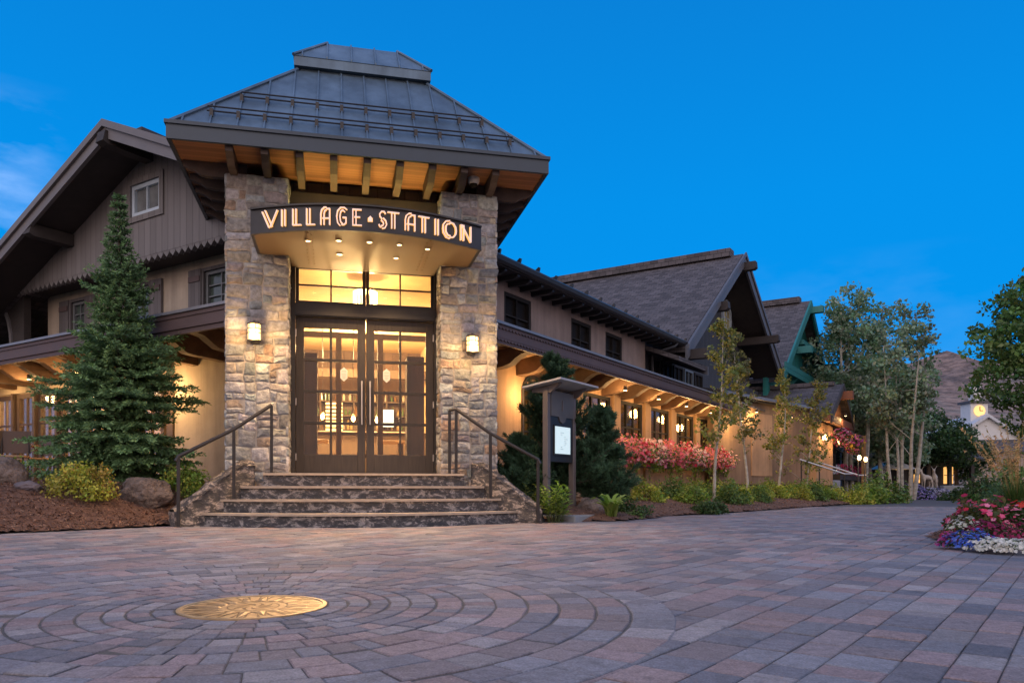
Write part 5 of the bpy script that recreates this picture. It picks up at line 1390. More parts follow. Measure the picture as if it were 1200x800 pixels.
# ================================================================== MENU STAND
K0 = G(640.5, 11.75); KF = Frame(K0[:2], WR, WL)
MS = empty('menu_stand', KF(.42, 0, 0), 'dark framed menu stand with a lit panel and flat roof beside the steps', 'menu stand')
M_kpost = plain('grey_stand_post', (0.125, 0.105, 0.10), .55, .1, 6, .08)
zt = 2.02
for x in (0.0, 0.84):
    q = MB(); q.bbox(KF, x-.045, x+.045, -.045, .045, -.02, zt, .006); q.build('post', M_kpost, MS)
q = MB(); q.bbox(KF, .056, .784, -.035, .035, .90, 1.83, .004); q.build('panel', M_metal_dark, MS)
q = MB(); prof = [(.06, 1.60), (.30, 1.60), (.34, 1.53), (.42, 1.50), (.50, 1.53), (.54, 1.60), (.78, 1.60), (.78, 1.99), (.06, 1.99)]
q.prism(KF, prof, 'y', -.052, -.037); q.build('header_board', plain('header_board', (.095, .09, .088), .6, .2, 4, .1), MS)
q = MB(); q.box(KF, .40, .425, -.062, -.053, 1.70, 1.86); q.build('bracket_mark', M_kpost, MS)
q = MB(); q.box(KF, .15, .69, -.05, -.036, 1.00, 1.475); fr_ = q.build('display_frame', M_metal_dark, MS)
q = MB(); q.box(KF, .175, .665, -.056, -.051, 1.03, 1.45); q.build('lit_menu', E_screen, MS)
q = MB(); r = random.Random(9)
M_ink = plain('pale_print', (.28, .38, .42), .7, .05, 5, 0)
for k in range(9):
    z = 1.10 + .032*k; c = r.choice((.25, .34, .46)); w = r.uniform(.05, .12); q.box(KF, c, c+w, -.0585, -.0562, z, z+.005)
q.build('menu_print', M_ink, MS)
q = MB()
rc = [KF(-.22, -.36, zt+.085), KF(1.06, -.36, zt+.085), KF(1.06, .30, zt-.01), KF(-.22, .30, zt-.01)]
q.hexa(rc, [(p[0], p[1], p[2]+.028) for p in rc]); q.build('roof_slab', plain('grey_roof_slab', (.40, .40, .41), .55, .1, 5, .1), MS)
for x in (.0, .84): q = MB(); q.prism(KF, [(-.26, zt+.068), (.24, zt-.005), (.24, zt-.06), (-.08, zt-.08)], 'x', x-.03, x+.03); q.build('roof_arm', M_kpost, MS)
q = MB(); q.bbox(KF, -.25, 1.15, -.62, .35, -.03, .095, .02); q.build('concrete_pad', M_concrete, MS)
# ================================================================== PLANTS
def rnd_dirs(r, n):
    v = r.normal(size=(n, 3)); return v/np.linalg.norm(v, axis=1, keepdims=True)
def leaves(mb, P, size, r, tint, tvar=0.25, aspect=0.55, up=0.0, out=None, hue=0.12):
    P = np.asarray(P, float); n = len(P)
    if n == 0: return
    nrm = rnd_dirs(r, n)
    if out is not None: nrm = nrm*0.8 + out; nrm /= np.linalg.norm(nrm, axis=1, keepdims=True)
    nrm[:, 2] += up; nrm /= np.linalg.norm(nrm, axis=1, keepdims=True)
    t = np.cross(nrm, rnd_dirs(r, n)); t /= np.linalg.norm(t, axis=1, keepdims=True); b = np.cross(nrm, t)
    s = size*r.uniform(0.4, 1.5, (n, 1)); w = s*aspect
    q = np.stack([P-t*s*.5, P+b*w*.5-t*s*.05, P+t*s*.5, P-b*w*.5-t*s*.05], 1)
    T = np.asarray(tint, float)
    T = np.broadcast_to(T, (n, 3))*r.uniform(1-tvar, 1+tvar, (n, 1))*(1+r.normal(0, hue, (n, 3))*[1, .4, .6])
    mb.quads(q, np.clip(T, .003, 1))
def blossoms(mb, P, size, r, tint, out, petals=5, tvar=.15):
    P = np.asarray(P, float); n = len(P)
    if n == 0: return
    nrm = rnd_dirs(r, n)*0.5 + out; nrm /= np.linalg.norm(nrm, axis=1, keepdims=True)
    t = np.cross(nrm, rnd_dirs(r, n)); t /= np.linalg.norm(t, axis=1, keepdims=True); b = np.cross(nrm, t)
    s = size*r.uniform(.5, 1.35, (n, 1)); T = np.broadcast_to(np.asarray(tint, float), (n, 3))*r.uniform(1-tvar, 1+tvar, (n, 1))
    for k in range(petals):
        a0 = 2*math.pi*k/petals; w = math.pi/petals*0.95
        d = lambda a, rr: (t*math.cos(a)+b*math.sin(a))*rr
        q = np.stack([P, P+d(a0-w, s*.42)+nrm*s*.08, P+d(a0, s*.52)+nrm*s*.10, P+d(a0+w, s*.42)+nrm*s*.08], 1)
        mb.quads(q, np.clip(T*r.uniform(.85, 1.1, (n, 1)), .003, 1))
def limb(mb, p, d, L, r0, r1, r, n=5, wob=.12, sides=6, droop=0.0):
    p = Vector(p); d = Vector(d).normalized(); pts = [p.copy()]; st = L/n
    for i in range(n):
        d = (d + Vector(r.normal(0, wob, 3)) + Vector((0, 0, droop))).normalized(); p = p+d*st; pts.append(p.copy())
    mb.tube(pts, [r0+(r1-r0)*i/n for i in range(n+1)], sides); return pts, d

def spruce(name, loc, h, rad, label, seed, tint=(0.105, 0.195, 0.090), nwh=26, per=11, z0=0.05, twig=1.0, ndl=16, group=None):
    r = np.random.default_rng(seed); root = empty(name, loc, label, 'tree', group)
    L = np.array(loc); tr = MB(); tr.tube([L+[0, 0, -.15], L+[0, 0, h*.5], L+[0, 0, h*.98]], [.032*h*.55, .018*h*.6, .004], 8)
    br = MB(); nd = MB()
    for w in range(nwh):
        f = (w+.3)/nwh; z = h*(z0+(0.985-z0)*f**0.95)
        R_ = rad*float(np.interp(1-f, [0, .08, .24, .39, .54, .69, .84, 1], [.02, .06, .17, .30, .52, .72, .90, .97]))*r.uniform(.72, 1.12)
        n = max(4, int(per*(1-f*.45)))
        a0 = r.uniform(0, 6.3)
        for k in range(n):
            a = a0+2*math.pi*k/n+r.normal(0, .15); Lb = R_*r.choice([.65, .85, 1.0, 1.05, 1.18])*r.uniform(.85, 1.12)
            ns = 7; pts = []; lift = (.55*f**1.5 - .16*(1-f))
            for i in range(ns+1):
                t = i/ns; pts.append(L+[math.cos(a)*Lb*t, math.sin(a)*Lb*t, z + Lb*(lift*t - .22*(1-f)*t*t*(1.0) + .16*t**3)])
            pts = np.array(pts); br.tube(pts, [.011*(1-.8*i/ns)*(1.4-f) for i in range(ns+1)], 4, caps=False)
            side = np.array([-math.sin(a), math.cos(a), 0])
            # lateral twigs, flat sprays of needles
            nt = max(3, int(13*Lb*twig/ (rad*.8))+2)
            for j in range(nt):
                t = .14+.86*(j+r.uniform(0, .8))/nt; i = min(ns-1, int(t*ns)); p = pts[i]+(pts[i+1]-pts[i])*(t*ns-i); ax = (pts[i+1]-pts[i]); ax = ax/np.linalg.norm(ax)
                for sg in (-1, 1):
                    tl = Lb*.36*(1.05-t*.75)*r.uniform(.7, 1.25)+.05
                    dr = ax*.75+side*sg*.75+np.array([0, 0, r.normal(-.10, .14)]); dr /= np.linalg.norm(dr)
                    m = max(4, int(ndl*tl/.22)); s = (np.arange(m)+r.uniform(0, 1, m))/m
                    q = p+dr*tl*s[:, None]; q[:, 2] -= .10*tl*s**2
                    up = np.array([0, 0, 1.0]); sd = np.cross(dr, up); sd /= np.linalg.norm(sd)
                    an = r.uniform(0, 2*math.pi, m); e = sd[None]*np.cos(an)[:, None]+up[None]*(np.sin(an)*.75+.12)[:, None]
                    dd = e*.8+dr*.7; dd /= np.linalg.norm(dd, axis=1, keepdims=True)
                    nl = r.uniform(.042, .075, (m, 1))*(.75+.25*rad); wv = np.cross(dd, rnd_dirs(r, m)); wv /= np.linalg.norm(wv, axis=1, keepdims=True); wv *= r.uniform(.006, .011, (m, 1))
                    Q = np.stack([q-wv, q+dd*nl*.5-wv*1.3, q+dd*nl, q+dd*nl*.5+wv*1.3], 1)
                    base = np.array(tint)*r.uniform(.75, 1.25)
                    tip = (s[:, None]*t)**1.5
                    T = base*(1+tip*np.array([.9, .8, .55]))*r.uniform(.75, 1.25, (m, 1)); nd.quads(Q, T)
    tk = tr.build('trunk', M_bark, root, smooth=True, uv=False)
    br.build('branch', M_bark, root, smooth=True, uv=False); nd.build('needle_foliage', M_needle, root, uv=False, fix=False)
    return root

def shrub_mesh(name, loc, rx, rz, n, leaf, tints, label, seed, cat='shrub', group=None, gap=.35, aspect=.6, mat=None, stems=14, up=.25):
    r = np.random.default_rng(seed); root = empty(name, loc, label, cat, group); L = np.array(loc)
    nc = 34; c = rnd_dirs(r, nc); c[:, 2] = np.abs(c[:, 2])*1.0-.12; c *= r.uniform(.55, .98, (nc, 1))
    w = r.integers(0, nc, n); off = rnd_dirs(r, n)*(r.uniform(0, 1, (n, 1))**.5)*gap
    U = c[w]+off; ln = np.linalg.norm(U, axis=1); keep = (ln < 1.2) & (U[:, 2] > -.2); U = U[keep]; w = w[keep]
    P = L+U*[rx, rx, rz]; P[:, 2] = np.maximum(P[:, 2], L[2]-.12)
    lf = MB(); ct = np.array(tints)[r.integers(0, len(tints), nc)]*r.uniform(.75, 1.3, (nc, 1))
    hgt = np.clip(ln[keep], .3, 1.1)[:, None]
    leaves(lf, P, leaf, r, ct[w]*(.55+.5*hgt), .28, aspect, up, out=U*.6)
    st = MB()
    for k in range(stems):
        d = c[k % nc]; st.tube([L+[0, 0, -.05], L+d*[rx*.4, rx*.4, rz*.45], L+d*[rx*.85, rx*.85, rz*.85]], [.010, .006, .003], 4, caps=False)
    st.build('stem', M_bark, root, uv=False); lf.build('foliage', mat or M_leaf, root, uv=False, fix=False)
    return root

def crown_tree(name, loc, h, trunkr, blobs, nleaf, leaf, tints, label, seed, bark, trunks=1, group=None, spread=.5, cl=60, aspect=.65, limbs=16, tilt=.05, cat='tree', clr=.55):
    """blobs: (dx, dy, z, rx, rz) ellipsoids, filled with leaf clumps that leave gaps"""
    r = np.random.default_rng(seed); root = empty(name, loc, label, cat, group); L = np.array(loc, float)
    tb = MB(); tops = []
    for k in range(trunks):
        off = np.array([r.normal(0, spread*.35), r.normal(0, spread*.3), 0]) if trunks > 1 else np.zeros(3)
        lean = Vector((off[0]*.20+r.normal(0, tilt), off[1]*.15+r.normal(0, tilt), 1))
        t_ = MB(); pts, d = limb(t_, L+off+[0, 0, -.2], lean, h*r.uniform(.80, .92)+.2, trunkr*r.uniform(.8, 1.1), trunkr*.18, r, 9, .035, 8)
        t_.build('trunk', bark, root, smooth=True, uv=False); tops.append(pts)
    lf = MB(); vol = np.array([b[3]**2*b[4] for b in blobs]); ncl = int(nleaf/cl)
    bi = r.choice(len(blobs), ncl, p=vol/vol.sum()); cs = []
    for b in bi:
        dx, dy, z, rx, rz = blobs[b]; u = rnd_dirs(r, 1)[0]*r.uniform(.35, 1.0)**.6; cs.append(L+[dx+u[0]*rx, dy+u[1]*rx, z+u[2]*rz])
    cs = np.array(cs); br = MB()
    order = r.permutation(ncl)[:limbs*4]
    for q in order[:limbs*2]:
        pts = tops[r.integers(0, len(tops))]; zt = cs[q][2]; cand = [p for p in pts if p.z < zt-.02*h]; p = cand[-1] if cand else pts[len(pts)//2]
        p = pts[max(1, [i for i, x in enumerate(pts) if x == p][0]-r.integers(0, 2))]
        e = Vector(cs[q]); m = (p+e)/2+Vector((r.normal(0, .05*h*.2), r.normal(0, .05*h*.2), -.04*(e-p).length)); rr = trunkr*.2
        br.tube([p, m, e], [rr, rr*.55, rr*.15], 5, caps=False)
    br.build('limb', bark, root, smooth=True, uv=False)
    ct = np.array(tints)[r.integers(0, len(tints), ncl)]*r.uniform(.7, 1.3, (ncl, 1))
    w = np.repeat(np.arange(ncl), cl); n = len(w); rc = np.array([clr*r.uniform(.6, 1.2) for _ in range(ncl)])
    P = cs[w]+rnd_dirs(r, n)*(r.uniform(0, 1, (n, 1))**.55)*rc[w][:, None]*[1, 1, .75]
    leaves(lf, P, leaf, r, ct[w], .25, aspect, .2); lf.build('crown', M_leaf, root, uv=False, fix=False)
    return root

def young_aspen(loc, h, seed, label, tints, nl=900, leaf=.075, zlow=.28, br_n=26, blen=.9):
    r = np.random.default_rng(seed); root = empty('young_aspen', loc, label, 'tree', 'young aspens along the wing'); L = np.array(loc, float)
    t = MB(); pts, d = limb(t, L+[0, 0, -.1], (r.normal(0, .03), r.normal(0, .03), 1), h+.1, .042, .006, r, 12, .03, 8); t.build('trunk', M_aspen, root, smooth=True, uv=False)
    b = MB(); tips = []
    for k in range(br_n):
        f = zlow+(1-zlow)*(k+r.uniform(0, 1))/br_n; i = min(11, int(f*12)); p = pts[i].lerp(pts[i+1], f*12-i)
        a = r.uniform(0, 6.3); Lb = blen*(1.05-f*.8)*r.uniform(.6, 1.15)
        q, dd = limb(b, p, (math.cos(a), math.sin(a), r.uniform(.5, 1.3)), Lb, .011*(1.2-f), .003, r, 5, .16, 5)
        for x in q[1:]: tips.append(x)
        for _ in range(3):
            x = q[r.integers(2, 6)]; a2 = r.uniform(0, 6.3); q2, _d = limb(b, x, (math.cos(a2), math.sin(a2), r.uniform(0, .9)), Lb*.35, .004, .002, r, 3, .2, 4); tips += q2[1:]*2
    tips += [p for p in pts[9:]]*2
    b.build('branch', M_aspen, root, smooth=True, uv=False)
    T = np.array([tuple(x) for x in tips]); idx = r.integers(0, len(T), nl); P = T[idx]+r.normal(0, .05, (nl, 3))
    ctz = np.array(tints)[r.integers(0, len(tints), len(T))]; lf = MB(); leaves(lf, P, leaf, r, ctz[idx], .3, .8, .1); lf.build('crown', M_leaf, root, uv=False, fix=False)
    return root

def blades(name, loc, n, h, w, spread, tints, label, seed, cat='plant', arch=.5, group=None, segs=5):
    r = np.random.default_rng(seed); root = empty(name, loc, label, cat, group); L = np.array(loc); mb = MB()
    for k in range(n):
        a = r.uniform(0, 6.3); hh = h*r.uniform(.6, 1.1); sp = spread*r.uniform(.3, 1.1); o = np.array([math.cos(a), math.sin(a), 0]); sd = np.array([-o[1], o[0], 0]); b0 = L+o*r.uniform(0, .05)+sd*r.normal(0, .03)
        pts = [b0+o*sp*(t**1.6)+np.array([0, 0, hh*(t-arch*t*t*t)]) for t in np.linspace(0, 1, segs+1)]
        ww = [w*math.sin(math.pi*(.12+.88*t))**.8 for t in np.linspace(0, 1, segs+1)]; ww[-1] = w*.05; tw = r.normal(0, .4); s2 = sd*math.cos(tw)+np.array([0, 0, math.sin(tw)*.5])
        Q = [[pts[i]-s2*ww[i], pts[i]+s2*ww[i], pts[i+1]+s2*ww[i+1], pts[i+1]-s2*ww[i+1]] for i in range(segs)]
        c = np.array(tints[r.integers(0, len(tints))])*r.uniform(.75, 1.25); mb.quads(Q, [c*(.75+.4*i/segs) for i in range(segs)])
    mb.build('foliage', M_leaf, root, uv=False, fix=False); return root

def leafy_clump(name, loc, stems, h, leaf, spread, tints, label, seed, cat='plant', group=None):
    r = np.random.default_rng(seed); root = empty(name, loc, label, cat, group); L = np.array(loc); st = MB(); mb = MB()
    for k in range(stems):
        a = r.uniform(0, 6.3); s = spread*r.uniform(0, 1)**.6; hh = h*r.uniform(.65, 1.05)*(1-.25*s/spread); o = np.array([math.cos(a), math.sin(a), 0]); p0 = L+o*s*.5; p1 = L+o*s+[0, 0, hh]
        st.tube([p0+[0, 0, -.03], (p0+p1)/2+o*.01, p1], [.005, .004, .002], 4, caps=False)
        c = np.array(tints[r.integers(0, len(tints))])*r.uniform(.8, 1.2); nl = 13
        for j in range(nl):
            f = .18+.82*j/nl; p = p0+(p1-p0)*f; an = j*2.4+r.uniform(0, .5); dr = np.array([math.cos(an), math.sin(an), .55]); dr /= np.linalg.norm(dr); sd = np.cross(dr, [0, 0, 1.]); sd /= np.linalg.norm(sd); ll = leaf*r.uniform(.7, 1.2)*(1.1-.4*f); ww = ll*.17
            Q = [[p, p+dr*ll*.35-sd*ww, p+dr*ll*.62-[0, 0, ll*.03], p+dr*ll*.35+sd*ww], [p+dr*ll*.35-sd*ww, p+dr*ll-[0, 0, ll*.16], p+dr*ll*.35+sd*ww, p+dr*ll*.62-[0, 0, ll*.03]]]
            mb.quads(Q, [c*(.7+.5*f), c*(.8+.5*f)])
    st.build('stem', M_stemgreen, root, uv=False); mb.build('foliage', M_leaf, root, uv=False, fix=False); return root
M_stemgreen = plain('green_stem', (.07, .10, .03), .7, .2, 9, 0)

def flower_mound(name, loc, rx, rz, nfl, fsize, colors, label, seed, nl=1200, leaf=.03, ltint=((.05, .09, .03),), cat='flowers', group=None, ry=None, petals=5):
    r = np.random.default_rng(seed); root = empty(name, loc, label, cat, group); L = np.array(loc); ry = ry or rx
    U = rnd_dirs(r, nl); U[:, 2] = np.abs(U[:, 2]); U *= (r.uniform(.2, 1, (nl, 1))**.4); nz = np.array([mnoise.noise((float(u[0]*2.4+seed), float(u[1]*2.4), float(u[2]*2.4))) for u in U])[:, None]; U *= (1+.35*nz)
    mb = MB(); leaves(mb, L+U*[rx, ry, rz], leaf, r, np.array(ltint)[r.integers(0, len(ltint), nl)], .3, .5, .3); mb.build('foliage', M_leaf, root, uv=False, fix=False)
    U = rnd_dirs(r, nfl); U[:, 2] = np.abs(U[:, 2])*1.0; nz = np.array([mnoise.noise((float(u[0]*2.4+seed), float(u[1]*2.4), float(u[2]*2.4))) for u in U])[:, None]; P = L+U*[rx, ry, rz]*(1.0+.35*nz)*r.uniform(.9, 1.06, (nfl, 1))
    fb = MB(); C = np.array(colors)[r.integers(0, len(colors), nfl)]; blossoms(fb, P, fsize, r, C, U+[0, 0, .4], petals); fb.build('blossom', M_petal, root, uv=False, fix=False)
    return root

def boulder(loc, rx, ry, rz, label, seed, m=None):
    bm = bmesh.new(); bmesh.ops.create_icosphere(bm, subdivisions=5, radius=1.0)
    mb = MB()
    for v in bm.verts:
        n = v.co.normalized(); k = 1+.22*mnoise.noise(n*1.6+Vector((seed, 0, 0)))+.09*mnoise.noise(n*4+Vector((0, seed, 0)))+.035*mnoise.noise(n*13)+.018*mnoise.noise(n*30)
        v.co = Vector((n.x*rx*k, n.y*ry*k, n.z*rz*k))
    bm.verts.index_update(); mb.raw([tuple(Vector(loc)+v.co) for v in bm.verts], [[v.index for v in f.verts] for f in bm.faces]); bm.free()
    o = mb.build('boulder', m or M_boulder, loc=loc, smooth=True, uv=False, angle=180); return tag(o, label, 'rock')

# ---- left bed
sx, sy = G(140, 11.75)[:2]
spruce('spruce_tree', (sx, sy, LZ(sx, sy)-.03), 4.55, 1.26, 'tall dark green spruce tree in the mulch bed left of the steps', 5, nwh=31, per=13, ndl=19)
YG = [(0.32, 0.34, 0.055), (0.25, 0.29, 0.05), (0.35, 0.32, 0.06), (0.36, 0.25, 0.07)]
GG = [(0.17, 0.26, 0.05), (0.23, 0.31, 0.06), (0.13, 0.21, 0.045)]
def place(u, Y): x, y, _ = G(u, Y); return (x, y, LZ(x, y)-.02)
shrub_mesh('golden_shrub', place(96, 10.1), .46, .48, 4200, .042, YG, 'rounded golden green shrub on the mulch in front of the spruce', 3)
shrub_mesh('green_shrub', place(216, 11.25), .40, .46, 3200, .042, GG+YG[:1], 'bright green shrub behind the foot of the left handrail', 4)
shrub_mesh('green_shrub', place(-6, 10.6), .40, .46, 2600, .042, GG, 'green shrub cut by the left edge of the photo beside the patio chairs', 6)
x, y, z = place(170, 10.62); boulder((x, y, z+.06), .36, .28, .27, 'brown rounded boulder on the mulch below the spruce', 2.0)
x, y, z = place(4, 9.9); boulder((x, y, z+.08), .27, .28, .25, 'dark boulder at the left edge of the mulch bed', 7.0)
x, y, z = place(31, 9.7); boulder((x, y, z+.01), .17, .15, .08, 'low flat purple grey stone beside the left edge boulder', 11.0, plain('purple_stone', (.12, .10, .11), .9, .3, 8, .6, 20, bdist=.02))

# ---- right bed
def rplace(t, d): x, y, _ = RW(t, d, 0); return (x, y, RZ(x, y)-.02)
def tuft_pine(loc, h, rad, label, seed):
    r = np.random.default_rng(seed); root = empty('pine_tree', loc, label, 'tree'); L = np.array(loc); tr = MB(); pts, _ = limb(tr, L+[0, 0, -.1], (0, 0, 1), h*.96, .05, .008, r, 8, .03, 8); tr.build('trunk', M_bark, root, smooth=True, uv=False)
    br = MB(); nd = MB(); tint = np.array((.052, .105, .058))
    def tuft(p, d, s):
        m = 46; d = np.array(d)/np.linalg.norm(d); s0 = r.uniform(-1.0, .25, m); q = np.array(p)+d*s0[:, None]*s
        e = rnd_dirs(r, m)*.75+d*.85; e /= np.linalg.norm(e, axis=1, keepdims=True); nl = r.uniform(.055, .10, (m, 1)); wv = np.cross(e, rnd_dirs(r, m)); wv /= np.linalg.norm(wv, axis=1, keepdims=True); wv *= .0055
        nd.quads(np.stack([q-wv, q+e*nl*.5-wv, q+e*nl, q+e*nl*.5+wv], 1), tint*r.uniform(.7, 1.5)*r.uniform(.75, 1.25, (m, 1)))
    for k in range(120):
        f = r.uniform(.04, .97); z = h*f; R_ = rad*(1-f)**.85*1.12*(1.0 if f > .15 else .6+f*2.6); a = r.uniform(0, 6.3); Lb = R_*r.choice([.45, .75, 1.0, 1.2])+.05
        p0 = pts[0].lerp(pts[-1], f); b, d = limb(br, p0, (math.cos(a), math.sin(a), .25), Lb, .012, .004, r, 5, .12, 4, .10)
        for i, x in enumerate(b[1:]): 
            if i > 0: tuft(x, (b[i+1]-b[i]), .09)
        for _ in range(int(3+Lb*7)):
            x = b[r.integers(1, 6)]; a2 = a+r.normal(0, .9); q, d2 = limb(br, x, (math.cos(a2), math.sin(a2), r.uniform(.2, 1.0)), Lb*.35+.03, .005, .003, r, 3, .15, 4, .12)
            for i in (1, 2, 3): tuft(q[i], q[i]-q[i-1], .07)
    for i in range(5): tuft(pts[-1]+Vector((0, 0, -.05*i)), (0, 0, 1), .08)
    br.build('branch', M_bark, root, uv=False); nd.build('needle_foliage', M_needle, root, uv=False, fix=False)
x, y, _ = G(655, 13.0); tuft_pine((x, y, RZ(x, y)-.05), 2.75, .72, 'dark green pine growing right behind the menu stand', 8)
x, y, _ = G(708, 13.0); tuft_pine((x, y, RZ(x, y)-.05), 1.9, .52, 'shorter dark pine between the menu stand and the flower boxes', 9)
x, y, _ = G(613, 12.2); tuft_pine((x, y, RZ(x, y)-.05), 1.35, .42, 'small dark pine against the plaster wall behind the right handrail', 10)
LG = [(0.21, 0.32, 0.06), (0.16, 0.27, 0.05), (0.25, 0.32, 0.08)]
x, y, _ = G(651, 11.2); leafy_clump('leafy_perennial', (x, y, .02), 26, .62, .16, .30, LG, 'bright green leafy perennial at the foot of the menu stand', 3)
x, y, _ = G(622, 11.6); leafy_clump('leafy_perennial', (x, y, .10), 22, .55, .13, .30, [(.17, .19, .06), (.13, .17, .05)], 'yellowish leafy perennial behind the right cheek wall', 4)
x, y, _ = G(600, 12.2); leafy_clump('leafy_perennial', (x, y, .20), 22, .50, .12, .28, [(.20, .20, .06), (.14, .17, .06)], 'pale yellow green perennial by the right stone column', 5)
x, y, _ = G(716, 11.75); blades('broad_leaf_plant', (x, y, .05), 34, .62, .032, .34, LG, 'broad leaved green plant on the mulch right of the concrete pad', 6)
x, y, _ = G(738, 12.6); shrub_mesh('dark_shrub', (x, y, .05), .36, .30, 2200, .05, [(.055, .10, .035), (.075, .13, .04)], 'low dark green shrub beside the broad leaved plant', 7)
x, y, _ = G(832, 14.6); shrub_mesh('dark_shrub', (x, y, .06), .33, .24, 1800, .05, [(.045, .085, .03), (.06, .105, .038)], 'low dark green mound at the lane edge below the first aspen', 8)
x, y, _ = G(692, 12.4); boulder((x, y, .15), .22, .2, .2, 'reddish brown boulder beside the menu stand', 5.0)
GRP = 'shrubs along the restaurant wing'
protos = [shrub_mesh('bed_shrub', rplace(7.3, -.7), .42, .50, 2000, .055, YG[:3]+GG[:1], 'yellow green shrub in the bed under the flower boxes', 21, group=GRP),
          shrub_mesh('bed_shrub', rplace(8.4, -1.3), .40, .42, 1900, .055, GG, 'mid green shrub in the bed under the flower boxes', 22, group=GRP),
          shrub_mesh('bed_shrub', rplace(9.3, -.5), .44, .55, 2000, .055, [(.08, .14, .04), (.10, .165, .045)], 'deep green shrub in the bed under the flower boxes', 23, group=GRP)]
rr = random.Random(12)
FAR = ['yellow green shrub in the bed below the aspens and annex', 'mid green shrub in the bed below the aspens and annex', 'deep green shrub in the bed below the aspens and annex']
t = 10.0; k = 0
while t < 21.3:
    for d in (-.35, -1.5):
        p = rplace(t+rr.uniform(-.2, .2), d+rr.uniform(-.35, .3)-(.5 if t > 15 else 0)); j = rr.choice((0, 0, 1, 2)) if t < 17 else rr.choice((0, 0, 1))
        dup(protos[j], p, rr.uniform(0, 6), None if t < 12.5 else FAR[j], rr.uniform(.75, 1.15))
    t += rr.uniform(.85, 1.1)
for (u, Y, j, s) in ((1018, 24.5, 1, 1.7), (1034, 25.5, 2, 1.9), (1003, 24, 0, 1.2), (1046, 26.5, 0, 1.1)):
    x, y, _ = G(u, Y); dup(protos[j], (x, y, 0), u, ['large golden shrub beside the porch steps', 'large mid green shrub right of the porch steps', 'large deep green shrub right of the porch steps'][j] if u != 1046 else 'golden shrub at the foot of the birch clump', s)
AT = [(.24, .25, .07), (.18, .20, .065), (.14, .165, .06), (.28, .25, .07)]
AG = [(.13, .135, .065), (.17, .17, .075), (.11, .12, .06), (.20, .19, .07)]
def asp(u, d, vt, seed, label, tints, **kw):
    t = on(RW, u, d); p = RW(t, d, 0); z = RZ(p[0], p[1])-.03; h = .5+(571.4-vt)/905*p[1]-z
    young_aspen((p[0], p[1], z), h, seed, label, tints, **kw)
asp(837, -1.1, 382, 31, 'young aspen with yellow green leaves nearest the flower boxes', AT, nl=1500, leaf=.085)
asp(876, -1.0, 392, 32, 'tall sparse young aspen in front of the dark gable and annex wall', AG, nl=1900, leaf=.08)
asp(912, -1.2, 438, 33, 'young aspen with a forked pale trunk before the annex wall', AT, nl=1500, leaf=.08, zlow=.3)
asp(944, -1.1, 448, 34, 'bushy young aspen nearest the lit porch pillar', AT+AG, nl=2300, leaf=.085, zlow=.12, blen=1.2)

# ---- window boxes full of begonias
PINKS = [(.80, .16, .24), (.85, .36, .40), (.60, .04, .10), (.86, .48, .44), (.88, .68, .64), (.76, .24, .34), (.82, .30, .22)]
LIME = [(.36, .40, .07), (.28, .34, .06), (.16, .23, .05)]
bx = [(7.95, 9.35), (9.62, 11.25), (11.55, 13.15), (13.42, 15.2), (15.48, 16.9)]
ordn = ['nearest the tower, partly behind the pine', 'second from the tower', 'third from the tower', 'fourth from the tower', 'last in the row, behind the aspens']
for i, (t0, t1) in enumerate(bx):
    r = np.random.default_rng(40+i); c = RW((t0+t1)/2, .68, 1.05); root = empty('flower_box', c, 'window box of pink begonias, '+ordn[i], 'flower box', 'flower boxes on the wing')
    q = MB(); q.bbox(RW, t0, t1, .52, .84, 1.00, 1.24, .01); q.build('box', M_brownframe, root)
    n = 3000; tt = r.uniform(t0-.12, t1+.12, n); dd = .56+r.normal(0, .17, n); zz_ = 1.22+np.abs(r.normal(0, .17, n)); P = np.array([RW(a, b, c_) for a, b, c_ in zip(tt, dd, zz_)])
    f = MB(); leaves(f, P, .055, r, np.array([(.10, .16, .045), (.15, .21, .055), (.075, .12, .04)])[r.integers(0, 3, n)], .3, .6, .3)
    n = 900; tt = r.uniform(t0-.1, t1+.1, n); lob = .5+.5*np.sin(tt*7+i)*np.sin(tt*3.1); zz_ = 1.28-r.uniform(0, 1, n)**1.2*(.14+.30*lob); dd = .47+r.normal(0, .035, n); P = np.array([RW(a, b, c_) for a, b, c_ in zip(tt, dd, zz_)])
    leaves(f, P, .06, r, np.array(LIME)[r.integers(0, 3, n)], .25, .7, .1); f.build('foliage', M_leaf, root, uv=False, fix=False)
    n = 720; tt = r.uniform(t0-.15, t1+.15, n); kk = r.uniform(0, 1, n); zz_ = 1.10+.54*kk**1.15+.09*np.sin(tt*5.3+i)*kk+r.normal(0, .05, n); dd = .60-.20*np.sin(math.pi*np.clip(kk, 0, 1))-.05+r.normal(0, .09, n); P = np.array([RW(a, b, c_) for a, b, c_ in zip(tt, dd, zz_)])
    o = np.tile(np.array([-WL[0]*.25, -WL[1]*.25-.25, .25]), (n, 1)); b_ = MB(); patch = (np.floor((tt*2.3+r.normal(0, .3, n))).astype(int)) % len(PINKS)
    blossoms(b_, P, .072, r, np.array(PINKS)[(patch+r.integers(0, 2, n)) % len(PINKS)], o, 5); b_.build('blossom', M_petal, root, uv=False, fix=False)
    v = MB(); v.tint = (.16, .20, .06)
    for q_ in range(7):
        t_ = r.uniform(t0, t1); L_ = r.uniform(.25, .6); v.tube([RW(t_, .50, 1.2), RW(t_+r.normal(0, .02), .47, 1.2-L_*.5), RW(t_+r.normal(0, .03), .47, 1.2-L_)], .004, 4, caps=False)
        m = 14; P = np.array([RW(t_+r.normal(0, .02), .465+r.normal(0, .012), 1.2-L_*s) for s in np.linspace(0, 1, m)]); leaves(v, P, .045, r, (.16, .19, .05), .25, .8)
    v.build('trailing_vine', M_leaf, root, uv=False, fix=False)

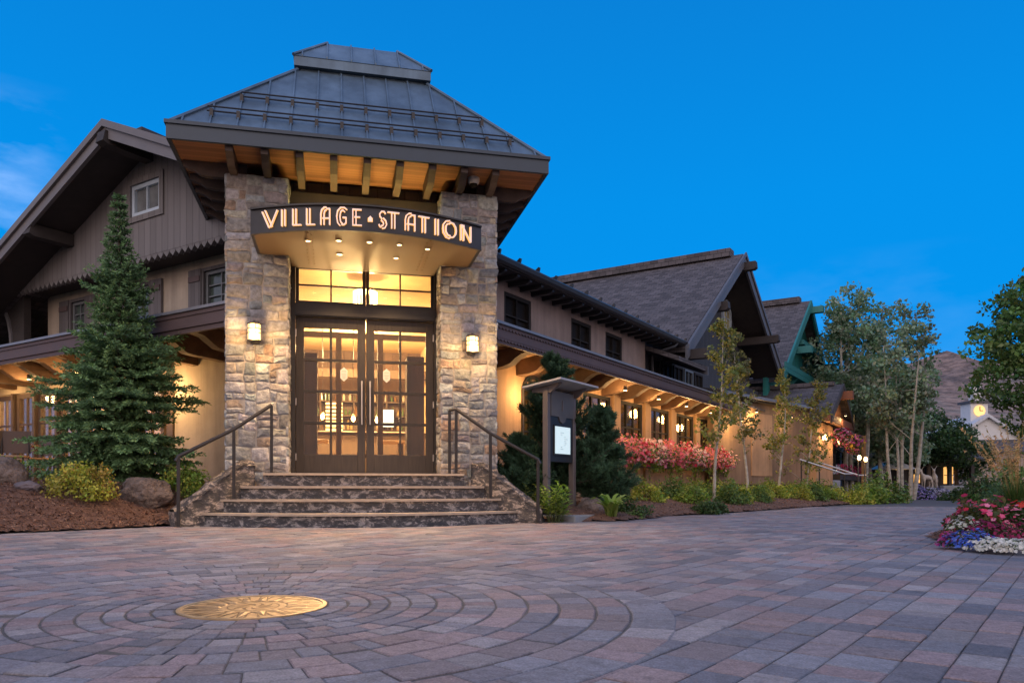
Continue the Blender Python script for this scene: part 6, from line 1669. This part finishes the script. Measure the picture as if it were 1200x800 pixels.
# ---- round flower bed at the right edge
bc = G(1172, 7.35); 
BED = [(bc[0]+.36+.80*math.cos(a), bc[1]+.10+1.10*math.sin(a)) for a in np.linspace(0, 2*math.pi, 40, endpoint=False)]
mulch_bed('flower_bed_soil', BED, lambda x, y, e: .01+min(e, .1)*.4+.05*min(1, e), .08, 2500, 6)
def fp(u, Y, z=0.03): x, y, _ = G(u, Y); return (x, y, zg(y)+z)
HOT = [(.72, .06, .16), (.75, .13, .26), (.62, .03, .07), (.78, .25, .38)]
flower_mound('pink_flowers', fp(1152, 7.3), .34, .36, 330, .050, HOT, 'hot pink and red flowers at the front of the round bed', 51, 2400, .055, ltint=((.07, .09, .03), (.10, .09, .035)))
flower_mound('pink_flowers', fp(1133, 7.6), .22, .27, 160, .048, [HOT[1], HOT[3], HOT[0]], 'smaller rose pink flower clump leaning over the paving', 52, 1300, .055)
flower_mound('pink_flowers', fp(1190, 7.15), .28, .30, 250, .048, [(.74, .20, .32), (.72, .10, .22), (.7, .3, .34)], 'rose pink flowers at the right edge of the bed', 53, 1900, .055)
flower_mound('magenta_flowers', fp(1163, 6.85), .27, .21, 420, .034, [(.26, .012, .07), (.34, .02, .10)], 'deep magenta flower mound in the middle of the round bed', 54, 600, .035, ltint=((.05, .06, .03),))
flower_mound('blue_flowers', fp(1137, 6.62), .20, .13, 520, .027, [(.07, .15, .58), (.13, .22, .62), (.05, .10, .45)], 'low blue lobelia mound at the bed front', 55, 500, .025)
flower_mound('white_flowers', fp(1160, 6.42), .17, .08, 380, .028, [(.72, .72, .66), (.66, .68, .60)], 'low white alyssum patch beside the blue flowers at the bed front', 56, 400, .025)
flower_mound('white_flowers', fp(1186, 6.32), .22, .09, 480, .028, [(.72, .72, .66), (.66, .68, .60)], 'white alyssum patch at the bottom right corner of the bed', 57, 500, .025)
flower_mound('white_flowers', fp(1132, 7.05), .16, .22, 200, .036, [(.70, .70, .60), (.62, .64, .5)], 'pale cream flowers between the blue mound and the pink clump', 58, 400, .03)
flower_mound('purple_flowers', fp(1113, 6.75), .10, .11, 160, .032, [(.34, .05, .22), (.42, .10, .28)], 'small purple flower mound at the left tip of the bed', 59, 250, .025)
flower_mound('red_flowers', fp(1201, 7.7, .15), .15, .24, 60, .070, [(.66, .03, .03), (.7, .07, .04)], 'scarlet flowers at the right edge behind the pink ones', 60, 900, .05)
def grass(loc, n, h, spread, label, seed, plume=True):
    r = np.random.default_rng(seed); root = empty('ornamental_grass', loc, label, 'grass plant'); L = np.array(loc); g = MB(); pl = MB()
    for k in range(n):
        a = r.uniform(0, 6.3); sp = spread*r.uniform(.1, 1.0); hh = h*r.uniform(.45, .8); o = np.array([math.cos(a), math.sin(a), 0]); sd = np.array([-o[1], o[0], 0])*.004
        pts = [L+o*(.04+sp*t**1.8)+[0, 0, hh*(t-.35*t**3)] for t in np.linspace(0, 1, 6)]; c = np.array([(.07, .12, .035), (.10, .15, .045), (.05, .09, .03)])[r.integers(0, 3)]*r.uniform(.8, 1.2)
        g.quads([[pts[i]-sd*(1-i/7), pts[i]+sd*(1-i/7), pts[i+1]+sd*(1-(i+1)/7), pts[i+1]-sd*(1-(i+1)/7)] for i in range(5)], [c]*5)
    if plume:
        for k in range(n//14):
            a = r.uniform(0, 6.3); sp = spread*1.25*r.uniform(.1, 1); o = np.array([math.cos(a), math.sin(a), 0]); hh = h*r.uniform(.9, 1.25); sd = np.array([-o[1], o[0], 0])
            P = lambda t: L+o*(.03+sp*t**1.5)+np.array([0, 0, hh*(t-.10*t**4)])
            ts = np.linspace(0, 1, 7); pl.quads([[P(ts[i])-sd*.002, P(ts[i])+sd*.002, P(ts[i+1])+sd*.002, P(ts[i+1])-sd*.002] for i in range(6)], [(.30, .20, .08)]*6)
            m = 26; s = r.uniform(.62, 1.0, m); q = np.array([P(x) for x in s]); leaves(pl, q+r.normal(0, .006, (m, 3)), .040, r, (.55, .34, .18), .25, .3, .4)
        pl.build('plume', M_leaf, root, uv=False, fix=False)
    g.build('foliage', M_leaf, root, uv=False, fix=False); return root
x, y, _ = G(1192, 8.6); grass((x, y, 0.02), 1000, 1.08, .50, 'tall ornamental grass with tan plumes at the right edge', 61)
x, y, _ = G(1172, 8.2); grass((x, y, 0.02), 800, .62, .34, 'shorter green grass clump left of the tan plumes', 62, False)
# ================================================================== BACKGROUND: trees, far buildings, porch details
CT = [(.19, .285, .20), (.135, .215, .145), (.24, .32, .235), (.27, .32, .25)]
DK = [(.045, .085, .035), (.06, .11, .045), (.035, .068, .03)]
bp = lambda u, Y: G(u, Y, -.05)
def zv(v, Y): return .5+(571.4-v)/905*Y
# birch clump with white trunks
Y = 33.0
crown_tree('birch_clump', bp(1054, Y), 7.2, .10, [(.3, 0, 5.6, 1.3, 2.3), (.5, .2, 7.2, .85, 1.6), (-.4, 0, 3.9, 1.4, 1.1), (.5, 0, 4.6, 1.0, .9)], 9000, .15, CT+[(.13, .14, .10)], 'slender birch clump with white trunks at the end of the lane', 71, M_aspen, trunks=5, spread=1.0, cl=40, clr=.42)
Y = 37.0
crown_tree('cottonwood_tree', bp(1003, Y), 10.2, .16, [(-.2, 0, 6.2, 2.3, 2.6), (.2, .3, 8.6, 1.5, 1.9), (1.0, 0, 5.2, 2.0, 1.8), (-1.2, 0, 4.4, 1.5, 1.6), (-.7, 0, 8.0, 1.0, 1.2)], 19000, .165, CT, 'tall grey green cottonwood behind the lit porch', 72, M_aspen, trunks=3, spread=1.4, cl=55, clr=.5, limbs=22)
crown_tree('cottonwood_tree', bp(1036, 38.5), 6.6, .14, [(0, 0, 4.2, 2.0, 1.9), (.8, 0, 3.0, 1.8, 1.4), (-.9, 0, 3.0, 1.4, 1.4)], 13000, .17, CT+DK[:1], 'lower grey green cottonwood between the tall one and the birches', 73, M_aspen, trunks=2, spread=1.2, cl=55, clr=.5)
crown_tree('round_tree', bp(1088, 43), 4.6, .16, [(0, 0, 3.3, 2.2, 1.5), (1.3, 0, 2.7, 1.5, 1.2), (-1.2, 0, 2.9, 1.5, 1.2)], 12000, .17, DK, 'dark green round tree over the white deer statues', 74, M_bark, cl=60, clr=.55)
crown_tree('round_tree', bp(1122, 46), 3.9, .16, [(0, 0, 2.7, 1.6, 1.3), (.8, 0, 2.0, 1.2, 1.0)], 7000, .17, DK, 'dark green tree right of the deer statues, left of the chapel', 75, M_bark, cl=60, clr=.55)
crown_tree('round_tree', bp(968, 40), 7.0, .16, [(0, 0, 5.0, 1.8, 1.9), (-1.0, 0, 4.2, 1.5, 1.4)], 8000, .17, CT+DK[:1], 'grey green tree close behind the teal lodge gable', 79, M_bark, cl=55, clr=.5)
spruce('far_conifer', bp(1121, 62), 6.6, 1.2, 'small dark conifer left of the chapel', 76, nwh=16, per=7, ndl=5, twig=.6, tint=(.03, .05, .03), group='far conifers')
spruce('far_conifer', bp(1100, 64), 7.6, 1.5, 'dark conifer behind the round trees, farther from the chapel', 77, nwh=16, per=7, ndl=5, twig=.6, tint=(.035, .05, .03), group='far conifers')
spruce('far_conifer', bp(1109, 66), 7.0, 1.2, 'middle dark conifer of the three by the chapel', 78, nwh=14, per=7, ndl=5, twig=.6, tint=(.035, .05, .03), group='far conifers')
# large leafy tree overhanging from the right
MG = [(.085, .17, .05), (.115, .20, .065), (.065, .13, .045), (.15, .22, .08)]
crown_tree('leafy_tree', (17.0, 24.5, -.05), 8.2, .24, [(0.2, 0, 5.9, 1.9, 1.5), (-1.4, 0, 5.2, 1.25, .75), (.9, 0, 7.2, 1.6, 1.1), (-.9, 0, 3.9, 1.5, .85), (.5, 0, 2.6, 1.7, 1.0), (-1.9, 0, 4.05, .7, .4), (0.8, 0, 4.2, 1.5, 1.4)], 26000, .14, MG, 'large leafy tree overhanging the lane at the right edge', 80, M_bark, cl=55, clr=.42, limbs=24)
x, y, _ = G(1150, 26); shrub_mesh('round_shrub', (x, y, -.03), .85, 1.05, 3200, .10, [(.05, .09, .028), (.06, .10, .035)], 'rounded green shrub in front of the chapel', 81)
x, y, _ = G(1195, 17); shrub_mesh('round_shrub', (x, y, -.03), .9, 1.15, 3200, .09, MG, 'dark green shrub behind the ornamental grass', 82)
x, y, _ = G(1118, 31); shrub_mesh('round_shrub', (x, y, -.03), .6, .55, 1500, .10, DK, 'low dark shrub at the far lane edge', 83)

# chapel with cupola
Y = 75.0; CX = (1156-600)/905*Y
CH = empty('chapel', (CX, Y, 0), 'white gabled chapel with a clock cupola among the trees', 'building')
CF = Frame((CX, Y), (1, 0), (0, 1)); hw = 3.2; ze, za = zv(512, Y), zv(487, Y)
q = MB(); q.prism(CF, [(-hw, 0), (hw, 0), (hw, ze), (0, za-.2), (-hw, ze)], 'y', 0, 7); q.build('wall', M_white, CH)
q = MB()
for s in (-1, 1): q.prism(CF, [(0, za+.15), (s*(hw+.4), ze-.12), (s*(hw+.4), ze-.42), (0, za-.15)], 'y', -.4, 7.2)
q.build('roof', plain('pale_roof_edge', (.50, .52, .56), .7), CH)
q = MB(); q.prism(CF, [(-.1, ze-.25), (-2.2, zv(529, Y)), (-2.2, zv(529, Y)-.15), (-.1, ze-.45)], 'x', -hw-.3, hw+.3); q.build('pent_roof', M_shingle, CH)
q = MB(); q.box(CF, -hw+.2, hw-.2, -1.8, -.05, 0, zv(529, Y)); q.build('front_wall', plain('tan_wall', (.33, .26, .22), .8), CH)
q = MB(); q.box(CF, .5, 1.7, -1.86, -1.81, 2.0, 3.3); q.build('window', M_pane_dark, CH)
q = MB(); q.box(CF, -.95, .75, 1, 2.7, za-1.0, zv(471, Y)); q.build('cupola', M_white, CH)
q = MB(); q.box(CF, -1.15, .95, .8, 2.9, zv(471, Y)+.01, zv(468, Y)); q.build('cupola_cornice', plain('dark_cornice', (.08, .08, .09), .7), CH)
q = MB(); q.box(CF, -.45, .35, 1.4, 2.2, zv(468, Y)+.01, zv(449, Y)); q.build('lantern_stage', M_white, CH)
q = MB(); zc = zv(480, Y); n = 20; q.prism(CF, [(-.1+.55*math.cos(2*math.pi*k/n), zc+.55*math.sin(2*math.pi*k/n)) for k in range(n)], 'y', .90, .99); ck = q.build('clock_face', emit('clock_lit', (1.0, .62, .22), .9), CH)
q = MB(); q.box(CF, -.13, -.07, .86, .895, zc, zc+.42); q.box(CF, -.1, .2, .86, .895, zc-.03, zc+.03); q.build('clock_hand', M_pane_dark, ck)

# dark garden pavilion beyond the birches
Y = 44.0; PX0, PX1 = G(1004, Y)[0], G(1134, Y)[0]
PV = empty('garden_pavilion', ((PX0+PX1)/2, Y, 0), 'dark low roofed pavilion behind the birches with lit windows', 'building')
PF = Frame((PX0, Y), (1, 0), (0, 1)); W_ = PX1-PX0
q = MB(); q.prism(PF, [(-.8, 2.15), (2.6, 3.5), (6, 2.15), (6, 2.0), (2.6, 3.3), (-.8, 2.0)], 'x', -.5, W_+.5); q.build('roof', M_shingle, PV)
q = MB(); q.box(PF, 0, W_, 2.0, 2.2, 0, 2.6); q.build('back_wall', M_darkwood, PV)
for k in range(6):
    q = MB(); q.box(PF, W_*k/5-.09, W_*k/5+.09, -.5, -.3, -.05, 2.15); q.build('post', M_darkwood, PV)
for u, w, z0, z1 in ((1112, .55, .75, 1.75), (1075, .35, .8, 1.3)):
    x = G(u, Y+1.9)[0]-PX0; q = MB(); q.box(PF, x-w/2, x+w/2, 1.94, 1.99, z0, z1); wn = q.build('window', E_window, PV); q = MB(); q.box(PF, x-.02, x+.02, 1.90, 1.935, z0, z1); q.box(PF, x-w/2, x+w/2, 1.90, 1.933, (z0+z1)/2-.02, (z0+z1)/2+.02); q.build('muntin', M_darkwood, wn)
# white canopy stall, lamp post, low wall
x, y, _ = G(1046, 39.5); cn = empty('garden_canopy', (x, y, 0), 'white fabric garden canopy behind the birch trunks', 'canopy'); F = Frame((x, y), (1, 0), (0, 1))
q = MB(); q.hexa([F(-.9, -.7, 1.45), F(.9, -.7, 1.45), F(.9, .7, 1.45), F(-.9, .7, 1.45)], [F(-.35, -.25, 1.8), F(.35, -.25, 1.8), F(.35, .25, 1.8), F(-.35, .25, 1.8)]); q.build('fabric', M_white, cn)
for sx_ in (-.85, .85):
    for sy_ in (-.65, .65): q = MB(); q.tube([F(sx_, sy_, 0), F(sx_, sy_, 1.45)], .03, 6); q.build('pole', M_steel, cn)
for u, v, Y, lab in ((1007, 536, 27, 'small lit bracket lamp on the post beyond the porch'), (1014.5, 538, 27.3, 'small lit lamp just right of the lamp on the porch post'), (1053, 552, 40, 'glowing lamp low beside the birch trunks')):
    p = G(u, Y, zv(v, Y)); t = empty('garden_lamp', (p[0], p[1], p[2]), lab, 'lamp'); q = MB(); q.lathe(p, [(.02, -.08), (.05, -.055), (.06, .0), (.045, .055), (.02, .08)], 12); q.build('globe', E_shade_far, t, smooth=True)
    q = MB(); q.tube([(p[0], p[1]+.09, p[2]+.12), (p[0], p[1], p[2]+.10)], .012, 5); q.tube([(p[0], p[1]+.09, p[2]+.14), (p[0], p[1]+.09, 0)], .02, 6); q.build('stand', M_metal_dark, t)
    lamp('POINT', (p[0], p[1]-.25, p[2]), 12, parent=t, size=.08, color=(1, .55, .2))
x0, x1 = G(1106, 40)[0], G(1136, 40)[0]; q = MB(); q.bbox(WORLD, x0, x1, 40, 40.4, -.05, .62, .03); o = q.build('low_wall', M_concrete, loc=((x0+x1)/2, 40, 0)); tag(o, 'low grey stone wall behind the far flower mounds', 'wall')
# white deer statues
def deer(loc, ang, label, seed):
    F = Frame(loc[:2], (math.cos(ang), math.sin(ang)), (-math.sin(ang), math.cos(ang))); z = loc[2]
    me = bpy.data.meshes.new('deer_statue'); s = .82
    V = [(0, 0, .62), (.28, 0, .66), (.40, 0, .86), (.44, 0, 1.0), (.56, 0, .97), (-.28, 0, .62), (-.36, 0, .70),
         (.26, .09, .40), (.27, .09, .20), (.27, .09, 0.0), (.26, -.09, .40), (.24, -.09, .20), (.25, -.09, 0.0),
         (-.27, .09, .42), (-.33, .09, .24), (-.29, .09, 0.0), (-.27, -.09, .42), (-.33, -.09, .24), (-.29, -.09, 0.0),
         (.42, .06, 1.10), (.38, .16, 1.26), (.42, -.06, 1.10), (.38, -.16, 1.26)]
    E_ = [(0, 1), (1, 2), (2, 3), (3, 4), (0, 5), (5, 6), (1, 7), (7, 8), (8, 9), (1, 10), (10, 11), (11, 12), (5, 13), (13, 14), (14, 15), (5, 16), (16, 17), (17, 18), (3, 19), (19, 20), (3, 21), (21, 22)]
    rad = [.15, .14, .075, .065, .03, .14, .025, .05, .028, .022, .05, .028, .022, .06, .03, .022, .06, .03, .022, .018, .010, .018, .010]
    me.from_pydata([tuple(np.array(F(v[0]*s, v[1]*s, z+v[2]*s))-np.array(loc)) for v in V], E_, [])
    o = bpy.data.objects.new('deer_statue', me); COL.objects.link(o); o.location = loc
    md = o.modifiers.new('skin', 'SKIN'); 
    for i, sv in enumerate(me.skin_vertices[0].data): sv.radius = (rad[i]*s, rad[i]*s); sv.use_root = i == 0
    o.modifiers.new('sub', 'SUBSURF').levels = 1; o.modifiers['sub'].render_levels = 1
    me.materials.append(plain('aged_white_statue', (.46, .40, .33), .7, .15, 4, .1)); tag(o, label, 'statue', None)
deer(G(1086, 36.5, .48), R(200), 'pale deer statue standing in the far flowers, left of the pair', 1)
deer(G(1095.5, 36.8, .50), R(235), 'pale deer statue with its head up, right of the pair', 2)
LAV = [(.30, .26, .55), (.42, .38, .62), (.24, .18, .45)]; WHT = [(.62, .60, .68), (.52, .50, .62)]
for i, (u, Y, rx, rz, cs, lab) in enumerate(((1066, 35.0, .75, .75, LAV, 'purple flower mound nearest the birch trunks'), (1078, 34.0, .55, .45, LAV, 'lavender flower mound low by the road in front of the deer'), (1090, 35.4, .85, .55, WHT, 'pale white flower mound under the deer statues'), (1102, 35.0, .55, .50, WHT+LAV[:1], 'white and lavender flower mound right of the deer'), (1113, 36.5, .5, .28, [(.45, .10, .16), (.5, .3, .3)], 'low dusky pink flowers along the far road edge'), (1123, 36.8, .6, .32, [(.6, .58, .42), (.6, .6, .55)], 'cream flowers along the far road edge'), (1135, 37, .6, .26, [(.55, .12, .07), (.5, .25, .2)], 'red orange flowers along the far road edge'))):
    x, y, _ = G(u, Y); flower_mound('flower_mound', (x, y, -.03), rx, rz, 420, .085, cs, lab, 90+i, 900, .08, ltint=((.035, .06, .03),), petals=4)

# hanging baskets and porch planter
def basket(u, v, d, cols, label, seed, s=.34):
    x = on(RW, u, d); p = RW(x, d, 0); z = zv(v, p[1]); c = (p[0], p[1], z)
    t = flower_mound('hanging_basket', c, s, s*.85, 200, .085, cols, label, seed, 700, .07, cat='hanging basket', ltint=((.10, .13, .03), (.06, .09, .03)))
    r = np.random.default_rng(seed); q = MB(); n = 350; U = rnd_dirs(r, n); U[:, 2] = -np.abs(U[:, 2]); P = np.array(c)+U*[s*.9, s*.9, s*1.1]; leaves(q, P, .07, r, (.13, .15, .04), .3, .6); blossoms(q, P[:90]+U[:90]*.03, .08, r, np.array(cols)[r.integers(0, len(cols), 90)], U[:90]); q.build('trailing_foliage', M_petal, t, uv=False, fix=False)
    q = MB(); q.lathe(c, [(.05, -s*.5), (s*.5, -s*.3), (s*.62, 0)], 14); q.build('basket', M_bracket, t)
    q = MB(); q.tube([c, (c[0], c[1], 3.4)], .008, 5); q.build('chain', M_metal_dark, t)
basket(986, 511, -1.75, [(.5, .05, .12), (.55, .12, .25), (.6, .35, .4)], 'hanging basket of red and pink flowers under the porch gable', 101)
basket(1001, 519, -1.95, [(.65, .45, .06), (.35, .06, .25), (.5, .1, .3)], 'hanging basket of yellow and purple flowers at the porch corner', 102, .38)
t0, t1 = on(RW, 979, -.75), on(RW, 1010, -.75); c = RW((t0+t1)/2, -.75, 1.0)
root = empty('porch_planter', c, 'porch planter box of red and magenta flowers below the lamps', 'flower box'); q = MB(); q.bbox(RW, t0, t1, -.95, -.55, .85, 1.1, .01); q.build('box', M_darkwood, root)
r = np.random.default_rng(7); n = 700; P = np.array([RW(a, b, z) for a, b, z in zip(r.uniform(t0, t1, n), -.8+r.normal(0, .13, n), 1.08+np.abs(r.normal(0, .2, n)))]); q = MB(); leaves(q, P, .08, r, (.05, .08, .03), .3); q.build('foliage', M_leaf, root, uv=False, fix=False)
n = 420; P = np.array([RW(a, b, z) for a, b, z in zip(r.uniform(t0, t1, n), -.9+r.normal(0, .13, n), 1.05+r.uniform(0, .5, n))]); q = MB(); blossoms(q, P, .09, r, np.array([(.5, .02, .06), (.45, .03, .15), (.6, .1, .25)])[r.integers(0, 3, n)], np.tile([-WL[0], -WL[1], .3], (n, 1))); q.build('blossom', M_petal, root, uv=False, fix=False)
# porch steps and rails
xs, xe = on(RW, 955, -1.6), on(RW, 976, -1.6)
root = empty('porch_steps', RW((xs+xe)/2, -1.7, 0), 'short flight of steps up to the lit side porch', 'steps')
for k in range(3):
    q = MB(); q.bbox(RW, xs, xe, -2.55+.35*k, -1.02, .17*k-.05, .17*(k+1), .01); q.build('step', M_nosing if k != 1 else M_concrete, root)
for x, lab in ((xs+.1, 'black handrail on the near side of the porch steps'), (xe-.1, 'black handrail on the far side of the porch steps')):
    root = empty('handrail', RW(x, -2, 0), lab, 'handrail', 'porch handrails'); q = MB(); q.tube([RW(x, -1.1, 1.45), RW(x, -2.5, .95), RW(x, -2.75, .95)], .03, 6); q.build('top_rail', M_steel, root)
    for d, zt in ((-1.15, 1.42), (-2.5, .94)): q = MB(); q.tube([RW(x, d, 0), RW(x, d, zt)], .022, 6); q.build('post', M_railmetal, root)

# patio chairs and table at the left edge
M_seat = plain('tan_seat', (.30, .19, .11), .7, .15, 6, .1); M_cback = plain('brown_chair_back', (.085, .055, .045), .6, .15, 6, .1)
def chair(t, d, ang, label):
    o = LW(t, d, .6); F = Frame(o[:2], (math.cos(ang), math.sin(ang)), (-math.sin(ang), math.cos(ang))); z = .6
    c = empty('patio_chair', o, label, 'chair')
    q = MB(); q.bbox(F, -.24, .24, -.23, .23, z+.43, z+.47, .012); q.build('seat', M_seat, c)
    q = MB(); q.prism(F, [(-.25, -.24), (-.20, -.28), (.20, -.28), (.25, -.24), (.25, -.21), (.20, -.25), (-.20, -.25), (-.25, -.21)], 'z', z+.52, z+.92); q.build('backrest', M_cback, c)
    for x in (-.21, .21):
        q = MB(); q.tube([F(x, .21, z), F(x, .19, z+.43)], .013, 6); q.build('leg', M_railmetal, c)
        q = MB(); q.tube([F(x, -.25, z), F(x, -.21, z+.45), F(x, -.27, z+.9)], .013, 6); q.build('leg', M_railmetal, c)
def chair_at(u, d, ang, label): chair(on(LW, u, d), d, ang, label)
chair_at(14, -.45, R(200), 'brown backed patio chair with a tan seat at the left edge')
chair_at(42, .35, R(150), 'second patio chair half hidden behind the spruce branches')
tt = on(LW, 22, .55); o = LW(tt, .55, .6); tb = empty('patio_table', o, 'round patio table between the two chairs at the left edge', 'table')
q = MB(); q.lathe((o[0], o[1], 1.32), [(.36, 0), (.38, .01), (.38, .025), (.36, .03)], 24); q.build('table_top', M_seat, tb)
q = MB(); q.lathe((o[0], o[1], .6), [(.22, 0), (.22, .015), (.03, .03), (.03, .72)], 14); q.build('pedestal', M_railmetal, tb)
# warm lamps under the porch roofs, added with cans and lenses for unseen sources
for F, t, d, z, pw in ((LW, 5.95, 1.0, 2.30, 60), (LW, 8.2, .8, 2.68, 26), (LW, 10.0, .8, 2.68, 26), (LW, 11.8, .8, 2.68, 26), (RW, 5.1, .62, 2.35, 45), (RW, 8.6, .30, 2.64, 44), (RW, 10.6, .30, 2.64, 44), (RW, 12.6, .30, 2.64, 44), (RW, 14.7, .30, 2.64, 44), (RW, 16.9, .05, 2.55, 60), (FA, on(FA, 884, .1), .02, 2.95, 45), (FA, on(FA, 925, .1), .02, 2.95, 25), (RW, PT-.4, PD-.12, 3.32, 26)):
    p = F(t, d, z)
    q = MB(); q.lathe((p[0], p[1], z+.03), [(.04, 0), (.04, .09)], 12); o = q.build('added_lamp_can', M_metal_dark, B); q = MB(); q.lathe((p[0], p[1], z+.022), [(.04, 0), (.04, .006)], 12); q.build('lens', E_down, o)
    lamp('POINT', (p[0], p[1], z-.10), pw, size=.12, parent=B, color=(1.0, .58, .22))
